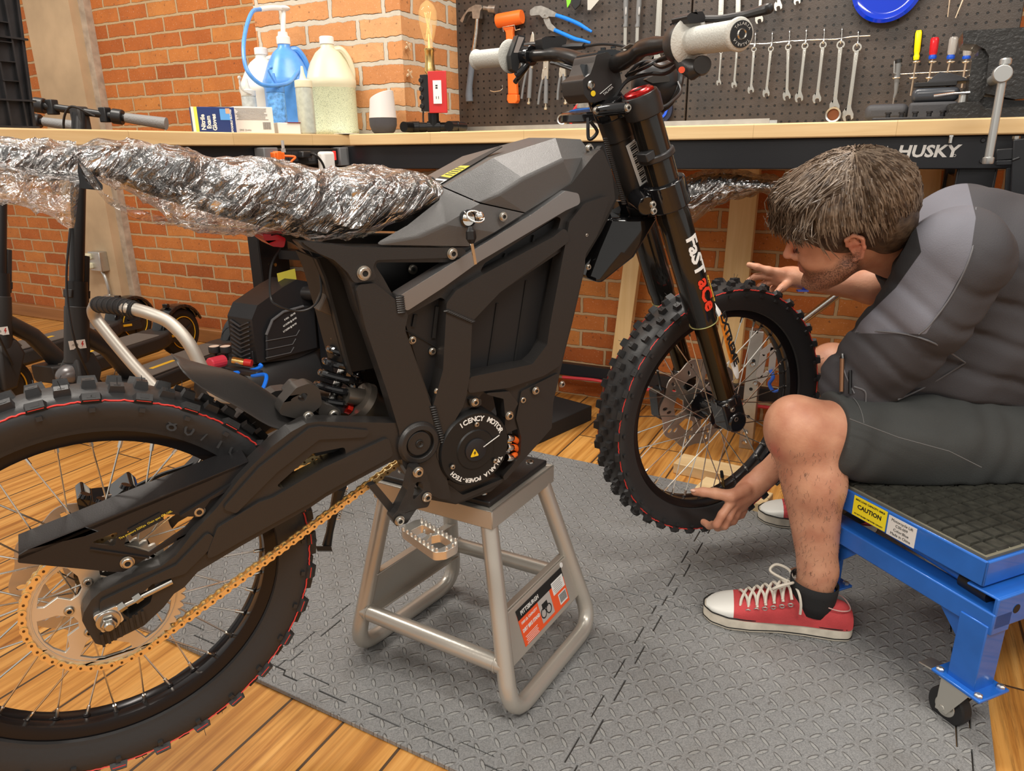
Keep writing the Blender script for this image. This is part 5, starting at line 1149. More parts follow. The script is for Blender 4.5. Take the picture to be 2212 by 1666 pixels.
mb=MB();mb.cyl(B(747,880,.03),B(757,884,.03),0.009,seg=10);bb(mb,'red_adjuster',mat('red_anodised',(0.6,0.02,0.01),0.25,0.8))
mb=MB();side(mb,[(612,870),(640,838),(668,828),(690,838),(697,875),(672,895),(640,905),(600,895)],0.055,0.03,[[(640,862),(655,848),(666,852),(658,870)]],0.012);side(mb,[(630,862),(650,840),(690,845),(697,878),(640,890)],0.025,0.06,r=0.008);side(mb,[(690,868),(735,885),(738,905),(715,915),(688,895)],0.05,0.1,r=0.006);lk=bb(mb,'shock_linkage',mat('cast_grey_alloy',(0.06,0.055,0.05),0.42,0.5),bevel=0.006,seg=3)
bolts(lk,[(B(680,867,.047),0.0085),(B(721,896,.052),0.008),(B(666,900,.065),0.008)])
# inner mudguard panel behind the shock
mb=MB();pn=[]
for q in((655,545),(700,560),(688,600),(725,700),(745,770)):pn.append(B(*q,0.045))
pts=[B(*q,0.05)for q in((683,560),(700,600),(722,680),(745,770),(756,810))];mb.loft([[p,p+Vector((0.004,0,0)),p+Vector((0.004,0.1,0)),p+Vector((0,0.1,0))]for p in pts]);mb.loft([[p+Vector((0,0.012,0)),p+Vector((0.06,0.012,0)),p+Vector((0.06,0.018,0)),p+Vector((0,0.018,0))]for p in pts]);bb(mb,'inner_mudguard',mat('matt_black_panel',(0.006,0.006,0.006),0.6))
# ---- rear hugger
E_=[(383,791),(434,839),(495,865),(542,894),(579,919),(626,933),(658,918)];R_=[(384,787),(455,797),(515,806),(560,832),(600,862),(640,886),(668,901)];mb=MB();rings=[]
for(e,r)in zip(E_,R_):
 pe,pr=B(*e,0.058),B(*r,0.012);w=[pe+Vector((0,0,-0.001)),pe,pe.lerp(pr,0.5)+Vector((0,0.004,0.004)),pr,Vector((pr.x,0.012,pr.z)),Vector(((pe.x+pr.x)/2,0.036,(pe.z+pr.z)/2+0.004)),Vector((pe.x,0.058,pe.z)),Vector((pe.x,0.058,pe.z-0.001))]
 rings.append(w+[q-Vector((0,0,0.0025))for q in reversed(w)])
mb.loft(rings);bb(mb,'rear_mudguard',mat('satin_dark_plastic',(0.035,0.033,0.032),0.42,bump=0.1,bscale=400),subsurf=1)
# ---- tank cover and side cover
def facets(name,V,Fc,m,par=None,bev=0.004,mirror=True):
 mb=MB();P_=[B(*v)for v in V];mb.add(P_,Fc)
 if mirror:mb.add([Vector((p.x,-p.y,p.z))for p in P_],[tuple(reversed(f))for f in Fc])
 return bb(mb,name,m,par,bevel=bev,seg=3,ang=12)
TV=[(958,403,.052),(1065,341,.05),(1200,298,.04),(1254,301,.03),(1281,338,.056),(1237,395,.088),(1134,459,.097),(1036,437,.094),(1130,385,.1),(1215,345,.085),(1075,420,.1),(935,383,.03)]
tk=facets('tank_cover',TV,[(0,1,7),(1,10,7),(1,8,10),(10,6,7),(8,6,10),(1,2,9,8),(8,9,5,6),(2,3,4,9),(9,4,5)],M_cover)
mb=MB();P_=[B(*TV[i])for i in(11,0,1,2,3)];pm=[Vector((p.x,-p.y,p.z))for p in P_]
mb.add(P_+pm,[(0,1,6,5),(1,2,7,6),(2,3,8,7),(3,4,9,8)]);q4,q5=B(*TV[4]),B(*TV[5]);mb.add([P_[4],q4,Vector((q4.x,-q4.y,q4.z)),Vector((P_[4].x,-P_[4].y,P_[4].z))],[(0,1,2,3)])
bb(mb,'tank_deck',M_cover,tk)
dk=lambda t,y:P_[1].lerp(P_[2],t)+Vector((0,y,0.0016));mb=MB();dv=(P_[2]-P_[1]).normalized()
MM=frame(P_[1].lerp(P_[2],0.45),dv,(0,1,0),dv.cross(Vector((0,1,0))));mb.prism([(-0.06,0.012),(0.09,0.022),(0.09,0.035),(-0.045,0.055),(-0.06,0.05)],0.001,0.0022,MM,0);mb.prism([(-0.052,0.014),(-0.028,0.014),(-0.028,0.05),(-0.05,0.05)],0.0022,0.0026,MM,1);mb.prism([(-0.022,0.015),(0.02,0.018),(0.018,0.045),(-0.02,0.05)],0.0022,0.0026,MM,2);mb.box((-0.04,0.03,0.0027),(0.014,0.028,0.0003),0,MM)
for k in range(5):mb.box((-0.014+k*0.006,0.032,0.0027),(0.002,0.024,0.0003),0,MM)
bb(mb,'tank_stickers',[M_ink,M_paint_w,mat('olive_yellow_print',(0.45,0.42,0.05),0.5)],tk,smooth=False)
SV=[(806,529,.099),(880,487,.092),(949,432,.08),(953,404,.062),(1036,440,.096),(1132,461,.1),(1068,502,.103),(1012,532,.102),(960,485,.108),(900,512,.104)]
sc_=facets('side_cover',SV,[(0,1,9),(1,2,8,9),(2,3,4,8),(4,5,6,8),(6,7,9,8),(7,0,9)],M_cover)
c=B(1010,472,0.106);mb=MB();mb.lathe([(0.0125,-0.004),(0.0135,0.003),(0.011,0.005)],T(*c)@YA,30,cap1=False);mb.lathe([(0,0.002),(0.0105,0.003)],T(*c)@YA,24,1);kl=bb(mb,'key_lock',[M_gloss,M_chrome],sc_)
mb=MB();k0=B(1020,474,0.125);mb.cyl(c+Vector((0,-0.003,0)),k0,0.004,mi=1);mb.torus(T(*(k0+Vector((0.004,-0.003,0.004))))@RX(0.6),0.013,0.0013,24,6,1);mb.tube([B(1016,490,.132),B(1017,500,.134),B(1018,515,.134),B(1019,525,.133)],[0.003,0.0075,0.008,0.004],10);mb.beam(B(1019,525,.133),B(1027,571,.131),0.0045,0.0016,mi=1,up=(0,1,0));mb.sphere(k0+Vector((0.012,-0.002,0.004)),0.007,mi=1);bb(mb,'key',[M_black,M_chrome],kl)
# ---- seat, tail and clear wrapping
def seat_rings(ST,n=28,grow=0.0,wob=None):
 out=[]
 for(tx,ty,bx,by,hw)in ST:
  t,b_=B(tx,ty,hw*0.45),B(bx,by,hw*0.9);cx,cz=(t+b_)/2*1,0;c=Vector(((t.x+b_.x)/2,0,(t.z+b_.z)/2));hz=(t.z-b_.z)/2+grow;up=Vector(((t.x-b_.x),0,(t.z-b_.z))).normalized()if t.z!=b_.z else Vector((0,0,1))
  ring=[]
  for k in range(n):
   a=2*PI*k/n;ca,sa=math.cos(a),math.sin(a);e=0.7;yy=(abs(ca)**e)*math.copysign(1,ca)*(hw+grow);zz=(abs(sa)**e)*math.copysign(1,sa)*hz
   ring.append(c+up*zz+Vector((0,yy*(1.0-0.18*max(0,sa)),0)))
  out.append(ring)
 return out
SEAT=[(214,330,226,372,.035),(260,322,268,402,.05),(330,322,340,430,.06),(400,334,410,452,.068),(470,352,480,472,.074),(540,352,555,492,.08),(620,360,640,512,.086),(700,374,712,523,.092),(780,374,792,514,.094),(850,374,862,482,.09),(905,378,915,452,.08),(938,392,942,434,.066),(950,408,950,422,.05)]
def mesh_fabric():
 g=NT('black_mesh_fabric');tc=g.n('TexCoord');s=g.n('VectorMath',operation='SCALE',i0=tc.outputs['Object']);s.inputs['Scale'].default_value=420.0
 w=g.n('TexVoronoi',Vector=s.outputs[0],Scale=1.0);c=g.ramp(w.outputs['Distance'],[(0.25,(0.09,0.09,0.09)),(0.5,(0.012,0.012,0.012))]);g.link(c,g.b.inputs['Base Color']);set_rough(g,0.7);g.bump(w.outputs['Distance'],0.001,0.8);return g.m
M_mesh=mesh_fabric()
mb=MB();mb.loft(seat_rings(SEAT));st=bb(mb,'seat',M_mesh,subsurf=1)
def wrap_mat():
 g=NT('clear_crinkled_film');t=g.t;tc=g.n('TexCoord');dt=lambda v,k:g.math('MULTIPLY',g.n('VectorMath',operation='DOT_PRODUCT',i0=tc.outputs['Object'],i1=v).outputs['Value'],k);mp=g.n('CombineXYZ',i0=dt((0.36,0.6,0.71),5.0),i1=dt((0.36,0.6,-0.71),26.0),i2=dt((0.86,-0.51,0.0),17.0))
 n1=g.n('TexNoise',Vector=mp.outputs[0],Scale=0.8,Detail=4.0,Roughness=0.5,Distortion=0.7)
 v=g.math('ABSOLUTE',g.math('SUBTRACT',n1.outputs[0],0.5));ridge=g.n('MapRange',i0=v,i1=0.0,i2=0.035,i3=1.0,i4=0.0).outputs[0]
 n2=g.n('TexNoise',Vector=mp.outputs[0],Scale=2.6,Detail=4.0,Distortion=0.9);v2=g.math('ABSOLUTE',g.math('SUBTRACT',n2.outputs[0],0.5));r2=g.n('MapRange',i0=v2,i1=0.0,i2=0.05,i3=1.0,i4=0.0).outputs[0]
 bp=g.n('Bump',Height=g.math('ADD',g.math('MULTIPLY',n1.outputs[0],2.2),g.math('MULTIPLY',n2.outputs[0],0.8)),Distance=0.03,Strength=0.9)
 gl=g.n('BsdfGlossy',Roughness=0.2,Normal=bp.outputs[0]);gl.inputs['Color'].default_value=(1,1,1,1);tr=g.n('BsdfTransparent');tr.inputs['Color'].default_value=(0.96,0.96,0.96,1)
 lw=g.n('LayerWeight',Blend=0.28,Normal=bp.outputs[0]);f=g.math('ADD',g.math('MULTIPLY',lw.outputs[0],0.8),g.math('ADD',g.math('MULTIPLY',ridge,0.45),g.math('ADD',g.math('MULTIPLY',r2,0.2),0.13)));f=g.n('Clamp',Value=f,Max=0.85).outputs[0]
 mx=g.n('MixShader',i0=f);t.links.new(tr.outputs[0],mx.inputs[1]);t.links.new(gl.outputs[0],mx.inputs[2]);out=[n for n in t.nodes if n.type=='OUTPUT_MATERIAL'][0];t.links.new(mx.outputs[0],out.inputs[0]);t.nodes.remove(g.b);return g.m
M_wrap=wrap_mat()
def dense(ST,k):
 out=[]
 for i in range(len(ST)-1):
  for j in range(k):t=j/k;out.append(tuple(a+(b-a)*t for a,b in zip(ST[i],ST[i+1])))
 out.append(ST[-1]);return out
def wrinkle(rings,amp,sc1,seed,sag=None):
 out=[]
 for i,ring in enumerate(rings):
  c=sum(ring,Vector())/len(ring);rr=[]
  for p in ring:
   d=(p-c).normalized();q=Vector((p.x*2.2+p.z*1.3,p.y*1.1,p.z*2.2-p.x*0.9))*sc1+Vector((seed,0,0));v=noise.noise(q);w=1-abs(noise.noise(q*1.9+Vector((7,3,1))))*2.4
   e=amp*(0.4+0.9*v+0.9*max(0,w)**3)
   if sag:e+=sag(i/(len(rings)-1),p,c)
   rr.append(p+d*e)
  out.append(rr)
 return out
WS=[(150,322,205,385,.05)]+SEAT[1:]
mb=MB();rg=wrinkle(seat_rings(dense(WS,9),72,0.003),0.007,7.0,2.0,lambda t,p,c:0.018*max(0,1-abs(t-0.28)*4.5)*(1 if p.z<c.z-0.01 else 0));mb.loft(rg,cap=False);bb(mb,'clear_wrapping',M_wrap,st)
TAIL=[(-330,300,-320,340,.05),(-150,300,-140,350,.055),(0,314,0,362,.055),(90,322,95,385,.05),(150,332,158,398,.045)]
mb=MB();mb.loft(seat_rings(TAIL));tl=bb(mb,'rear_fender',M_gloss,subsurf=1)
mb=MB();mb.loft([[Vector((p.x,p.y,p.z))for p in r]for r in seat_rings([(148,330,155,372,.048),(165,318,172,380,.05),(185,317,195,385,.052),(215,330,224,392,.05)])]);bb(mb,'tail_pad',M_mesh,st,subsurf=1)
mb=MB();side(mb,[(150,338),(172,340),(222,400),(222,412),(180,408),(150,396)],0.052,0.1,r=0.004);bb(mb,'tail_bracket',M_gloss,bevel=0.003)
mb=MB();rg=wrinkle(seat_rings(dense([(a,b-1,c_,d+3,w)for a,b,c_,d,w in TAIL[:4]]+[(166,322,165,400,.052)],14),64,0.004),0.008,8.0,9.0,lambda t,p,c:0.03*(1 if p.z<c.z-0.005 else 0)*(0.5+t));mb.loft(rg,cap=False);bb(mb,'clear_wrapping',M_wrap,tl)
mb=MB();fl_=[]  # loose flap of film under the seat
top=[(158,330),(185,345),(205,385),(225,418),(280,445),(350,468),(430,482),(520,500)];bot=[(140,318),(160,335),(196,400),(232,440),(285,470),(340,486),(420,492),(500,505)]
for i in range(len(top)-1):
 for j in range(6):
  t=j/6;a=Vector(top[i]).lerp(Vector(top[i+1]),t);b_=Vector(bot[i]).lerp(Vector(bot[i+1]),t);row=[]
  for k in range(7):q=a.lerp(b_,k/6);off=0.075+0.012*math.sin((i*6+j)*1.3)*k/6+0.01*math.sin((i*6+j)*0.7+k);row.append(B(q.x,q.y,off))
  fl_.append(row)
mb.loft(fl_,cap=False,closed=False);bb(mb,'loose_film',M_wrap,st)
mb=MB();side(mb,[(566,505),(600,507),(618,515),(614,535),(590,533),(572,520)],0.03,0.06,r=0.004);tlg=bb(mb,'tail_light',mat('red_lens',(0.55,0.01,0.03),0.15,trans=0.3),bevel=0.004)
mb=MB();mb.tube(smooth_path([B(606,536,.02),B(586,575,.03),B(584,640,.04),B(600,660,.05),B(640,672,.05),B(672,665,.05),B(692,640,.04),B(692,600,.03),B(680,560,.02),B(665,536,.01)]),0.0016,6);bb(mb,'tail_light_cable',M_black,tlg)
# ---- foot peg, lever and kickstand
mb=MB();side(mb,[(893,1010),(912,1008),(924,1030),(934,1070),(925,1096),(900,1100),(880,1130),(856,1138),(845,1120),(858,1104),(880,1060)],0.125,0.02,[[(898,1042),(914,1040),(915,1060),(890,1085)]],0.006);side(mb,[(795,1050),(812,1045),(862,1105),(850,1118)],0.11,0.012);br=bb(mb,'peg_bracket',M_frame,bevel=0.004)
bolts(br,[(B(863,1125,.127),0.008),(B(922,1074,.127),0.008)])
MM=frame(B(900,1140,0.15),(0.2,-0.98,0),(0.98,0.2,0.05),(0,0,1));mb=MB();out=arc_round([(-0.02,-0.02),(0.075,-0.024),(0.085,-0.01),(0.085,0.012),(0.075,0.022),(-0.02,0.02)],0.012)
mb.prism(out,-0.014,0.0,MM,0,[arc_round([(0.0,-0.013),(0.035,-0.015),(0.028,0.0),(0.035,0.013),(0.0,0.012)],0.005),arc_round([(0.042,-0.014),(0.072,-0.015),(0.074,0.012),(0.042,0.013),(0.036,0)],0.005)])
for k in range(9):
 for yy in(-0.0185,0.0175):mb.lathe([(0.003,0),(0.002,0.005),(0,0.0055)],MM@T(-0.01+k*0.0105,yy,0),6)
for q in((0.036,0),(0.082,-0.006),(0.082,0.006),(0.02,0.0)):mb.lathe([(0.003,0),(0.002,0.005),(0,0.0055)],MM@T(*q,0),6)
bb(mb,'foot_peg',mat('silver_peg',(0.7,0.66,0.6),0.32,0.85),bevel=0.0015)
mb=MB();a=B(735,1050,-0.06);mb.tube([a,B(720,1110,-.09),B(712,1150,-.1),B(706,1178,-.1)],[0.012,0.008,0.007,0.009],10);mb.loft([[B(682,1180,-.09),B(686,1190,-.09),B(686,1192,-.12),B(682,1184,-.12)],[B(715,1180,-.09),B(718,1190,-.09),B(718,1192,-.12),B(715,1184,-.12)]]);ks=bb(mb,'kickstand',M_black)
mb=MB();a,b_=B(745,1050,-.08),B(728,1118,-.09);M=axis_frame(a,b_);L=(b_-a).length;mb.tube([M@Vector((0.006*math.cos(k*0.8),0.006*math.sin(k*0.8),L*k/110))for k in range(111)],0.0012,5);bb(mb,'kickstand_spring',M_chrome,ks)
# ---- head tube, fork, clamps (steered frame)
ff=lambda mb,nm,m,par=None,**k:bb(mb,nm,m,par,F=MFR,**k)
ax0,ax1=B(1322,250,0),B(1392,452,0);d=ax1-ax0;mb=MB();mb.cyl(ax0+d*0.0,ax0+d*0.22,0.029,seg=32);mb.cyl(ax0+d*0.2,ax0+d*0.98,0.0265,seg=32);mb.cyl(ax0+d*0.9,ax0+d*1.0,0.031,seg=32);hd=bb(mb,'head_tube',M_frame,fm,bevel=0.002)
mb=MB();mb.lathe([(0.0295,-0.03),(0.031,-0.02),(0.031,0.0),(0.02,0.006)],axis_frame(ax0,ax1),30);bb(mb,'headset_cap',M_gloss,bevel=0.001)
nd=Vector((0,-1,0));fx=d.normalized();MM=frame(ax0+d*0.48+Vector((0.0,-0.0272,0)),fx,nd.cross(fx),nd);mb=MB();mb.box((0,0,0),(0.082,0.026,0.001),0,MM)
for k in range(18):mb.box((-0.036+k*0.0042,0.001,0.0007),(0.0012+0.0012*(k*7%3),0.015,0.0004),1,MM)
bb(mb,'barcode_sticker',[M_paint_w,M_ink],hd,smooth=False)
MM=frame(B(1282,415,0.0785),(0.75,0,0.66),(-0.66,0,0.75),(0,-1,0));mb=MB();mb.prism(outline([(1262,446),(1275,395),(1300,372),(1302,402)],0.0635,0.002),0.0625,0.0635,XZ,0);mb.prism(outline([(1264,442),(1277,397),(1298,377),(1300,401)],0.064,0.002),0.0634,0.064,XZ,1);mb.box(B(1283,413,.0645),(0.014,0.0004,0.005),0);bb(mb,'rating_plate',[M_lgrey,M_ink],hd,smooth=False)
def leg(off,nm,c0,c1,c2,c3):
 """fork leg: outer tube, stanchion, axle lug; points given at its own lateral offset"""
 a,b_,c,e=Fp(*c0,off),Fp(*c1,off),Fp(*c2,off),Fp(*c3,off)
 mb=MB();d=(b_-a).normalized();mb.lathe([(0.0275,0),(0.028,0.004),(0.0285,(b_-a).length*0.42),(0.031,(b_-a).length*0.46),(0.0305,(b_-a).length*0.94),(0.028,(b_-a).length*0.96),(0.028,(b_-a).length)],axis_frame(a,b_),40);lg=ff(mb,nm,mat('gloss_black_fork',(0.01,0.009,0.008),0.14,coat=0.4),ang=60)
 mb=MB();mb.cyl(b_-d*0.01,c,0.0225,seg=32);ff(mb,'stanchion',mat('bronze_coated_tube',(0.075,0.05,0.025),0.16,0.9),lg)
 mb=MB();mb.cyl(c-d*0.012,c+d*0.012,0.0265,seg=32);mb.box((0,0,0.03),(0.052,0.045,0.07),0,axis_frame(c,e,(0,1,0)));mb.cyl(e+Vector((0,0.022,0)),e+Vector((0,-0.026,0)),0.026,0.024,24);ff(mb,'axle_lug',M_gloss,lg,bevel=0.004)
 mb=MB();mb.torus(axis_frame(b_,c),0.0285,0.0012,40,6);ff(mb,'dust_seal_ring',mat('yellow_green_spring',(0.6,0.6,0.25),0.3,0.8),lg)
 return lg,a,b_,c,e
lg,a,b_,c,e=leg(0.1,'fork_leg',(1388,232),(1520,695),(1566,862),(1577,905))
leg(-0.1,'fork_leg',(1290,150),(1435,648),(1478,800),(1492,850))
bolts(lg,[(Fp(*q,0.122),r)for q,r in(((1582,885),.006),((1588,905),.007),((1570,875),.004))],MFR)
# lettering down the near fork leg, wrapped on the tube
def wrap_text(segs,p0,p1,R,name,par,thick=0.0004):
 p0,p1=Vector(p0),Vector(p1);ax=(p1-p0).normalized();nn=Vector((0,-1,0));nn=(nn-ax*nn.dot(ax)).normalized();sd=nn.cross(ax);mb=MB();mats_=[]
 for txt,s0,size,sx,m,ang0 in segs:
  t=text_mesh(txt,size,Matrix.Identity(4),thick,sx=sx,bold=size*0.03,align='LEFT');mats_.append(m);v=[];bm=bmesh.new();vs_=[bm.verts.new(p)for p in t.v]
  for f in t.f:
   try:bm.faces.new([vs_[i]for i in f])
   except ValueError:pass
  bmesh.ops.triangulate(bm,faces=bm.faces)
  for _ in range(4):
   le=[e for e in bm.edges if e.calc_length()>0.0035]
   if le:bmesh.ops.subdivide_edges(bm,edges=le,cuts=1);bmesh.ops.triangulate(bm,faces=bm.faces)
  bm.verts.index_update();t.v=[tuple(q.co)for q in bm.verts];t.f=[tuple(q.index for q in f.verts)for f in bm.faces];bm.free()
  for x,y,z in t.v:
   th=y/R+ang0;v.append(p0+ax*(s0+x)+(nn*math.cos(th)+sd*math.sin(th))*(R+0.0006+z))
  mb.add(v,t.f,len(mats_)-1)
 return ff(mb,name,mats_,par,smooth=False)
ft0=Fp(1455,490,0.1);dd=(b_-a).normalized();t0=a+dd*((Fp(1478,500,0.1)-a).dot(dd))
wrap_text([('FaST',0.0,0.037,1.15,mat('white_decal',(0.85,0.85,0.83),0.4),0.1),('aCe',0.092,0.037,1.15,mat('red_decal',(0.8,0.05,0.02),0.4),0.1),('SUSPENSION',0.098,0.01,1.0,mat('yellow_decal',(0.95,0.6,0.05),0.4),0.85)],t0,b_,0.0312,'fork_lettering',lg)
# white and orange fork guard in front of the stanchion
mb=MB();g0,g1=[(1543,655),(1560,720),(1578,790),(1588,835)],[(1536,645),(1545,700),(1562,775),(1592,838)]
G=[(1538,650,.085,.0),(1552,680,.1,.02),(1563,730,.106,.028),(1577,785,.108,.03),(1592,830,.108,.024)];rings=[]
for k,(px,py,off,w)in enumerate(G):
 q=Fp(px,py,off);w=w+0.006;rings.append([q+Vector((-0.004,-0.006,0.0)),q+Vector((w*0.6,0.004,0.004)),q+Vector((w*1.1,0.03,0.008)),q+Vector((w*1.1-0.002,0.03,0.006)),q+Vector((w*0.6-0.002,0.006,0.002)),q+Vector((-0.005,-0.004,-0.001))])
mb.loft(rings)
for i,f in enumerate(mb.f):
 if i//6 in(1,2):mb.m[i]=1
gd=ff(mb,'fork_guard',[MATS['white_decal'],mat('orange_decal',(0.95,0.3,0.03),0.4)],lg,subsurf=1)
qa,qb=Fp(1548,672,.107),Fp(1584,800,.115);mb=MB();dx=(qb-qa).normalized();MM=frame((qa+qb)/2+Vector((0.008,-0.004,0.004)),dx,Vector((0.35,-0.94,0)).cross(dx),(0.35,-0.94,0));text_mesh('EXTREME',0.027,MM,0.0004,mb=mb,bold=0.001,sx=1.1);ff(mb,'guard_lettering',M_ink,gd,smooth=False)
# top clamp
mb=MB();dax=(a-b_).normalized();
cap0=Fp(1384,214,0.1);mb.lathe([(0.0285,0),(0.0335,0.002),(0.0345,0.03),(0.031,0.04),(0.028,0.04)],axis_frame(cap0-dax*0.03,cap0+dax),40);mb.v=mb.v;tc_=ff(mb,'top_clamp',M_frame,bevel=0.001)
mb=MB();hx=Fp(1300,238,0.01);M2=axis_frame(cap0-dax*0.022,cap0+dax,(0,1,0));
mb.loft([[cap0+Vector((-0.02,0.02,-0.03)),cap0+Vector((0.012,0.02,-0.02)),cap0+Vector((0.012,0.02,0.0)),cap0+Vector((-0.02,0.02,-0.008))],[hx+Vector((-0.025,-0.01,-0.022)),hx+Vector((0.025,-0.01,-0.01)),hx+Vector((0.025,-0.01,0.008)),hx+Vector((-0.025,-0.01,-0.004))],[hx+Vector((-0.02,0.12,-0.022)),hx+Vector((0.02,0.12,-0.01)),hx+Vector((0.02,0.12,0.008)),hx+Vector((-0.02,0.12,-0.004))]]);mb.tube([Fp(1290,240,.06),Fp(1325,236,.1),Fp(1358,233,.125)],0.0105,12);mb.cyl(hx,hx+dax*0.05,0.02);ff(mb,'clamp_arm',M_gloss,tc_,bevel=0.003)
bolts(tc_,[(Fp(*q),0.0062)for q in((1356,233,.137),(1288,239,.072))],MFR)
mb=MB();MC=axis_frame(cap0+dax*0.01,cap0+dax);mb.lathe([(0.0265,0),(0.0265,0.004),(0.024,0.006)],MC,8);mb.lathe([(0.013,0.006),(0.016,0.0075),(0.019,0.006)],MC,30,1);mb.lathe([(0.0,0.0075),(0.007,0.0072)],MC,20,2);ff(mb,'fork_cap',[mat('red_anodised_cap',(0.5,0.015,0.015),0.25,0.6),MATS['red_anodised_cap'],M_bolt],tc_)
# mid ring and lower clamp
for q0,q1,R,hh,nm in(((1405,333),(1411,347),0.0335,0.0,'fork_band'),((1425,395),(1440,452),0.0385,0.0,'lower_clamp')):
 p0,p1=Fp(*q0,0.1),Fp(*q1,0.1);dd=(b_-a).normalized();p0=a+dd*(p0-a).dot(dd);p1=a+dd*(p1-a).dot(dd);mb=MB();mb.lathe([(0.03,0),(R,0.001),(R,(p1-p0).length-0.001),(0.03,(p1-p0).length)],axis_frame(p0,p1),40)
 if nm=='lower_clamp':
  hx2=Fp(1375,455,0.0);mb.loft([[p0+Vector((-0.028,0.01,0.0)),p0+Vector((0.0,0.01,0.01)),p1+Vector((0.01,0.01,0.0)),p1+Vector((-0.02,0.01,-0.004))],[hx2+Vector((-0.035,-0.005,0.02)),hx2+Vector((0.03,0,0.03)),hx2+Vector((0.03,0,-0.02)),hx2+Vector((-0.035,0,-0.02))],[hx2+Vector((-0.03,0.09,0.02)),hx2+Vector((0.03,0.09,0.03)),hx2+Vector((0.03,0.09,-0.01)),hx2+Vector((-0.03,0.09,-0.01))]])
  mb.cyl(Fp(1378,428,.05),Fp(1398,445,.1),0.02,0.018)
 else:mb.box((0,0,0.008),(0.03,0.02,0.016),0,axis_frame(p0+Vector((-0.03,-0.01,0)),p1+Vector((-0.03,-0.01,0))))
 cl=ff(mb,nm,M_gloss if nm=='lower_clamp' else mat('satin_grey_band',(0.05,0.05,0.052),0.35,0.5),bevel=0.002)
bolts(cl,[(Fp(*q,.135),0.0062)for q in((1410,442),(1412,456))],MFR)
# front mudguard (glossy) under the clamp
NV=[(1330,468),(1300,530),(1270,600),(1296,612),(1352,568),(1405,500),(1428,462)];mb=MB();rings=[]
near=[Fp(*q,0.062)for q in NV];RV=[(1322,462),(1296,515),(1268,592),(1280,606),(1345,580),(1400,530),(1440,470)]
top=[(1318,470),(1288,540),(1266,602)];bot=[(1425,468),(1372,556),(1300,613)]
for t_,bt_ in zip(top,bot):
 A_,B__=Fp(*t_,0.05),Fp(*bt_,0.065);mid=(A_+B__)/2+Vector((0,-0.012,0));w=[A_,mid,B__,Vector((B__.x,0.065,B__.z)),Vector((mid.x,0.07,mid.z)),Vector((A_.x,0.05,A_.z))];rings.append(w)
mb.loft(rings);ff(mb,'front_mudguard',M_gloss,bevel=0.008,seg=3)
# front brake caliper, far side
mb=MB();side(mb,[(1418,850),(1440,838),(1452,850),(1450,900),(1440,912),(1424,905)],-0.05,0.03,r=0.004,F=Fp);ff(mb,'brake_caliper',M_gloss,bevel=0.004);mb=MB();mb.tube(smooth_path([Fp(1428,842,-.07),Fp(1420,800,-.09),Fp(1405,700,-.11),Fp(1440,660,-.13),Fp(1425,560,-.12)]),0.003,7);ff(mb,'brake_hose',M_black)
# ---- handlebar
mb=MB();pts=[Fp(1030,130,-.4),Fp(1097,123,-.3),Fp(1148,121,-.25),Fp(1200,118,-.18),Fp(1232,123,-.12),Fp(1275,137,-.05),Fp(1310,143,0),Fp(1336,136,.05),Fp(1374,116,.12),Fp(1391,103,.16),Fp(1448,94,.24),Fp(1500,88,.3),Fp(1596,75,.4)]
sm=smooth_path(pts,6);rr=[0.0112+0.0045*max(0,1-abs(p.y)/0.16)**0.5 if abs(p.y)<0.2 else 0.0125 for p in sm];mb.tube(sm,[0.0152 if abs(p.y)<0.08 else 0.0135 if abs(p.y)<0.2 else 0.0118 for p in sm],20);hb=ff(mb,'handlebar',mat('satin_black_bar',(0.03,0.028,0.027),0.28,0.5))
mb=MB();q=Fp(1364,122,.125);dx=(Fp(1374,116,.12)-Fp(1345,132,.07)).normalized();MM=frame(Fp(1362,122,.095)+Vector((-0.006,-0.006,0.0142)),dx,Vector((0,-0.45,0.9)).cross(dx),(0,-0.45,0.9));mb.box((0,0,0),(0.03,0.02,0.0008),0,MM)
for k in range(5):mb.box((0,-0.006+k*0.003,0.0006),(0.024,0.0008,0.0003),1,MM)
ff(mb,'bar_sticker',[M_lgrey,M_ink],hb,smooth=False)
def grip(sgn,p0,p1,nm='grip'):
 L=(p1-p0).length;M=axis_frame(p0,p1);mb=MB();prof=[(0.0165,0.0),(0.031,0.0),(0.0335,0.003),(0.031,0.006),(0.021,0.008)];n=44
 for k in range(n):z=0.01+(L-0.018)*k/n;prof+=[(0.0182,z),(0.0188,z+(L-0.018)/n*0.5)]
 prof+=[(0.0205,L-0.007),(0.0212,L-0.003),(0.0195,L),(0.014,L+0.0005)]
 mb.lathe(prof,M,40);g_=ff(mb,nm,mat('pale_grey_grip',(0.52,0.52,0.48),0.55,bump=0.5,bscale=350),hb,ang=60)
 mb=MB();mb.lathe([(0.0165,0),(0.0165,0.002),(0.0,0.003)],axis_frame(p1+(p1-p0).normalized()*0.0003,p1+(p1-p0)),32);mb.lathe([(0.0045,0.0025),(0.006,0.0045),(0.0075,0.0025)],axis_frame(p1,p1+(p1-p0)),20,1,cap0=False,cap1=False)
 ME=axis_frame(p1,p1+(p1-p0))
 for w_,a0 in(('TALARIA',90),('TALARIA',270)):
  for i,ch in enumerate(w_):aa=math.radians(a0+54-i*18);text_mesh(ch,0.0055,ME@T(0.0125*math.cos(aa),0.0125*math.sin(aa),0.0031)@RZ(aa-PI/2),0.0002,mi=2,mb=mb)
 ff(mb,'bar_end_cap',[M_black,M_bolt,M_lgrey],g_,smooth=False)
grip(1,Fp(1490,90,.283),Fp(1600,74,.405));grip(-1,Fp(1104,122,-.29),Fp(1028,129,-.405))
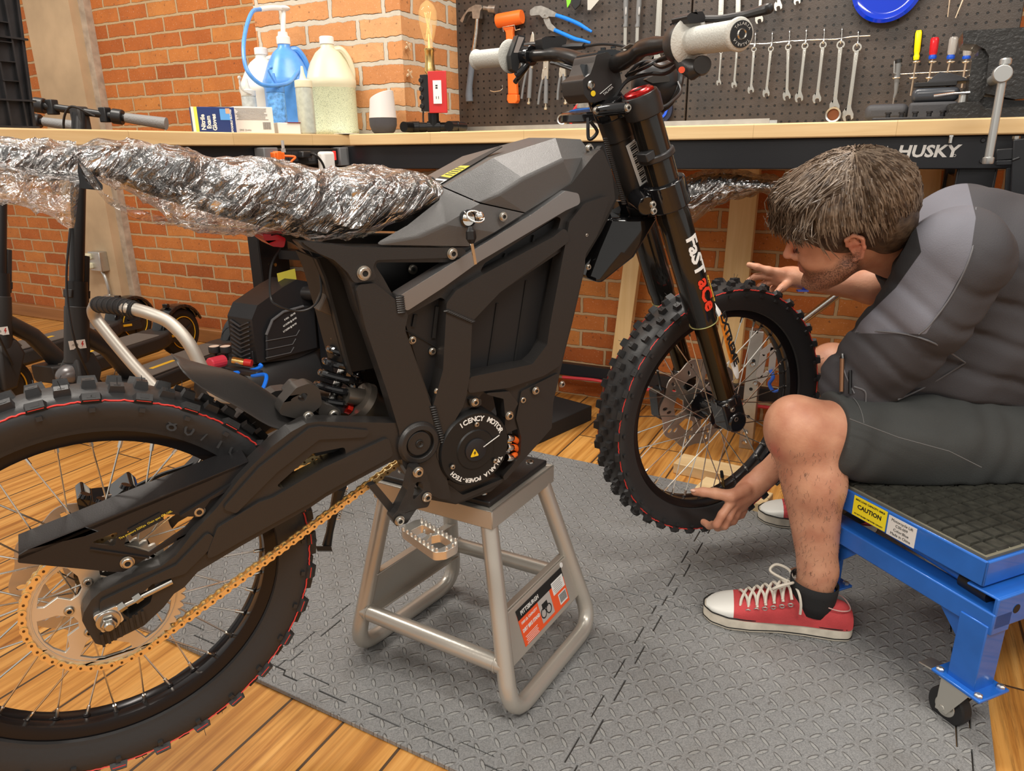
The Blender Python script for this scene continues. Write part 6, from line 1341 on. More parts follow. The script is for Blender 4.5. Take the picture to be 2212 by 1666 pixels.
# clamp block with crest
cb=Fp(1298,165,0.035);mb=MB();side(mb,[(1258,172),(1275,160),(1284,135),(1288,118),(1312,112),(1330,130),(1340,160),(1345,190),(1325,215),(1275,222),(1262,205)],0.04,0.075,r=0.006,F=Fp);cb_=ff(mb,'bar_clamp',M_frame,bevel=0.005,seg=3)
mb=MB();side(mb,[(1288,117),(1292,110),(1322,106),(1350,112),(1352,122),(1320,124)],0.035,0.07,r=0.003,F=Fp)
for q in((1303,108),(1325,105)):mb.cyl(Fp(*q,0.02),Fp(q[0],q[1]-5,0.02),0.005)
q=Fp(1281,163,0.035);mb.box((0,0,0),(0.03,0.03,0.004),0,T(*(q+Vector((0,0.01,0.006))))@RX(0.9));ff(mb,'clamp_cap',mat('polished_black_clamp',(0.05,0.055,0.06),0.15,0.7),cb_,bevel=0.002)
mb=MB();q=Fp(1276,184,.041);mb.lathe([(0.006,0),(0.0075,0.002),(0.005,0.003)],T(*q)@YA,20,1,cap1=False);q=Fp(1281,202,.041);mb.lathe([(0.0048,0),(0.0048,0.001)],T(*q)@YA,20,0);mb.beam(Fp(1296,203,.042),Fp(1321,182,.042),0.0016,0.0008,mi=2);text_mesh('TALARIA',0.006,T(*Fp(1314,196,.042))@XZ@RZ(0.62),0.0002,mi=2,mb=mb);ff(mb,'clamp_marks',[mat('yellow_dot',(0.85,0.6,0.02),0.4),M_bolt,M_paint_w],cb_,smooth=False)
# left controls: display, lever housing
mb=MB();MM=frame(Fp(1122,100,-.262),(0.25,-0.1,0.96),(-0.9,0.3,0.3),(0.35,0.93,0.0));dq=Fp(1113,103,-.235);fx=Vector((-0.18,0.1,-0.95)).normalized()
side(mb,[(1119,75),(1136,78),(1124,125),(1118,158),(1106,150),(1103,120)],-0.262,0.02,r=0.003,F=Fp);ds=ff(mb,'display',M_black,hb,bevel=0.004);mb=MB();mb.prism(outline([(1120,79),(1132,81),(1119,114),(1109,114)],-0.262,0.001,Fp),-0.2615,-0.261,XZ);mb.prism(outline([(1124,130),(1128,129),(1131,152),(1126,154)],-0.262,0.001,Fp),-0.2615,-0.261,XZ,1);ff(mb,'display_screen',[mat('grey_screen',(0.3,0.26,0.24),0.15),M_paint_w],ds)
mb=MB();mb.cyl(Fp(1132,120,-.27),Fp(1150,120,-.245),0.02,seg=24);mb.tube([Fp(1115,165,-.27),Fp(1130,150,-.26),Fp(1145,130,-.25)],0.008,8);mb.tube(smooth_path([Fp(1112,178,-.29),Fp(1120,168,-.28),Fp(1140,142,-.26)]),0.006,8);ff(mb,'switch_housing',M_gloss,hb,bevel=0.002)
mb=MB();side(mb,[(1170,83),(1178,79),(1216,77),(1225,84),(1222,100),(1200,107),(1172,106)],-0.21,0.03,r=0.003,F=Fp);mb.tube([Fp(1215,102,-.2),Fp(1238,101,-.18),Fp(1262,100,-.15)],[0.004,0.0075,0.006],10);mb.tube(smooth_path([Fp(1262,100,-.15),Fp(1300,95,-.1),Fp(1340,98,-.04),Fp(1365,108,0.0)]),0.003,7);mb.tube([Fp(1165,95,-.25),Fp(1145,96,-.28),Fp(1120,100,-.33),Fp(1100,96,-.38)],0.005,8);ff(mb,'brake_lever_assembly',M_black,hb,bevel=0.003)
# right controls
mb=MB();g0=Fp(1490,90,.283);gd_=(Fp(1600,74,.405)-g0).normalized();mb.lathe([(0.022,-0.034),(0.028,-0.03),(0.032,-0.01),(0.031,0)],axis_frame(g0,g0+gd_),32);mb.tube([Fp(1462,112,.27),Fp(1475,140,.28),Fp(1500,152,.3),Fp(1512,150,.31)],[0.008,0.011,0.014,0.008],12);mb.cyl(Fp(1515,142,.30),Fp(1518,140,.325),0.014,0.012,20);th=ff(mb,'throttle_housing',M_frame,hb)
mb=MB();mb.cyl(Fp(1472,151,.295),Fp(1473,151,.3),0.0045,seg=12);ff(mb,'red_button',mat('red_button',(0.8,0.1,0.04),0.4),th)
mb=MB();side(mb,[(1483,35),(1492,27),(1518,24),(1524,36),(1522,48),(1488,50)],0.3,0.035,r=0.003,F=Fp);mb.tube(smooth_path([Fp(1492,52,.27),Fp(1515,42,.28),Fp(1560,40,.32),Fp(1610,32,.36),Fp(1655,20,.4),Fp(1662,18,.405)]),[0.006,0.005,0.005,0.0055,0.007,0.0065],10);mb.tube([Fp(1490,52,.27),Fp(1462,62,.25),Fp(1453,52,.245),Fp(1451,48,.245)],0.004,7);ff(mb,'clutch_lever_assembly',M_black,hb,bevel=0.003)
# headlight and cables
hl=Fp(1418,185,-0.03)+Vector((0.06,0,0));hq=Fp(1418,183,-0.05);mb=MB();mb.sphere((0,0,0),(0.05,0.05,0.047),32,20,0,T(*hq)@RY(0.3));mb.torus(T(*(hq+Vector((0.02,0,-0.004))))@RY(PI/2+0.3),0.044,0.008,40,10);hl_=ff(mb,'headlight',M_black)
mb=MB();side(mb,[(1392,172),(1420,160),(1445,165),(1448,176),(1410,180)],0.0,0.01,r=0.004,F=Fp);ff(mb,'headlight_bracket',mat('satin_bracket',(0.06,0.055,0.05),0.3,0.5),hl_,bevel=0.003)
CB=[[(1465,130,.22),(1430,145,.15),(1400,135,.08),(1370,158,.04),(1340,190,.03)],[(1470,133,.22),(1440,158,.15),(1400,160,.1),(1355,175,.06),(1325,215,.05)],[(1462,118,.2),(1420,132,.1),(1385,135,.06),(1352,165,.03)],[(1455,115,.2),(1425,128,.12),(1395,145,.1),(1360,160,.05)],[(1465,178,.0),(1470,200,.03),(1445,225,.06),(1415,243,.05),(1400,290,.02)],[(1200,138,-.15),(1240,152,-.1),(1270,165,-.05)],[(1190,136,-.17),(1230,143,-.12),(1262,158,-.05)],[(1270,255,.02),(1272,300,.03),(1290,285,.04),(1275,262,.04)]]
mb=MB()
for c_ in CB:mb.tube(smooth_path([Fp(*q)for q in c_],7),0.0032,8)
o=ff(mb,'control_cables',M_black)
# ================================================================ dirt bike stand
M_silver=mat('silver_hammer_paint',(0.5,0.47,0.42),0.32,0.55,bump=0.08,bscale=300)
sd=thing('dirt_bike_stand','silver tubular dirt bike stand with black rubber top carrying the bike','stand',(-0.65,1.1,0))
ZT=0.385;r_=0.0165
G_={k:on_z(*q,r_+0.012)for k,q in dict(RF=(1103,1552),RB=(1277,1342),LF=(768,1404),LB=(982,1252)).items()}
Tp={k:on_z(*q,ZT)for k,q in dict(RF=(1063,1106),RB=(1197,1004)).items()}
w_=Vector((-0.275,0.012,0));Tp['LF']=Tp['RF']+w_;Tp['LB']=Tp['RB']+w_
def ucorner(a,b,c,r=0.06,n=6):  # rounded corner path a-b-c
 u,v=(a-b).normalized(),(c-b).normalized();return[((b+u*r)*(1-t)**2+b*2*t*(1-t)+(b+v*r)*t*t)for t in[k/n for k in range(n+1)]]
for s in 'RL':
 tf,tb,gf,gb=Tp[s+'F']+Vector((0,0.02,-0.035)),Tp[s+'B']+Vector((0,-0.02,-0.035)),G_[s+'F'],G_[s+'B']
 inn=Vector((-0.018 if s=='R' else 0.018,0,0));mb=MB();mb.tube([tf+inn]+ucorner(tf+inn,gf,gb)+ucorner(gf,gb,tb+inn)+[tb+inn],r_,16);mb.build('side_tube',M_silver,sd)
 f=lambda k,j:(tf+inn).lerp(gf,k)if j==0 else(tb+inn).lerp(gb,k)
 a,b,c,d=f(0.5,0),f(0.5,1),f(0.78,1),f(0.78,0);nrm=(b-a).cross(d-a).normalized()*0.003;mb=MB();mb.loft([[a-nrm,b-nrm,c-nrm,d-nrm],[a+nrm,b+nrm,c+nrm,d+nrm]])
 ins=(nrm.normalized())*(0.018 if(nrm.x<0)==(s=='R')else-0.018)
 for e0,e1 in((a,b),(d,c)):mb.loft([[e0,e1,e1+ins,e0+ins],[e0+Vector((0,0,.004)),e1+Vector((0,0,.004)),e1+ins+Vector((0,0,.004)),e0+ins+Vector((0,0,.004))]])
 pn=mb.build('side_panel',M_silver,sd,bevel=0.002)
 if s=='R':
  xd=(b-a).normalized();yd=(a-d);yd=(yd-xd*yd.dot(xd)).normalized();zd=xd.cross(yd);c0=(a+b+c+d)/4+zd*0.0036;MM=frame(c0+xd*0.005,xd,yd,zd);W2,H2=0.088,0.036
  mb=MB();mb.box((0,-0.004,0),(W2*2,H2*2-0.008,0.0005),0,MM);mb.box((0,H2-0.009,0.0003),(W2*2,0.02,0.0005),1,MM);mb.box((0.005,-0.006,0.0004),(0.046,0.046,0.0005),2,MM);mb.box((0.062,0.012,0.0006),(0.046,0.026,0.0005),3,MM);mb.box((0.068,-0.018,0.0006),(0.03,0.022,0.0005),3,MM)
  for k in range(12):mb.box((0.056+k*0.0022,-0.017,0.001),(0.001,0.017,0.0003),1,MM)
  for k in range(6):mb.box((0.06,0.021-k*0.0038,0.001),(0.036-0.004*(k%3),0.0012,0.0003),4,MM)
  for k in range(5):mb.box((-0.058,-0.02-k*0.0034,0.0004),(0.044-0.005*(k%2),0.001,0.0003),3,MM)
  mb.torus(MM@T(0.012,-0.012,0.0008),0.009,0.0012,20,5,1);mb.torus(MM@T(-0.008,-0.012,0.0008),0.009,0.0012,20,5,1);mb.box((0.002,0.0,0.0008),(0.02,0.012,0.0006),1,MM)
  text_mesh('PITTSBURGH',0.0115,MM@T(-0.043,H2-0.01,0.0007),0.0002,mi=3,mb=mb,bold=0.0003);text_mesh('1000 LB. CAPACITY',0.0068,MM@T(-0.053,0.008,0.0004),0.0002,mi=3,mb=mb,bold=0.0002);text_mesh('DIRT BIKE STAND',0.0092,MM@T(-0.052,-0.007,0.0004),0.0002,mi=3,mb=mb,bold=0.0004,sx=0.85)
  mb.lathe([(0.0055,0),(0.0055,0.0006)],MM@T(W2+0.004,H2+0.004,0),16,3)
  mb.build('stand_label',[mat('label_orange_red',(0.85,0.1,0.02),0.4),M_ink,mat('label_photo_grey',(0.45,0.42,0.4),0.5),M_paint_w,mat('print_grey',(0.3,0.3,0.3),0.5)],pn,smooth=False)
for j,k_,kk in(('F',0.62,0),('B',0.56,1)):
 a=(Tp['R'+j]+Vector((-0.018,0.02 if j=='F' else-0.02,-0.035))).lerp(G_['R'+j],k_+0.12);b=(Tp['L'+j]+Vector((0.018,0.02 if j=='F' else-0.02,-0.035))).lerp(G_['L'+j],k_+0.12);mb=MB();mb.cyl(a,b,r_,seg=16)
 for e in(a,b):mb.torus(axis_frame(e+(a+b-e*2).normalized()*r_,(a+b)/2),r_,0.002,20,6)
 mb.build('cross_tube',M_silver,sd)
mb=MB();q=[Tp['LF'],Tp['RF'],Tp['RB'],Tp['LB']];ce=sum(q,Vector())/4;lo=[p-Vector((0,0,0.038))for p in q]
for i in range(4):
 j=(i+1)%4;a,b,a1,b1=q[i],q[j],lo[i],lo[j];mb.loft([[a,b,b1,a1],[a+(ce-a)*0.03,b+(ce-b)*0.03,b1+(ce-b1)*0.03,a1+(ce-a1)*0.03]])
 mb.loft([[a,b,b-Vector((0,0,.004)),a-Vector((0,0,.004))],[a+(ce-a)*0.2,b+(ce-b)*0.2,b+(ce-b)*0.2-Vector((0,0,.004)),a+(ce-a)*0.2-Vector((0,0,.004))]])
mb.build('top_frame',M_silver,sd,bevel=0.003)
mb=MB();u_=[p+(ce-p)*0.08 for p in q];mb.loft([[p for p in u_],[p+Vector((0,0,0.012))for p in u_]]);tp_=mb.build('rubber_top',mat('rubber_pad',(0.015,0.015,0.016),0.45,bump=0.2,bscale=200),sd,bevel=0.003)
mb=MB()
for fx_,fy in((0.12,0.15),(0.88,0.12),(0.9,0.88),(0.5,0.9),(0.5,0.1)):p=(u_[0].lerp(u_[1],fx_)).lerp(u_[3].lerp(u_[2],fx_),fy)+Vector((0,0,0.0122));mb.lathe([(0.009,0),(0.008,0.002),(0.005,0.002)],T(*p),16,0,cap1=False)
mb.build('pad_screws',M_bolt,tp_)
# ================================================================ blue motorcycle lift
M_lift=mat('gloss_blue_paint',(0.02,0.14,0.55),0.28,0.1,coat=0.3,bump=0.15,bscale=30,var=0.12,vscale=14)
PZ=0.345;Cn=on_z(2135,1216,PZ);Dn=on_z(1797,1040,PZ);ux=(Dn-Cn).normalized();Wd=0.34;vy=Vector((-ux.y,ux.x,0));vy=vy if vy.y>0 else-vy
lf=thing('motorcycle_lift','blue steel motorcycle lift on casters used as a low seat by the person','motorcycle lift',(Cn.x,Cn.y,0));ML=frame((Cn.x,Cn.y,0),ux,vy,(0,0,1))if ux.cross(vy).z>0 else frame((Cn.x,Cn.y,0),-ux,vy,(0,0,1))
sx=1 if ux.cross(vy).z>0 else-1;Ln=0.62
lw=lambda mb,nm,m,par=lf,**k:(setattr(mb,'v',[tuple(ML@Vector(p))for p in mb.v]),mb.build(nm,m,par,**k))[1]
mb=MB();X=lambda v:v*sx
mb.box((X(Wd/2),0.003,PZ-0.024),(Wd,0.006,0.048));mb.box((X(0.003),Ln/2,PZ-0.024),(0.006,Ln,0.048));mb.box((X(Wd-0.003),Ln/2,PZ-0.024),(0.006,Ln,0.048));mb.box((X(Wd/2),Ln-0.003,PZ-0.024),(Wd,0.006,0.048));mb.box((X(Wd/2),Ln/2,PZ-0.008),(Wd-0.01,Ln-0.01,0.006));pf=lw(mb,'platform',M_lift,bevel=0.003)
mb=MB();mb.box((X(Wd/2),Ln/2,PZ-0.002),(Wd-0.022,Ln-0.022,0.006));
nx_,ny_=11,19
for i in range(nx_):
 for j in range(ny_):mb.box((X(0.03+(Wd-0.06)*i/(nx_-1)),0.03+(Ln-0.06)*j/(ny_-1),PZ+0.004),(0.0265,0.0275,0.006),1,taper=0.85)
rm=lw(mb,'rubber_mat',[mat('pale_dust_rubber',(0.16,0.15,0.11),0.8),mat('dusty_rubber',(0.035,0.035,0.028),0.55,var=0.4,vscale=60)],pf)
mb=MB();FZ=0.262
for yy in(0.02,Ln-0.05):mb.box((X(Wd/2+0.02),yy,FZ-0.02),(Wd+0.1,0.045,0.04))
mb.loft([[(X(-0.03),0.0,FZ+0.03),(X(-0.03),0.0,FZ-0.03),(X(-0.03),Ln,FZ-0.03),(X(-0.03),Ln,FZ+0.03)],[(X(-0.022),0.0,FZ+0.03),(X(-0.022),0.0,FZ-0.03),(X(-0.022),Ln,FZ-0.03),(X(-0.022),Ln,FZ+0.03)]]);mb.box((X(0.0),Ln/2,FZ+0.028),(0.055,Ln,0.005));mb.box((X(Wd+0.05),Ln/2,FZ),(0.008,Ln,0.06));lw(mb,'base_frame',M_lift,bevel=0.003)
mb=MB()
for k in range(5):mb.lathe([(0.0,0),(0.0085,0.0)],T(X(-0.0305),0.05+k*0.05,FZ)@RY(-PI/2*sx),20)
lw(mb,'adjustment_hole',M_ink)
for a,b,r in(((X(0.0),0.03,FZ+0.012),(X(0.055),0.035,FZ+0.012),0.016),((X(Wd-0.03),0.02,FZ+0.03),(X(Wd+0.01),0.02,FZ+0.03),0.014)):mb=MB();mb.cyl(a,b,r,seg=20);lw(mb,'pivot_bushing',M_black)
mb=MB();mb.cyl((X(0.05),0.03,FZ+0.016),(X(Wd-0.02),0.03,FZ+0.034),0.009,seg=16);mb.box((X(Wd/2),0.1,FZ+0.02),(Wd-0.1,0.03,0.02));mb.box((X(Wd/2),0.3,FZ+0.03),(Wd-0.1,0.03,0.02));lw(mb,'lifting_arm',M_lift,bevel=0.002)
LEGS=[(0.0,0.02),(Wd,0.02),(0.0,Ln-0.05),(Wd,Ln-0.05)]
for i,(lx,ly)in enumerate(LEGS):
 mb=MB();mb.box((X(lx),ly,(0.108+FZ-0.04)/2),(0.05,0.05,FZ-0.04-0.108+0.03));s2=1 if lx==0 else-1
 for dd in((s2,0),):mb.loft([[(X(lx+dd[0]*0.02),ly-0.003,FZ-0.038),(X(lx+dd[0]*0.09),ly-0.003,FZ-0.038),(X(lx+dd[0]*0.02),ly-0.003,FZ-0.11)],[(X(lx+dd[0]*0.02),ly+0.003,FZ-0.038),(X(lx+dd[0]*0.09),ly+0.003,FZ-0.038),(X(lx+dd[0]*0.02),ly+0.003,FZ-0.11)]])
 mb.loft([[(X(lx-0.003),ly+0.02,FZ-0.038),(X(lx-0.003),ly+0.08,FZ-0.038),(X(lx-0.003),ly+0.02,FZ-0.1)],[(X(lx+0.003),ly+0.02,FZ-0.038),(X(lx+0.003),ly+0.08,FZ-0.038),(X(lx+0.003),ly+0.02,FZ-0.1)]]);lg_=lw(mb,'leg',M_lift,bevel=0.002)
 mb=MB();mb.box((X(lx),ly,0.1035),(0.092,0.075,0.006));lw(mb,'foot_plate',M_lift,lg_,bevel=0.002)
 mb=MB()
 for ax_,ay in((-1,-1),(1,-1),(1,1),(-1,1)):mb.lathe([(0.007,0),(0.007,0.004),(0.004,0.006)],T(X(lx+ax_*0.036),ly+ay*0.028,0.1065),6)
 lw(mb,'plate_bolts',M_steel,lg_)
 mb=MB();cx,cy=X(lx+0.02),ly-0.006;mb.lathe([(0.0325,-0.0125),(0.035,-0.009),(0.035,0.009),(0.0325,0.0125)],T(cx,cy,0.0355)@RX(PI/2),32);cs=lw(mb,'caster_wheel',M_rubber,lg_)
 mb=MB();mb.lathe([(0.019,-0.014),(0.019,0.014)],T(cx,cy,0.0355)@RX(PI/2),24);mb.cyl((cx,cy-0.022,0.0355),(cx,cy+0.022,0.0355),0.006,seg=6)
 for sg in(-1,1):mb.prism([(cx-0.012,0.026),(cx+0.01,0.028),(cx+X(-0.04)+0.0,0.092),(cx+X(0.012),0.092)],0,0.002,T(0,cy+sg*0.019,0)@RX(PI/2))
 mb.box((X(lx+0.005),ly,0.096),(0.06,0.06,0.006));mb.lathe([(0.026,0.088),(0.028,0.095)],T(X(lx),ly,0),24);mb.loft([[(X(lx+0.03),ly-0.02,0.094),(X(lx+0.03),ly+0.02,0.094),(X(lx+0.03),ly+0.02,0.09),(X(lx+0.03),ly-0.02,0.09)],[(X(lx+0.085),ly-0.016,0.084),(X(lx+0.085),ly+0.016,0.084),(X(lx+0.085),ly+0.016,0.081),(X(lx+0.085),ly-0.016,0.081)]]);lw(mb,'caster_fork',mat('bright_zinc',(0.7,0.68,0.62),0.28,0.9),lg_,bevel=0.001)
MS=frame((Cn.x,Cn.y,0),-ux,(0,0,1),Vector((0,0,1)).cross(ux)if Vector((0,0,1)).cross(ux).y<0 else-Vector((0,0,1)).cross(ux))
MS=MS@T(0,PZ-0.024,0.0008);mb=MB();cxy=-0.235;mb.box((cxy,0,0),(0.078,0.042,0.0008),0,MS)
for s_,z_,y_ in(('MAX LOAD CAPACITY: 300LB',0.0052,0.0145),('CAUTION',0.0125,0.001),('DO NOT EXCEED THIS RATED CAPACITY',0.0036,-0.0155)):text_mesh(s_,z_,MS@T(cxy,y_,0.0006),0.0002,mi=1,mb=mb,bold=z_*0.03)
mb.build('caution_label',[mat('caution_yellow',(0.88,0.75,0.02),0.4),M_ink],pf,smooth=False)
mb=MB();cxy=-0.162;mb.box((cxy,-0.002,0),(0.06,0.04,0.0008),0,MS)
for k,s_ in enumerate(('Motorcycle Lift','C30-009','Color:Blue','Made in China')):text_mesh(s_,0.0075,MS@T(cxy,0.0115-k*0.009,0.0006),0.0002,mi=1,mb=mb)
mb.build('maker_label',[M_paint_w,M_ink],pf,smooth=False)
# ================================================================ things under and behind the bench
def plank(lab,p0,p1,w,th,m,nm='lumber',cat='lumber',grp=None):
 mb=MB();mb.beam(p0,p1,w,th,up=(0,1,0));return tag(mb.build(nm,m,bevel=0.002),lab,cat,grp)
yb=2.66
plank('pine board leaning on the brick wall behind the front tyre and outstretched hand',Vector((on_y(1570,850,yb).x,yb-0.04,0.0)),on_y(1616,345,yb),0.09,0.038,M_pine)
plank('pine board leaning on the brick wall just left of the front tyre',Vector((on_y(1337,850,yb).x,yb-0.06,0.0)),on_y(1393,365,yb),0.062,0.038,M_pine)
plank('wide pine board behind the head, under the right end of the bench',Vector((on_y(1960,800,yb).x,yb-0.05,0.0)),on_y(1985,345,yb),0.13,0.03,M_pine)
mb=MB();p=on_y(1598,566,yb-0.03);
for k in range(7):mb.box((p.x-0.05+k*0.016,p.y,p.z+0.004*(k%2)),(0.009-0.003*(k%3),0.001,0.008));mb.box((p.x-0.048+k*0.014,p.y,p.z-0.014-0.003*(k%3)),(0.003,0.001,0.004))
lm=bpy.data.objects['lumber'];mb.build('pencil_marks',M_ink,lm,smooth=False)
def block(lab,a,b,h,w,z=0.0):
 a,b=Vector((a.x,a.y,z)),Vector((b.x,b.y,z));mb=MB();d=(b-a).normalized();M=frame((a+b)/2+Vector((0,0,h/2)),d,Vector((-d.y,d.x,0)),(0,0,1));mb.box((0,0,0),((b-a).length,w,h),0,M);return tag(mb.build('wood_block',M_pine_x,bevel=0.003),lab,'wood block','wood offcuts on the floor behind the front wheel')
block('pale wood offcut lying behind the front wheel, the farther one',on_z(1465,1000,0.02),on_z(1640,1040,0.02),0.038,0.09)
block('pale wood offcut lying behind the front wheel, the nearer one',on_z(1512,1052,0.02),on_z(1660,1090,0.02),0.038,0.09)
mb=MB();a,b=on_z(1146,968),on_z(1278,908);d=(b-a);n_=Vector((-d.y,d.x,0)).normalized();MM=frame((a+b)/2+n_*0.27,d.normalized(),n_,(0,0,1));mb.box((0,0,0.03),(d.length,0.54,0.06),0,MM);tag(mb.build('black_platform',mat('black_carpet_board',(0.012,0.012,0.013),0.8,bump=0.4,bscale=300),bevel=0.003),'low black platform on the floor under the bench behind the motor','platform')
mb=MB();z0=on_y(1290,805,2.6).z;mb.box((-0.35,2.6,z0),(1.75,0.03,0.05));mb.build('lower_beam',M_blackpaint,b2,bevel=0.002)
mb=MB();mb.tube(smooth_path([on_y(1215,815,2.57),on_y(1290,822,2.57),on_y(1345,836,2.57),on_y(1480,850,2.57),on_y(1640,878,2.57),on_y(1760,890,2.57)]),0.0065,8);tag(mb.build('red_air_hose',mat('red_rubber',(0.6,0.04,0.05),0.4)),'thin red hose running along the wall behind the wheels','hose')
# silver square tube fixture seen through the front wheel
fx=thing('jack_stand','perforated silver square post with scissor links, seen through the front wheel','jack',on_z(1612,960));bs=on_z(1612,965);tpz=on_y(1633,712,bs.y).z
mb=MB();mb.box((bs.x,bs.y,tpz/2),(0.045,0.045,tpz));
for zz in(0.12,0.22,0.32,0.42):mb.lathe([(0,0),(0.006,0)],T(bs.x,bs.y-0.0228,zz)@RX(PI/2),14,1)
mb.build('post',[M_steel,M_ink],fx,bevel=0.002);mb=MB()
for a,b in(((1645,765),(1685,735)),((1650,765),(1640,815)),((1672,750),(1665,815)),((1640,825),(1662,805))):mb.beam(on_y(*a,bs.y-0.03),on_y(*b,bs.y-0.03),0.022,0.006,up=(0,1,0))
mb.build('scissor_link',mat('brushed_plate',(0.55,0.52,0.5),0.35,0.7),fx,bevel=0.001)
for q in((1626,787),(1632,828),(1610,935),(1608,955)):p=on_y(*q,bs.y-0.025);mb=MB();mb.lathe([(0.009,0),(0.009,0.005),(0.006,0.008)],T(*p)@RX(PI/2),6);mb.build('bolt',M_chrome,fx)
mb=MB();mb.tube(smooth_path([on_y(1664,800,bs.y-.04),on_y(1670,815,bs.y-.05),on_y(1662,830,bs.y-.04),on_y(1672,845,bs.y-.04),on_y(1690,838,bs.y-.04)]),0.006,8);mb.build('blue_strap',M_blue,fx)
mb=MB();a,b=on_y(1700,720,2.45),on_y(1845,610,2.45);mb.cyl(a,b,0.012,seg=14);tag(mb.build('steel_rod',M_chrome),'polished steel rod leaning behind the front tyre and knee','rod')
# wrapped spare seat under the bench
sp_=thing('spare_seat','dark dirt bike seat wrapped in clear film lying under the bench behind the fork','seat',on_y(1560,430,2.2));rings=[];SS=[(1462,405,440),(1490,385,450),(1540,372,440),(1590,376,418),(1640,388,410),(1700,392,405),(1790,396,404)]
def ssr(g):
 out=[]
 for px,t,b in SS:
  c=on_y(px,(t+b)/2,2.22);hz=(on_y(px,t,2.22).z-on_y(px,b,2.22).z)/2+g;out.append([c+Vector((0.0,(0.07+g)*math.cos(2*PI*k/40),hz*math.sin(2*PI*k/40)))for k in range(40)])
 return out
mb=MB();mb.loft(ssr(0));st2=mb.build('seat_pad',M_mesh,sp_,subsurf=1)
R0=ssr(0.006);R1=[]
for i in range(len(R0)-1):
 for j in range(6):R1.append([a.lerp(b,j/6)for a,b in zip(R0[i],R0[i+1])])
R1.append(R0[-1]);mb=MB();mb.loft(wrinkle(R1,0.01,7.0,4.0,lambda t,p,c:0.035*max(0,math.sin(t*9))*(1 if p.z<c.z else 0)),cap=False);mb.build('clear_wrapping',M_wrap,sp_)
# second black rack post at the far right
rk=thing('adjustable_leg','black adjustable steel post and bracket at the far right under the bench','rack',on_z(2190,1100));a=on_y(2205,300,2.05);b=on_y(2196,455,2.05);mb=MB();mb.beam(a,b,0.022,0.03);mb.beam(on_y(2190,360,2.06),on_y(2183,455,2.06),0.006,0.03);mb.build('post',M_blackpaint,rk,bevel=0.002)
mb=MB();mb.beam(on_y(2150,335,2.06),on_y(2212,330,2.06),0.03,0.025);mb.beam(on_y(2150,352,2.06),on_y(2205,350,2.06),0.03,0.012);mb.cyl(on_y(2186,347,2.04),on_y(2204,340,2.04),0.003);mb.build('bracket',M_blackpaint,rk,bevel=0.002);mb=MB();q=on_y(2195,300,2.05);mb.lathe([(0.008,0),(0.008,0.006),(0.004,0.006),(0.004,-0.01)],T(*q),6);mb.build('bolt',M_bolt,rk)
# ================================================================ air compressor
cp_=thing('air_compressor','black portable air compressor with red switch, standing on the floor under the bench','air compressor',(-1.95,1.9,0))
D0=2.55;Yc=on_z(600,830,0.3).y
def Cc(px,py,d=D0):return at_d(px,py,d)
# body frame: x along the broad face (to the right), y into the depth
fa,fb=Cc(560,790,2.5),Cc(698,745,2.75);ex=Vector(((fb-fa).x,(fb-fa).y,0)).normalized();ey=Vector((-ex.y,ex.x,0));MCo=frame(fa,ex,ey,(0,0,1));inv3=MCo.inverted();nC=-ey
def Co(px,py,off=0.0):return inv3@on_pl(px,py,fa+ey*off,ey)
cw=lambda mb,nm,m,par=cp_,**k:(setattr(mb,'v',[tuple(MCo@Vector(p))for p in mb.v]),mb.build(nm,m,par,**k))[1]
XZp=Matrix(((1,0,0,0),(0,0,-1,0),(0,1,0,0),(0,0,0,1)))
def cpoly(L,off=0.0):return[(Co(*q,off).x,Co(*q,off).z)for q in L]
M_cmp=mat('compressor_plastic',(0.016,0.016,0.018),0.42,bump=0.1,bscale=400)
mb=MB();body=cpoly([(556,785),(544,690),(556,660),(612,620),(640,604),(672,610),(690,640),(697,750),(640,775)]);mb.prism(arc_round(body,0.008),-0.125,0.0,XZp);bo=cw(mb,'motor_housing',M_cmp,bevel=0.006,seg=3)
mb=MB();mb.prism(cpoly([(572,780),(571,725),(585,690),(608,672),(655,660),(675,660),(682,752)]),0,0.012,XZp);mb.build;cw(mb,'front_cover',M_cmp,bo,bevel=0.005,seg=3)
mb=MB()
for y0,x1 in((737,640),(756,632),(774,628)):a=Co(574,y0,-.013);b=Co(x1,y0-12,-.013);c=Co(x1+7,y0-24,-.013);mb.tube([a,b,c],0.0016,6)
mb.tube([Co(575,724,-.012),Co(588,692,-.012),Co(612,674,-.012),Co(655,662,-.012)],0.005,8);cw(mb,'cover_rib',mat('scuffed_edge',(0.1,0.1,0.105),0.35),bo)
mb=MB()
for k in range(10):z_=Co(0,695+k*10,0).z if False else None;
for k in range(10):
 a,c=Co(544+k*0.5,702+k*9.5,0),0;zc=a.z;x0=a.x
 for sg in(-1,1):mb.beam(Vector((x0-0.0015,0.062,zc-0.012)),Vector((x0-0.0015,0.062+sg*0.045,zc+0.006)),0.006,0.004)
cw(mb,'vent_fin',mat('vent_grey',(0.06,0.06,0.065),0.4),bo)
mb=MB();q=Co(556,650,0.06);mb.box((q.x+0.03,0.062,q.z+0.008),(0.06,0.045,0.02),0,taper=0.7);cw(mb,'rocker_switch',mat('glossy_red',(0.65,0.02,0.015),0.2),bo,bevel=0.003)
mb=MB();a,b=Co(664,632,0.0),0;mb.cyl(a+Vector((-.02,0.03,0)),a+Vector((0.012,-0.035,-0.002)),0.027,seg=28)
for k in range(6):mb.beam(a+Vector((-0.006+k*0.006,-0.037,0.014-0.001*k)),a+Vector((-0.002+k*0.006,-0.037,-0.014-0.001*k)),0.002,0.003)
cw(mb,'air_filter',M_black,bo,bevel=0.002)
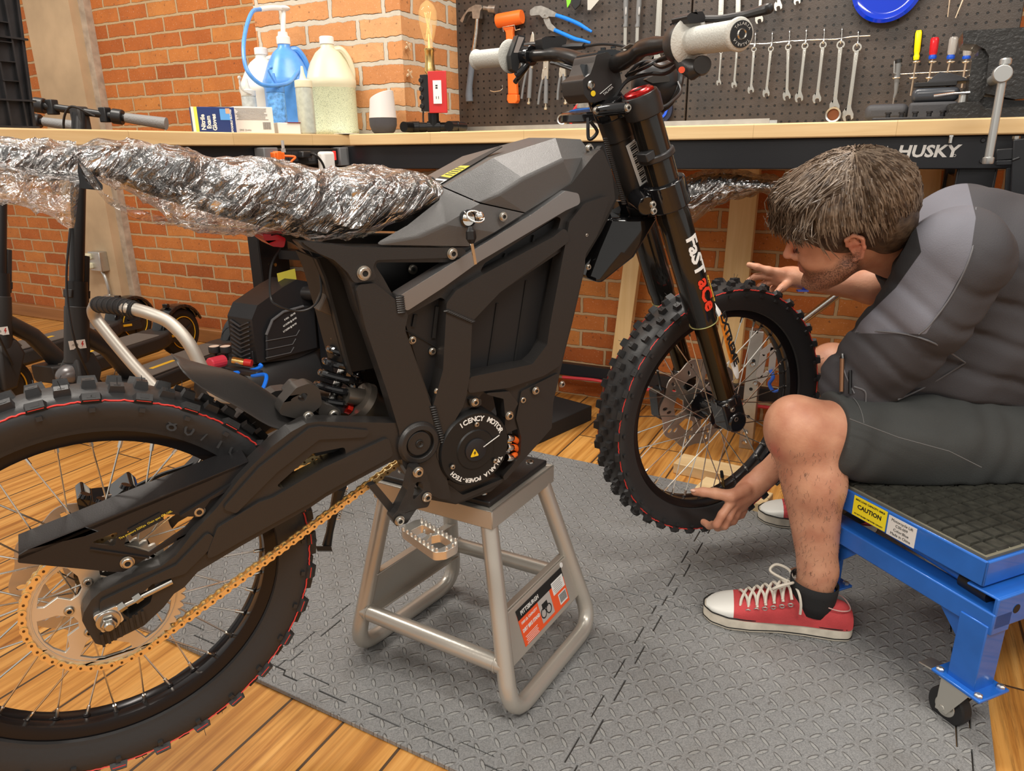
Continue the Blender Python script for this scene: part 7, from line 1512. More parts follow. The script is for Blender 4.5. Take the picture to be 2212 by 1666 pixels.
mb=MB();a,b=Co(602,614,0.06),Co(640,603,0.06);mb.beam(a+Vector((0,0,.004)),b+Vector((0,0,.004)),0.07,0.002,up=(0,1,0));cw(mb,'warning_strip',mat('yellow_strip',(0.7,0.6,0.08),0.5),bo)
mb=MB()
for k,s_ in enumerate(('8 GAL   150 PSI','4.5 SCFM @ 40 PSI','3.7 SCFM @ 90 PSI')):c=Co(626,684+k*12,-.0128);text_mesh(s_,0.0085,XZp@T(c.x,c.z,0.0132)@RZ(0.28),0.0003,mb=mb,bold=0.0002)
cw(mb,'lettering',M_paint_w,bo,smooth=False)
mb=MB();t0,t1=Co(565,850,0.1),Co(715,812,0.1);t0=Vector((-0.1,0.1,t0.z));t1=Vector((0.34,0.1,t0.z));zc=0.185-fa.z;mb.lathe([(0.0,-0.03),(0.07,-0.022),(0.115,0.0),(0.135,0.03),(0.135,0.43),(0.115,0.46),(0.07,0.482),(0,0.49)],T(-0.12,0.1,zc)@RY(PI/2),40);tn=cw(mb,'air_tank',mat('black_tank_paint',(0.02,0.02,0.021),0.4))
mb=MB();mb.box((0.12,0.1,zc+0.14),(0.26,0.17,0.05));mb.box((-0.06,0.1,0.03-fa.z),(0.04,0.2,0.06));mb.box((0.3,0.1,0.03-fa.z),(0.04,0.2,0.06));cw(mb,'tank_bracket',M_cmp,tn,bevel=0.003)
mb=MB();mb.tube([Co(697,732,0.1),Co(715,735,0.1),Co(719,745,0.1),Co(717,762,0.1)],0.006,10);cw(mb,'drain_pipe',M_darksteel,tn)
GD=2.42
for px,lab in((463,0),(487,0)):
 p=Cc(px,753,GD);mb=MB();mb.lathe([(0.016,-0.016),(0.019,-0.012),(0.019,0.006),(0.018,0.008)],T(*p),24);mb.cyl(p-Vector((0,0,0.04)),p-Vector((0,0,0.014)),0.006);mb.lathe([(0,0.0082),(0.0165,0.0082)],T(*p),24,1);mb.build('pressure_gauge',[M_black,mat('gauge_face',(0.75,0.6,0.5),0.4)],cp_)
mb=MB();a,b=Cc(452,786,GD-0.06),Cc(496,776,GD+0.02);mb.lathe([(0.006,-0.001),(0.016,0.0),(0.019,0.004),(0.02,0.06),(0.014,0.065)],axis_frame(a,b),14);mb.build('regulator_knob',mat('raspberry_plastic',(0.6,0.04,0.07),0.35),cp_,ang=20)
mb=MB();mb.cyl(Cc(503,778,GD),Cc(528,783,GD),0.0125);mb.build('brass_coupler',M_brass,cp_);mb=MB();mb.cyl(Cc(528,783,GD),Cc(544,785,GD),0.0125);mb.build('red_coupler_sleeve',M_red,cp_)
mb=MB();mb.box(Cc(515,800,GD+0.02),(0.2,0.03,0.02));mb.build('regulator_manifold',M_cmp,cp_,bevel=0.004)
hs=[Cc(560,787,GD),Cc(564,792,GD),Cc(545,800,GD),Cc(505,806,GD),Cc(480,812,GD-.05)];mb=MB();mb.tube(smooth_path(hs),0.0065,10)
hz=on_z(545,880,0.05)
for k in range(7):mb.torus(T(hz.x-0.02,hz.y,0.02+k*0.013)@RX(0.12*math.sin(k*2))@RY(0.1*math.cos(k*3)),0.11-0.006*(k%3),0.0075,40,8)
mb.tube(smooth_path([Cc(545,812,2.4),Cc(575,812,2.35),Cc(560,850,2.3),Cc(520,862,2.25)]),0.0065,8);tag(mb.build('blue_air_hose',mat('bright_blue_hose',(0.0,0.16,0.8),0.3)),'bright blue coiled air hose on the floor by the compressor','hose')
# bent aluminium handle frame with black grip
M_alt=mat('satin_aluminium_tube',(0.5,0.47,0.42),0.48,0.7)
hf=thing('hand_truck','bent aluminium tube handle with ribbed black grip, standing behind the rear tyre','hand truck',on_z(500,862));E1=on_z(520,858,0.03);dE=1.86
p1=[Cc(518,858,dE),Cc(488,858,dE),Cc(468,850,dE-0.02),Cc(445,815,dE-0.02),Cc(410,745,dE-.04),Cc(370,700,dE-.05),Cc(330,680,dE-.06),Cc(290,668,dE-.06),Cc(268,665,dE-0.06)];p2=[Cc(268,665,dE-.06),Cc(225,659,dE+0.0),Cc(206,662,dE+0.08),Cc(203,680,dE+0.12),Cc(225,712,dE+0.13),Cc(290,790,dE+0.12),Cc(360,865,dE+0.1),Cc(400,920,dE+0.1)]
mb=MB();mb.tube(smooth_path(p1+p2[1:],6),0.0165,14);mb.build('handle_tube',M_alt,hf)
mb=MB();gp=smooth_path([Cc(292,669,dE-.06),Cc(268,664,dE-.055),Cc(240,660,dE-.03),Cc(212,658,dE+0.03)],8);mb.tube(gp,0.0205,18)
for i in range(2,len(gp)-1,3):mb.torus(axis_frame(gp[i],gp[i+1]),0.0205,0.0022,20,6)
mb.build('foam_grip',M_rubber,hf)
# ================================================================ kick scooters
M_sc=mat('scooter_graphite',(0.035,0.034,0.034),0.45,0.2,bump=0.05,bscale=300);M_dk=mat('deck_rubber',(0.13,0.115,0.1),0.7,bump=0.5,bscale=160);M_sy=mat('scooter_yellow',(0.85,0.5,0.03),0.4)
def scooter(label,fx_,fy_,rx_,ry_,tag_txt,bars=True):
 """front wheel at (fx,fy), rear wheel at (rx,ry)"""
 f,r=Vector((fx_,fy_,0)),Vector((rx_,ry_,0));d=(f-r).normalized();L=(f-r).length;M=frame(r,d,Vector((-d.y,d.x,0)),(0,0,1));t=thing('kick_scooter',label,'scooter',(f+r)/2,0,'electric kick scooters parked behind the bench')
 w=lambda mb,nm,m,par=t,**k:(setattr(mb,'v',[tuple(M@Vector(p))for p in mb.v]),mb.build(nm,m,par,**k))[1]
 mb=MB();mb.loft([[(x,s*hw,z)for s,z in((-1,zt-.06),(-1,zt-.008),(-.9,zt),(.9,zt),(1,zt-.008),(1,zt-.06),(.8,zt-.075),(-.8,zt-.075))]for x,hw,zt in((0.1,0.05,.17),(0.16,0.085,.165),(0.22,0.09,.16),(L-0.26,0.09,.155),(L-0.18,0.06,.165))]);dk_=w(mb,'deck',M_sc,bevel=0.004)
 mb=MB();mb.prism(arc_round([(0.2,-0.078),(L-0.26,-0.078),(L-0.22,0),(L-0.26,0.078),(0.2,0.078)],0.02),0.158,0.1625,None);w(mb,'deck_mat',M_dk,dk_);mb=MB();mb.box((L-0.42,0,0.1628),(0.13,0.022,0.001));w(mb,'deck_logo',M_sy,dk_)
 for xx,nm in((0,'rear_wheel'),(L,'front_wheel')):
  mb=MB();mb.lathe([(0.075,-0.022),(0.1,-0.03),(0.118,-0.022),(0.125,0),(0.118,0.022),(0.1,0.03),(0.075,0.022)],T(xx,0,0.125)@RX(PI/2),40);wh=w(mb,nm,M_rubber);mb=MB();mb.lathe([(0,-0.03),(0.06,-0.031),(0.076,-0.026),(0.076,0.026),(0.06,0.031),(0,0.03)],T(xx,0,0.125)@RX(PI/2),36)
  for k in range(3):a=k*2*PI/3+0.6;mb.beam((xx+0.012*math.cos(a),-0.034,0.125+0.012*math.sin(a)),(xx+0.066*math.cos(a),-0.034,0.125+0.066*math.sin(a)),0.014,0.004,up=(0,1,0));mb.beam((xx+0.012*math.cos(a),0.034,0.125+0.012*math.sin(a)),(xx+0.066*math.cos(a),0.034,0.125+0.066*math.sin(a)),0.014,0.004,up=(0,1,0))
  w(mb,'wheel_cover',M_sc,wh);mb=MB()
  for s in(-1,1):mb.torus(T(xx,s*0.0285,0.125)@RX(PI/2),0.081,0.0028,40,6)
  w(mb,'yellow_ring',M_sy,wh)
 mb=MB();rings=[]
 for k in range(13):a=math.radians(-8+k*14);rings.append([(rr*math.cos(a),y,0.125+rr*math.sin(a))for rr,y in((0.132,-0.042),(0.146,-0.036),(0.15,0),(0.146,0.036),(0.132,0.042),(0.128,0.036),(0.144,0),(0.128,-0.036))])
 mb.loft(rings);mb.box((0.06,0,0.275),(0.02,0.03,0.02));w(mb,'rear_mudguard',M_gloss,bevel=0.003)
 for s in(-1,1):mb=MB();mb.prism(arc_round([(-0.02,0.09),(0.14,0.1),(0.2,0.13),(0.2,0.155),(0.1,0.145),(-0.01,0.145)],0.01),s*0.045-0.006+0,s*0.045+0.006,RX(PI/2));q=mb;mb.beam((0.05,s*0.053,0.125),(0.15,s*0.053,0.137),0.012,0.003,mi=1,up=(0,1,0));w(mb,'rear_fork',[M_sc,M_sy],bevel=0.002)
 # head, stem
 hb_,ht=Vector((L-0.03,0,0.28)),Vector((L-0.075,0,0.48));sd_=(ht-hb_).normalized();mb=MB();mb.cyl(hb_,ht,0.042,0.04,28);mb.tube([ht-sd_*0.09,Vector((L-0.17,0,0.3)),Vector((L-0.28,0,0.14))],[0.034,0.034,0.04],16);w(mb,'head_and_downtube',M_sc,bevel=0.002)
 mb=MB();mb.loft([[(L-0.055+a,s_,0.31-0.0)for a,s_ in((-.03,-.03),(.05,-.03),(.05,.03),(-.03,.03))],[(L-0.045+a,s_,0.25)for a,s_ in((-.045,-.055),(.065,-.055),(.065,.055),(-.045,.055))],[(L+a,s_,0.12)for a,s_ in((-.03,-.052),(.03,-.052),(.03,.052),(-.03,.052))]]);w(mb,'front_fork',M_sc,bevel=0.012,seg=3);mb=MB();mb.sphere((L+0.0,0,0.245),(0.06,0.042,0.04),20,12);w(mb,'front_mudguard',mat('grey_mudguard',(0.16,0.15,0.15),0.3,0.4))
 mb=MB();top=Vector((L-0.24,0,1.14));mb.cyl(ht,ht+sd_*0.09,0.037,0.035,24);mb.cyl(ht+sd_*0.08,top,0.0245,seg=20);stt=w(mb,'stem',M_black);mb=MB();mb.box((0,-0.03,0.1),(0.03,0.02,0.17),0,axis_frame(ht,top));mb.box((0,0.0,0.045),(0.04,0.08,0.03),0,axis_frame(ht,top));w(mb,'folding_latch',M_sc,stt,bevel=0.003)
 mb=MB();mb.tube(smooth_path([top.lerp(ht,0.55)+Vector((0.03,0,0)),top.lerp(ht,0.85)+Vector((0.07,0.03,0)),Vector((L+0.02,0.07,0.4)),Vector((L-0.02,0.06,0.22))]),0.004,8);w(mb,'cable',M_black,stt)
 c=ht-sd_*0.13;cw_=M@c;to=(CO-cw_);to.z=0;to.normalize();sx_=Vector((-to.y,to.x,0));MM=frame(cw_+to*0.0425,sx_,(0,0,1),to);mb=MB();mb.box((0,0,0),(0.052,0.032,0.001),0,MM);text_mesh(tag_txt,0.012,MM@T(-0.008,0,0.0008),0.0002,mi=1,mb=mb);mb.prism([(0.017,0.011),(0.011,-0.001),(0.015,-0.001),(0.012,-0.012),(0.021,0.002),(0.017,0.002),(0.021,0.011)],0.0006,0.001,MM,2);mb.build('number_sticker',[M_paint_w,M_ink,M_red],t,smooth=False)
 if bars:
  hw=0.29;BV=Vector((-0.36,0.92,-0.15)).normalized();bt=lambda k:top+BV*k+Vector((0,0,0.01));mb=MB();mb.cyl(bt(-0.19),bt(0.19),0.013,seg=16);hb2=w(mb,'handlebar',M_black);mb=MB();mb.box(top+Vector((0,0,-0.02)),(0.045,0.045,0.09));w(mb,'bar_clamp',M_sc,hb2,bevel=0.006)
  for s in(-1,1):
   mb=MB();mb.cyl(bt(s*0.16),bt(s*0.3),0.0165,0.021,20);w(mb,'grip',mat('dotted_grey_grip',(0.2,0.2,0.2),0.6,bump=0.8,bscale=180),hb2);mb=MB();mb.cyl(bt(s*0.115),bt(s*0.15),0.026,seg=24);mb.box(bt(s*0.09),(0.03,0.03,0.05));w(mb,'bar_control',M_black,hb2,bevel=0.003)
  mb=MB();mb.tube(smooth_path([top+Vector((0.02,0.09,-0.01)),top+Vector((0.06,0.03,0.02)),top+Vector((0.05,-0.03,-0.06)),top+Vector((0.03,-0.005,-0.2))]),0.004,8);w(mb,'bar_cable',M_black,hb2)
 return t
scooter('dark kick scooter with sticker ending 004, nearest the rear tyre of the dirt bike',-2.56,1.5,-2.7,2.45,'-004')
scooter('dark kick scooter with sticker ending 03, in the middle of the parked three',-3.04,1.5,-3.18,2.45,'-003')
scooter('dark kick scooter parked farthest left, only its deck and rear wheel showing',-3.48,1.55,-3.62,2.5,'-002')
# outlet box and conduit on the concrete column, small chrome stand
cy=WALL_Y-0.09;p=on_y(222,563,cy);jb=thing('outlet_box','grey metal outlet box with conduit on the concrete column','outlet box',p);mb=MB();mb.box((p.x,cy-0.025,p.z),(0.1,0.05,0.11));mb.build('box',M_steel,jb,bevel=0.004)
mb=MB();mb.box((p.x-0.045,cy-0.055,p.z+0.028),(0.05,0.03,0.035));mb.box((p.x-0.045,cy-0.055,p.z-0.024),(0.05,0.03,0.035));mb.build('plug',mat('cream_plug',(0.65,0.6,0.42),0.5),jb,bevel=0.008)
mb=MB();mb.tube(smooth_path([Vector((p.x,cy-0.02,p.z-0.05)),on_y(228,600,cy-.02),on_y(236,630,cy-.02),on_y(236,648,cy-.02),on_y(238,664,cy-.02)]),0.01,10);q=on_y(236,641,cy-.02);mb.box(q,(0.05,0.03,0.02));mb.build('conduit',M_steel,jb)
# ================================================================ the person
class Field:
 def __init__(s,lo,hi,h):
  s.lo=np.array(lo,float);s.h=h;s.n=((np.array(hi)-s.lo)/h).astype(int)+2;s.V=np.full(s.n,0.2,np.float32)
 def _box(s,a,b,pad):
  i0=np.maximum(((np.minimum(a,b)-pad-s.lo)/s.h).astype(int),0);i1=np.minimum(((np.maximum(a,b)+pad-s.lo)/s.h).astype(int)+2,s.n)
  if(i1<=i0).any():return None
  sl=tuple(slice(p,q)for p,q in zip(i0,i1));ax=[(s.lo[k]+s.h*np.arange(i0[k],i1[k])).astype(np.float32)for k in range(3)]
  return sl,np.meshgrid(*ax,indexing='ij')
 def _put(s,sl,d,k,sub):
  v=s.V[sl]
  if sub:s.V[sl]=-smin(-v,d,k)if k>0 else np.maximum(v,-d)
  else:s.V[sl]=smin(v,d,k)if k>0 else np.minimum(v,d)
 def cap(s,a,b,ra,rb=None,k=0.012,sub=False):
  rb=ra if rb is None else rb;a,b=np.array(a,float),np.array(b,float);q=s._box(a,b,max(ra,rb)+k*2+0.02)
  if q:s._put(q[0],sd_cap(*q[1],a,b,ra,rb),k,sub)
  return s
 def chain(s,P_,R_,k=0.01):
  for i in range(len(P_)-1):s.cap(P_[i],P_[i+1],R_[i],R_[i+1],k)
  return s
 def ell(s,c,r,M=None,k=0.012,sub=False):
  c=np.array(c,float);q=s._box(c,c,max(r)+k*2+0.02)
  if q:s._put(q[0],sd_ell(*q[1],c,r,None if M is None else[[M[j][i]for j in range(3)]for i in range(3)]),k,sub)
  return s
 def mesh(s,name,mats,parent=None,relax=1,mfn=None,disp=None):
  V=s.V
  if disp is not None:
   ax=[(s.lo[k]+s.h*np.arange(s.n[k])).astype(np.float32)for k in range(3)];X,Y,Z=np.meshgrid(*ax,indexing='ij');V=V+disp(X,Y,Z)
  V=V.copy();V[0],V[-1],V[:,0],V[:,-1],V[:,:,0],V[:,:,-1]=(0.2,)*6
  return net_obj(name,lambda a,b,c:V,s.lo,s.lo+(s.n-2+0.5)*s.h,s.h,mats,parent,relax,mfn)
def skin_mat():
 g=NT('light_skin');ob=g.n('TexCoord').outputs['Object'];at=g.n('Attribute',attribute_name='mask');sp=g.n('SeparateColor',i0=at.outputs['Color'])
 n=g.n('TexNoise',Vector=ob,Scale=22.0,Detail=5.0);c=g.ramp(n.outputs[0],[(0.3,(0.47,0.2,0.12)),(0.7,(0.62,0.32,0.2))]);c=g.mix(g.math('MULTIPLY',sp.outputs[1],0.6),c,(0.5,0.1,0.08))
 st=g.n('TexNoise',Vector=ob,Scale=420.0,Detail=2.0);sf=g.math('MULTIPLY',sp.outputs[0],g.ramp(st.outputs[0],[(0.38,(1,1,1)),(0.62,(0.45,0.45,0.45))]));c=g.mix(sf,c,(0.07,0.03,0.018))
 g.link(c,g.b.inputs['Base Color']);set_rough(g,0.5);g.b.inputs['Subsurface Weight'].default_value=0.08;g.b.inputs['Subsurface Radius'].default_value=(0.01,0.004,0.002);g.bump(g.n('TexNoise',Vector=ob,Scale=260.0,Detail=3.0).outputs[0],0.0008,0.5);return g.m
M_skin=skin_mat()
D=lambda px,py,d:np.array(at_d(px,py,d))
up3,rt3,tw3=-DN,RT,-FW
# joints
ANK1,KN1=np.array(on_y(1757,1275,1.456)),D(1722,928,1.445);HIP1=D(2215,965,1.52)
ANK2,KN2,HIP2=np.array((0.02,1.93,0.1)),D(1800,800,1.82),D(2240,900,1.75)
SH1,EL1,WR1=D(2065,560,1.32),D(1855,845,1.50),D(1650,1030,1.63)
SH2,EL2,WR2=D(2030,545,1.72),D(1885,618,1.78),D(1738,602,1.80)
# head frame: X forward, Y towards the camera side, Z up
ro,pi_=math.radians(34),math.radians(17)
f_=-rt3*math.cos(pi_)-up3*math.sin(pi_);u0=-rt3*math.sin(pi_)+up3*math.cos(pi_);f_=(f_+FW*0.42).normalized();u0=(u0-f_*u0.dot(f_)).normalized();s0_=(tw3-f_*tw3.dot(f_)-u0*tw3.dot(u0)).normalized()
hu=u0*math.cos(ro)+s0_*math.sin(ro);hs=s0_*math.cos(ro)-u0*math.sin(ro)
ear=Vector(D(1846,533,1.345));HC=ear-hs*0.073;MH=frame(HC,f_,hs,hu);HR=[list(r)[:3]for r in MH.to_3x3()]
Hd=lambda x,y,z:np.array(MH@Vector((x,y,z)))
NK=np.array(Vector(D(1985,560,1.50)))
fld=Field((-0.36,1.12,0.06),(0.62,2.08,1.06),0.0032)
fld.ell(Hd(-0.002,0,0.047),(0.098,0.075,0.088),HR,0.01).ell(Hd(0.045,0,-0.02),(0.052,0.057,0.08),HR,0.02).ell(Hd(0.042,0,-0.062),(0.05,0.05,0.04),HR,0.02).ell(Hd(0.089,0,-0.091),(0.017,0.02,0.016),HR,0.014).ell(Hd(0.07,0,-0.098),(0.02,0.024,0.014),HR,0.02)
for y in(-1,1):
 fld.cap(Hd(0.088,0.012*y,0.034),Hd(0.076,0.046*y,0.034),0.0095,0.008,0.012);fld.ell(Hd(0.105,0.031*y,0.014),(0.014,0.014,0.011),HR,0.008,True);fld.ell(Hd(0.082,0.031*y,0.013),(0.0125,0.0145,0.0115),HR,0.003);fld.ell(Hd(0.066,0.036*y,-0.018),(0.028,0.018,0.022),HR,0.025);fld.ell(Hd(0.098,0.0125*y,-0.019),(0.012,0.008,0.008),HR,0.006)
 fld.cap(Hd(0.02,0.052*y,-0.05),Hd(0.07,0.022*y,-0.085),0.018,0.016,0.02)
 e=y*0.077;P_=[Hd(0.008,e,-0.026),Hd(-0.006,e+y*.004,-0.022),Hd(-0.014,e+y*.009,0.0),Hd(-0.015,e+y*.01,0.02),Hd(-0.002,e+y*.008,0.032),Hd(0.012,e+y*.004,0.025),Hd(0.013,e,0.008)];fld.chain(P_,[0.0055,0.0048,0.0042,0.0042,0.0042,0.004,0.0035],0.003);fld.ell(Hd(-0.002,e-y*0.001,0.003),(0.013,0.005,0.025),HR,0.004);fld.ell(Hd(0.002,e+y*0.005,-0.002),(0.005,0.006,0.008),HR,0.003,True);fld.cap(Hd(-0.006,e+y*.004,0.008),Hd(-0.001,e+y*.004,0.02),0.0032,None,0.003)
fld.cap(Hd(0.094,0,0.026),Hd(0.113,0,-0.011),0.0065,0.0085,0.008).ell(Hd(0.114,0,-0.015),(0.01,0.0095,0.009),HR,0.005)
for z,x,r in((-0.0455,0.097,0.0055),(-0.0575,0.095,0.0065)):fld.cap(Hd(x,0,z),Hd(x-0.012,0.02,z-0.001),r,0.003,0.005).cap(Hd(x,0,z),Hd(x-0.012,-0.02,z-0.001),r,0.003,0.005)
fld.cap(Hd(0.1045,-0.016,-0.0515),Hd(0.1045,0.016,-0.0515),0.0022,None,0.002,True)
fld.cap(Hd(-0.02,0,-0.03),NK,0.052,0.06,0.03)
TO=[NK,D(2120,640,1.52),D(2230,830,1.6)]
fld.chain(TO,[0.06,0.12,0.12],0.04)
# arms
fld.cap(SH1,EL1,0.05,0.04,0.03).cap(EL1,WR1,0.042,0.026,0.02).cap(SH2,EL2,0.05,0.042,0.03).cap(EL2,WR2,0.042,0.0265,0.02)
# legs
def leg_(K_,A_,H_):
 c=K_+(A_-K_)*0.3+np.array((0.026,0.0,0));fld.cap(K_+np.array((0.012,0,-0.02)),c,0.052,0.053,0.03);fld.cap(c,A_+np.array((0.004,0,0.05)),0.053,0.036,0.03);fld.cap(A_+np.array((0.004,0,0.05)),A_,0.036,0.038,0.02);fld.cap(K_+(A_-K_)*0.12-np.array((0.012,0,0)),A_+np.array((-.006,0,0.07)),0.036,0.028,0.02)
 fld.ell(K_+np.array((-0.012,0,0.008)),(0.05,0.054,0.058),None,0.03);fld.cap(K_+np.array((0.01,0,0.0)),K_+(H_-K_)*0.6,0.062,0.075,0.03);fld.cap(A_,A_+np.array((0,0,-0.05)),0.036,0.033,0.01);fld.ell(A_+np.array((0,-0.028,0.0)),(0.013,0.012,0.014),None,0.012);fld.ell(A_+np.array((0,0.028,0.0)),(0.013,0.012,0.014),None,0.012)
leg_(KN1,ANK1,HIP1);leg_(KN2,ANK2,HIP2)
# near hand gripping the tyre from below: px, py, depth chains
def finger(L,r0,r1,k=0.006):P_=[D(*q)for q in L];n=len(P_);fld.chain(P_,[r0+(r1-r0)*i/(n-1)for i in range(n)],k);return P_
fld.cap(WR1,D(1612,1060,1.63),0.026,0.023,0.012)
for q in((1590,1088,1.625),(1600,1092,1.64),(1580,1082,1.61)):fld.cap(D(1628,1050,1.635),D(*q),0.021,0.0155,0.014)
finger([(1610,1058,1.61),(1578,1072,1.595),(1545,1066,1.60),(1518,1063,1.61),(1500,1063,1.62)],0.0155,0.0085)
F1=[[(1580,1085,1.60),(1560,1112,1.595),(1548,1133,1.60),(1532,1136,1.64),(1520,1128,1.67)],[(1588,1090,1.615),(1574,1117,1.61),(1565,1136,1.62),(1550,1140,1.66),(1538,1132,1.69)],[(1598,1092,1.63),(1590,1112,1.635),(1584,1126,1.645),(1570,1132,1.68),(1558,1126,1.7)],[(1608,1088,1.645),(1606,1103,1.65),(1602,1113,1.66),(1592,1118,1.69),(1582,1112,1.71)]]
for L,a,b in zip(F1,(0.0105,0.0105,0.01,0.009),(0.0082,0.0082,0.0078,0.007)):finger(L,a,b,0.004)
# far hand reaching over the tyre top
fld.cap(WR2,D(1700,597,1.80),0.025,0.023,0.012)
for q in((1678,590,1.79),(1680,600,1.80),(1684,610,1.81)):fld.cap(D(1712,598,1.80),D(*q),0.02,0.013,0.012)
finger([(1690,590,1.785),(1660,584,1.785),(1636,577,1.79),(1618,572,1.80)],0.0105,0.0075);finger([(1680,598,1.80),(1652,596,1.80),(1632,598,1.81),(1618,606,1.82)],0.0105,0.0075,0.004);finger([(1682,606,1.81),(1658,610,1.815),(1642,618,1.82),(1634,630,1.83)],0.01,0.007,0.004);finger([(1688,612,1.82),(1670,622,1.83),(1662,634,1.835)],0.009,0.0065,0.004);finger([(1705,608,1.79),(1690,622,1.775),(1678,632,1.77)],0.012,0.008)
body=fld.mesh('person',M_skin,relax=2)
tag(body,'bearded person with brown hair in grey work shirt and shorts, leaning over the front wheel','person')
ca=body.data.color_attributes.new('mask','FLOAT_COLOR','POINT');co=np.empty(len(body.data.vertices)*3);body.data.vertices.foreach_get('co',co);co=co.reshape(-1,3)
hi3=np.array(MH.inverted());hl=co@hi3[:3,:3].T+hi3[:3,3];x,y,z=hl.T
inh=(np.abs(hl).max(1)<0.13);jaw=np.clip((-0.032-z+np.clip((0.045-x),0,.1)*0.75)/0.014,0,1)*np.clip((x+0.012)/0.012,0,1)*np.clip((z+0.112)/0.02,0,1);lips=np.exp(-((x-0.1)**2+(z+0.051)**2)/0.00012-(y/0.02)**2);nose=(x>0.085)&(z>-0.03)
stub=np.where(inh,jaw*0.95*(1-lips)*(~nose),0);brow=np.where(inh,np.exp(-((z-0.037-0.1*np.abs(y)*0)/0.005)**2)*(np.abs(y)>0.01)*(np.abs(y)<0.048)*(x>0.06),0)
red=np.exp(-(((co-(KN1+np.array((-0.035,-0.045,-0.035))))/0.02)**2).sum(1))+np.where(inh,lips*0.8+0.35*np.exp(-(((hl-np.array((0.11,0,-.01)))/0.03)**2).sum(1))+0.5*np.exp(-(((hl-np.array((0,0.08,0.0)))/0.03)**2).sum(1)),0)
ca.data.foreach_set('color',np.stack([np.maximum(stub,brow*0.85),np.clip(red,0,1),0*x,1+0*x],1).ravel())
pp=lambda mb,nm,m,**k:mb.build(nm,m,body,**k)
# eyes: lowered lids with lashes
mb=MB()
for s in(-1,1):
 for k in range(9):t=k/8;a=MH@Vector((0.0945-0.008*(t-0.4)**2*4,(0.019+0.024*t)*s,0.009-0.003*math.sin(PI*t)));mb.tube([a,a+f_*0.005-hu*0.004],0.0007,3)
 mb.tube([MH@Vector((0.0935-0.008*(t-0.4)**2*4,(0.018+0.026*t)*s,0.0095-0.003*math.sin(PI*t)))for t in[k/6 for k in range(7)]],0.0012,5)
pp(mb,'eyelashes',M_ink)
# thumb nail
mb=MB();q=Vector(D(1497,1060,1.612));mb.sphere(q,(0.0065,0.0045,0.0035),12,8);pp(mb,'thumb_nail',mat('nail_pink',(0.7,0.42,0.32),0.3))
# hair: a cap plus combed locks from the crown
CR=Vector((-0.045,0.012,0.135));hf_=Field(np.array(HC)-0.2,np.array(HC)+0.2,0.004)
hf_.ell(Hd(-0.006,0,0.055),(0.108,0.087,0.1),HR,0.01).ell(Hd(0.06,0,0.085),(0.055,0.068,0.05),HR,0.02).ell(Hd(-0.065,0,0.01),(0.062,0.078,0.082),HR,0.02)
hf_.ell(Hd(0.10,0,-0.02),(0.075,0.085,0.058),HR,0.006,True).ell(Hd(0.045,0,-0.07),(0.09,0.1,0.055),HR,0.006,True).ell(Hd(0.0,0.085,0.0),(0.022,0.022,0.034),HR,0.004,True).ell(Hd(0.0,-0.085,0.0),(0.022,0.022,0.034),HR,0.004,True)
def hair_mat(nm,a,b):
 g=NT(nm);n=g.n('TexNoise',Vector=g.n('TexCoord').outputs['Object'],Scale=70.0,Detail=4.0);g.link(g.ramp(n.outputs[0],[(0.3,a),(0.7,b)]),g.b.inputs['Base Color']);set_rough(g,0.42);g.bump(n.outputs[0],0.003,0.8);return g.m
M_hair=hair_mat('brown_hair',(0.035,0.02,0.012),(0.1,0.065,0.04));M_hair2=hair_mat('light_brown_hair',(0.12,0.085,0.06),(0.24,0.18,0.13))
hair=hf_.mesh('hair',M_hair,body,2)
mb=MB();rh=random.Random(11)
def skull(v):  # push a head-space point out to the hair surface
 c=Vector((-0.002,0,0.05));d=v-c;bk=d.x<0;k=math.sqrt((d.x/(0.132 if bk else 0.112))**2+(d.y/(0.094 if bk else 0.09))**2+(d.z/(0.125 if bk and d.z<0 else 0.105))**2);return c+d/max(k,1e-6)
for i in range(2300):
 th=rh.uniform(0,2*PI);s_=rh.uniform(0.0,0.5);dr=Vector((math.cos(th),math.sin(th),0));L=rh.uniform(0.5,1.0);front=max(0,math.cos(th));pts=[]
 for k in range(7):
  t=s_+(k/6)*L*(0.85+0.25*front+0.35*max(0,-math.cos(th)));ang=t*1.75;v=Vector((CR.x+0.155*dr.x*math.sin(ang)+0.0,0.115*dr.y*math.sin(ang)+CR.y*(1-t),0.05+0.105*math.cos(ang)));v=skull(v)
  lift=1.0+0.035*math.sin(k*1.1+i)*0.5+(0.1*front*(k/6)**2)+0.02*rh.random();v=Vector((-0.002,0,0.05))+(v-Vector((-0.002,0,0.05)))*lift;v+=Vector((rh.gauss(0,.0012),rh.gauss(0,.0012),rh.gauss(0,.0012)));pts.append(v)
 e=pts[-1]
 if e.x>0.03 and e.z<0.048:pts=[p for p in pts if not(p.x>0.03 and p.z<0.045)]
 pts=[p for p in pts if not(abs(p.y)>0.05 and abs(p.x)<0.028 and p.z<0.036)and p.z>-0.055 and not(p.x>0.0 and p.z<-0.02)]
 if len(pts)<3:continue
 mb.tube([MH@p for p in pts],[0.0014]*(len(pts)-1)+[0.0004],3,mi=1 if rh.random()<0.55 else 0,caps=False)
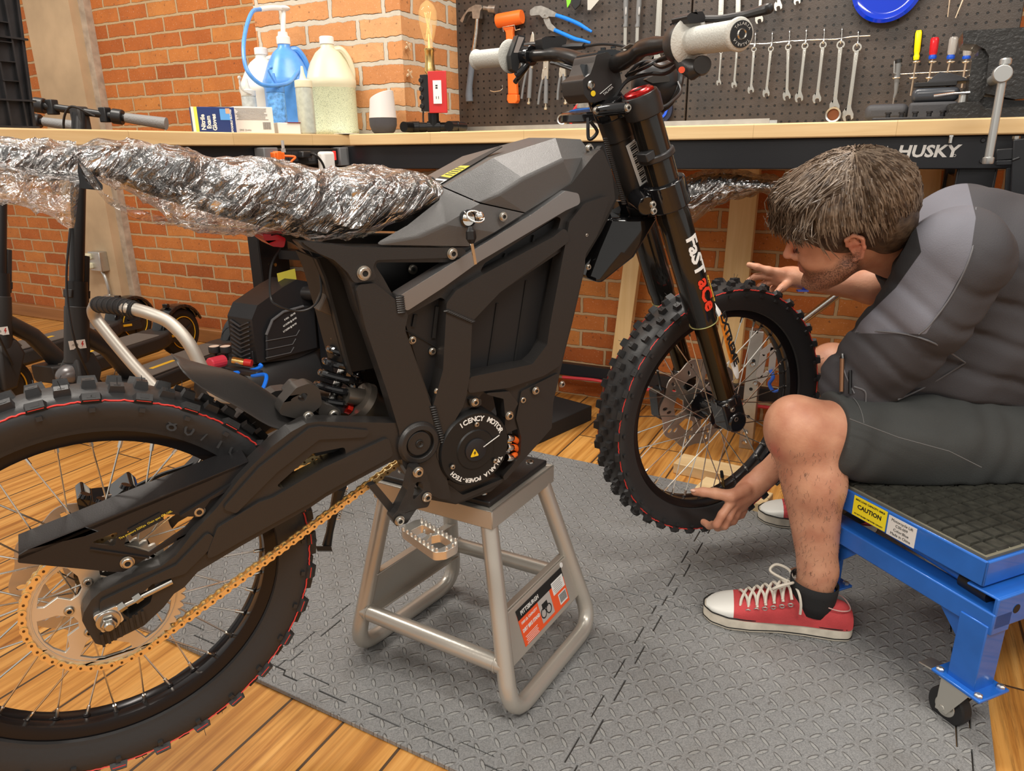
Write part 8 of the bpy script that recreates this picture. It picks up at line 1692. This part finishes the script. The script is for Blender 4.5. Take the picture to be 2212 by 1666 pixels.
for i in range(1500):  # fringe swept forward over the forehead
 y0=rh.uniform(-0.08,0.08);x0=rh.uniform(-0.03,0.1);p0=skull(Vector((x0,y0,0.15-abs(y0)*0.3)));q=skull(Vector((0.09-abs(y0)*0.5,y0*1.1,0.1)));e=Vector((0.122-abs(y0)*0.55,y0*1.12,0.068));w=[rh.gauss(0,.006)for _ in range(9)];pts=[p0+Vector((0,0,.004)),(p0+q)/2+Vector((w[0]*.5,w[1]*.5,.012)),q+Vector((.012+w[0],w[2],.006+w[3])),e+Vector((w[4],w[5],w[6])),e+Vector((-.004+w[4]*1.8,w[7]*1.6,-.014+w[8]*1.6))]
 mb.tube([MH@p for p in smooth_path(pts,3)],[0.0015,0.0013,0.001,0.0004],3,mi=1 if rh.random()<0.6 else 0,caps=False)
pp_=mb.build('hair_locks',[M_hair,M_hair2],hair,fix=False);pp_['kind']='stuff'
# leg hair on the shins
mb=MB()
for K_,A_,n in((KN1,ANK1,700),(KN2,ANK2,120)):
 for i in range(n):
  t=rh.uniform(0.05,0.92);a=rh.uniform(0,2*PI);c=K_+(A_-K_)*t+np.array((0.02*(1-abs(t-0.3)),0,0));R=0.0535-0.02*max(0,t-0.35)/0.65;n_=Vector((math.cos(a),math.sin(a),0));
  hit,loc,nr,_=body.ray_cast(Vector(c)+n_*0.12,-n_,distance=0.12)
  if hit:mb.tube([loc,loc+nr*0.0015+Vector((rh.gauss(0,.001),rh.gauss(0,.001),-0.004)),loc+nr*0.002+Vector((rh.gauss(0,.0025),rh.gauss(0,.0025),-0.0075))],0.0002,3,caps=False)
o=pp(mb,'leg_hair',M_hair,fix=False);o['kind']='stuff'
# ---- shorts
M_short=mat('dark_olive_grey_cotton',(0.045,0.048,0.047),0.8,bump=0.35,bscale=500,var=0.15,vscale=9)
sf_=Field((-0.1,1.25,0.3),(0.85,2.15,0.95),0.006)
for K_,H_ in((KN1,HIP1),(KN2,HIP2)):a=K_+(H_-K_)*0.17;sf_.cap(a,H_,0.081,0.105,0.03);sf_.cap(a+np.array((0,0,-0.01)),K_+(H_-K_)*0.6+np.array((0,0,-0.03)),0.075,0.085,0.03)
PEL=(HIP1+HIP2)/2+np.array((0.06,0,0.0));sf_.ell(PEL,(0.15,0.2,0.12),None,0.05)
def cut(fd,P0,n):  # flat hem: remove everything on the n side of the point
 ax=[(fd.lo[k]+fd.h*np.arange(fd.n[k])).astype(np.float32)for k in range(3)];X,Y,Z=np.meshgrid(*ax,indexing='ij');return(X-P0[0])*n[0]+(Y-P0[1])*n[1]+(Z-P0[2])*n[2]
d1=(HIP1-KN1)/np.linalg.norm(HIP1-KN1);d2=(HIP2-KN2)/np.linalg.norm(HIP2-KN2);pc=cut(sf_,KN1+d1*0.062,-d1);pc2=cut(sf_,KN2+d2*0.06,-d2);mid=(KN1[1]+KN2[1])/2;ax=sf_.lo[1]+sf_.h*np.arange(sf_.n[1]);m=(ax<mid)[None,:,None];sf_.V=np.maximum(sf_.V,np.where(m,pc,pc2).astype(np.float32));sf_.V=np.maximum(sf_.V,cut(sf_,(0,0,PZ+0.009),(0,0,-1)).astype(np.float32))
fold=lambda X,Y,Z:(0.0028*np.sin(34*X+30*Z+5*np.sin(14*Y))+0.002*np.sin(62*X-38*Z+4*np.sin(22*Y+9*X))).astype(np.float32)
so=sf_.mesh('shorts',M_short,body,1,None,fold)
mb=MB();a=Vector(KN1+d1*0.063);M=axis_frame(a,a+Vector(d1));mb.torus(M@T(0,0,0.028),0.0815,0.0009,60,4)
mb.tube([Vector(D(px,py,1.345))for px,py in((1835,905),(1940,945),(2050,975),(2120,1010))],0.001,4);mb.build('stitching',mat('grey_thread',(0.12,0.12,0.12),0.7),so)
# ---- shirt
M_blk=mat('black_jersey',(0.008,0.008,0.009),0.8,bump=0.2,bscale=400)
tf=Field((-0.16,1.05,0.42),(0.95,2.1,1.06),0.006);SPn=[D(2075,520,1.47),D(2170,600,1.48),D(2300,740,1.58),D(2330,900,1.66)]
tf.ell(D(2075,555,1.5),(0.12,0.16,0.1),None,0.06).chain(SPn,[0.11,0.145,0.15,0.14],0.06).cap(D(2060,760,1.52),D(2240,900,1.6),0.1,0.12,0.06).cap(D(2020,690,1.52),D(2120,760,1.5),0.1,0.11,0.05)
tf.cap(SH1,D(1985,690,1.37),0.082,0.082,0.04).cap(D(1985,690,1.37),D(1862,832,1.48),0.082,0.076,0.03).cap(D(1870,775,1.46),D(1842,850,1.5),0.045,0.046,0.05).cap(SH2,D(1960,600,1.74),0.075,0.07,0.04).cap(NK,SH1,0.066,0.08,0.05).cap(NK,SH2,0.066,0.075,0.05).cap(D(1930,830,1.5),D(2060,830,1.52),0.045,0.08,0.03)
tf.V=np.maximum(tf.V,np.where(cut(tf,D(1900,700,1.63),np.array(FW))>0,cut(tf,D(1905,610,1.6),(EL2-SH2)/np.linalg.norm(EL2-SH2)),-9).astype(np.float32));se=(EL1-SH1)/np.linalg.norm(EL1-SH1);tf.V=np.maximum(tf.V,np.where(cut(tf,D(1960,850,1.5),(1,0,0))<0,cut(tf,D(1812,886,1.49),se),-9).astype(np.float32))
q=Hd(-0.03,0,-0.03);tf.cap(q,NK,0.05,0.05,0.004,True);tf.ell(HC,(0.115,0.115,0.115),None,0.005,True)
fold2=lambda X,Y,Z:(0.0065*np.maximum(np.sin(58*X+84*Z+5*np.sin(9*Y+7*X)),0.2)**2*np.clip((0.84-Z)*7,0,1)+0.004*np.sin(26*X+40*Z+3*np.sin(11*Y))*np.clip((0.9-Z)*4,0.2,1)+0.0025*np.sin(50*X-30*Z+5*np.sin(16*Y))).astype(np.float32)
def inpoly(px,py,L):
 c=np.zeros(len(px),bool);j=len(L)-1
 for i in range(len(L)):
  xi,yi=L[i];xj,yj=L[j];c^=((yi>py)!=(yj>py))&(px<(xj-xi)*(py-yi)/(yj-yi+1e-9)+xi);j=i
 return c
def sdist(px,py,L):
 d=np.full(len(px),1e9)
 for i in range(len(L)):
  (ax_,ay),(bx,by)=L[i-1],L[i];t=np.clip(((px-ax_)*(bx-ax_)+(py-ay)*(by-ay))/((bx-ax_)**2+(by-ay)**2),0,1);d=np.minimum(d,np.hypot(px-ax_-t*(bx-ax_),py-ay-t*(by-ay)))
 return np.clip(0.5+np.where(inpoly(px,py,L),d,-d)/60,0,1)
def shirt_panels(C):
 q=C-np.array(CO);zf=q@np.array(FW);px=1106+FPX*(q@np.array(RT))/zf;py=833+FPX*(q@np.array(DN))/zf;near=zf<1.62
 a=sdist(px,py,[(1985,400),(2090,395),(2108,470),(2095,560),(2050,640),(2000,722),(1845,720),(1862,690),(1935,620),(1985,545),(1975,470)])*near;b_=sdist(px,py,[(1900,560),(1975,470),(1990,545),(1935,622),(1862,692),(1840,720),(1820,640),(1860,600)])*near;return a,b_
g=NT('work_shirt_panels');sp=g.n('SeparateColor',i0=g.n('Attribute',attribute_name='panel').outputs['Color']);ob_=g.n('TexCoord').outputs['Object'];gt=lambda o:g.n('MapRange',i0=sp.outputs[o],i1=0.49,i2=0.51).outputs[0]
nv=g.n('TexNoise',Vector=ob_,Scale=8.0,Detail=6.0);c=g.mix(gt(1),g.mix(gt(0),(0.052,0.05,0.056),(0.17,0.17,0.2)),(0.008,0.008,0.009));g.link(g.mix(g.math('MULTIPLY',nv.outputs[0],0.35),c,(0.03,0.03,0.034)),g.b.inputs['Base Color']);set_rough(g,0.85);g.bump(g.n('TexNoise',Vector=ob_,Scale=500.0).outputs[0],0.001,0.4)
sh=tf.mesh('shirt',g.m,body,1,None,fold2);cv=np.empty(len(sh.data.vertices)*3);sh.data.vertices.foreach_get('co',cv);pa,pb=shirt_panels(cv.reshape(-1,3));sh.data.color_attributes.new('panel','FLOAT_COLOR','POINT').data.foreach_set('color',np.stack([pa,pb,pa*0,pa*0+1],1).ravel())
cf=Field(NK-0.15,NK+0.15,0.005);c0=(np.array(HC)+NK*2)/3+np.array(-hu)*0.0;cf.cap(c0,NK+(NK-c0)*0.3,0.064,0.075,0.01).cap(np.array(HC)-np.array(hu)*0.02,NK,0.054,0.054,0.004,True);cf.V=np.maximum(cf.V,cut(cf,c0,(c0-NK)/np.linalg.norm(c0-NK)).astype(np.float32));cf.mesh('collar',M_blk,sh,1)
def surf(px,py,off=0.002,ob=None):  # point just above a garment under a pixel
 r=ray(px,py).normalized();hit,loc,nr,_=(ob or sh).ray_cast(CO,r);return loc+nr*off if hit else Vector(D(px,py,1.4))
bpy.context.view_layer.update()
mb=MB();
for L in([(1850,718),(1900,716),(1960,722),(2020,742),(2085,783)],[(2085,783),(2040,812),(1990,840),(1940,862)],[(2108,450),(2100,540),(2060,630),(2010,700),(1985,722)],[(1816,770),(1828,812),(1846,850)],[(1845,835),(1868,845),(1870,868)]):mb.tube(smooth_path([surf(*q,0.0012)for q in L],4),0.0016,5)
mb.build('seam',mat('grey_seam',(0.13,0.13,0.14),0.8),sh)
mb=MB();a,b=surf(1827,775,0.008),surf(1821,845,0.006);mb.cyl(a,b,0.0045,0.004,10);mb.cyl(a,a+(a-b).normalized()*0.01,0.005,0.003,10,mi=1);a,b=surf(1840,800,0.006),surf(1838,850,0.006);mb.cyl(a,b,0.0035,0.0035,8,mi=1);tag(mb.build('pen',[mat('bronze_pen',(0.35,0.18,0.1),0.25,0.8),M_gloss]),'bronze and black pens clipped in the sleeve pocket of the grey shirt','pen')
mb=MB();wd_=Vector(WR2-EL2).normalized();mb.torus(axis_frame(Vector(WR2)-wd_*0.0,Vector(WR2)+wd_),0.029,0.0045,30,6);mb.beam(Vector(D(1722,628,1.79)),Vector(D(1745,628,1.79)),0.012,0.004);tag(mb.build('wristband',mat('blue_silicone',(0.08,0.12,0.5),0.5)),'blue wristband on the wrist of the outstretched arm','wristband')
# ---- sneakers
def shoe(hx,hy,ang,label,A_):
 M=T(hx,hy,0.011)@RZ(ang);mb=MB();SL=[(0.0,0.03),(0.03,0.036),(0.09,0.034),(0.14,0.036),(0.2,0.048),(0.245,0.05),(0.28,0.036),(0.297,0.012)]
 right=[(x,-w*(1.0 if x<0.1 else 1.02))for x,w in SL];left=[(x,w*0.94)for x,w in reversed(SL)];out=arc_round([(-0.008,-0.012)]+right+left+[(-0.008,0.012)],0.02,3);F_=lambda p,z:M@Vector((p[0],p[1],z));root=mb.loft([[F_(p,0.0)for p in out],[F_((p[0]*1.0,p[1]*1.02),0.004)for p in out],[F_(p,0.03)for p in out]]).build('sneaker',mat('offwhite_sole_rubber',(0.66,0.6,0.5),0.6,var=0.15,vscale=40),body,bevel=0.003,ang=50)
 for zz,nm in((0.0305,0),(0.007,0)):mb=MB();mb.tube([M@Vector((p[0],p[1]*1.005,zz))for p in out],0.0016,5,closed=True);mb.build('sole_stripe',M_ink,root)
 ST_=[(-0.004,0.028,0.058,0.0),(0.01,0.034,0.078,0.0),(0.04,0.036,0.08,0),(0.075,0.035,0.083,0),(0.1,0.036,0.1,0),(0.12,0.038,0.097,0),(0.15,0.041,0.083,0),(0.18,0.045,0.07,0),(0.21,0.049,0.061,0),(0.235,0.0475,0.055,0),(0.262,0.043,0.048,0),(0.283,0.03,0.04,0),(0.292,0.012,0.034,0)]
 rings=[]
 for x,w,h,_ in ST_:rings.append([M@Vector((x,w*0.97*math.cos(PI*k/16)*(1-0.35*math.sin(PI*k/16)**3*(h>0.07)),0.028+(h-0.028)*(math.sin(PI*k/16)**0.55 if 0<k<16 else 0)))for k in range(17)])
 mb=MB();mb.loft(rings,closed=False,cap=False);n=16
 for i in range(len(mb.f)):
  if i//n>=9:mb.m[i]=1
 up_=mb.build('canvas_upper',[mat('faded_red_canvas',(0.5,0.055,0.06),0.8,bump=0.5,bscale=700,var=0.15,vscale=25),mat('white_toe_rubber',(0.72,0.72,0.68),0.4)],root,subsurf=1)
 mb=MB();lc=lambda x,y,z:M@Vector((x,y,z))
 for k in range(6):
  x=0.122+k*0.0165;z=0.1-k*0.0075;
  for s in(1,-1):mb.tube(smooth_path([lc(x,-0.031*s-0.0035*s,z-0.012),lc(x+0.004,-0.018*s,z+0.003),lc(x+0.01,0.0,z+0.004),lc(x+0.0165,0.02*s,z-0.0015),lc(x+0.018,0.032*s,z-0.016)],4),0.0031,6)
 for s in(1,-1):mb.tube(smooth_path([lc(0.118,0,0.108),lc(0.125,-0.025*s,0.122),lc(0.15,-0.042*s,0.122),lc(0.162,-0.036*s,0.108),lc(0.135,-0.012*s,0.106),lc(0.118,0,0.108)],6),0.003,6);mb.tube(smooth_path([lc(0.118,0,0.108),lc(0.11,-0.034*s,0.105),lc(0.105,-0.043*s,0.085),lc(0.104,-0.043*s,0.062)],5),0.0029,6)
 mb.build('laces',mat('dirty_white_lace',(0.62,0.58,0.5),0.85),up_);mb=MB()
 for k in range(6):
  for s in(1,-1):mb.torus(frame(lc(0.124+k*0.0165,-0.0385*s,0.078-k*0.0058),*[tuple((M.to_3x3()@Vector(v)))for v in((1,0,0),(0,0.35,1),(0,-1*s,0.35))]),0.0048,0.0017,14,5)
 mb.build('eyelets',M_chrome,up_);mb=MB();rings=[]
 for z,r in((0.05,0.04),(0.075,0.0425),(0.098,0.0445),(0.118,0.0455)):c=lc(0.052,0,0)if A_ is None else Vector((A_[0],A_[1],0));rings.append([Vector((c.x,c.y,0.011))+RZ(ang)@Vector((r*1.08*math.cos(2*PI*k/28),r*math.sin(2*PI*k/28),z+0.006*math.cos(2*PI*k/28)))for k in range(28)])
 mb.loft(rings,cap=False);sk=mb.build('ankle_sock',mat('black_rib_sock',(0.015,0.015,0.016),0.9,bump=0.6,bscale=500),body);md=sk.modifiers.new('solid','SOLIDIFY');md.thickness=0.0025
 mb=MB();mb.tube(smooth_path([lc(0.1,-0.03,0.102),lc(0.075,-0.031,0.081),lc(0.045,-0.03,0.0765),lc(0.014,-0.027,0.073),lc(0.001,0,0.066),lc(0.014,0.027,0.073),lc(0.045,0.03,0.0765),lc(0.1,0.03,0.1)],5),0.0014,5);mb.build('collar_stitch',mat('pink_piping',(0.6,0.35,0.32),0.8),up_)
 mb=MB();MM=frame(lc(0.113,-0.012,0.106),*[tuple(M.to_3x3()@Vector(v))for v in((1,0,0),(0,0.3,1),(0,-1,0.3))]);mb.box((0,0,0),(0.016,0.02,0.001),0,MM);mb.box((0,0.004,0.0006),(0.012,0.008,0.0006),1,MM);mb.box((0,-0.005,0.0006),(0.011,0.002,0.0006),1,MM);mb.build('tongue_label',[M_paint_w,M_ink],up_,smooth=False);return root
shoe(0.046,1.468,PI+math.radians(12),'',(ANK1[0],ANK1[1]));shoe(0.085,1.975,PI+math.radians(12),'',(ANK2[0],ANK2[1]))
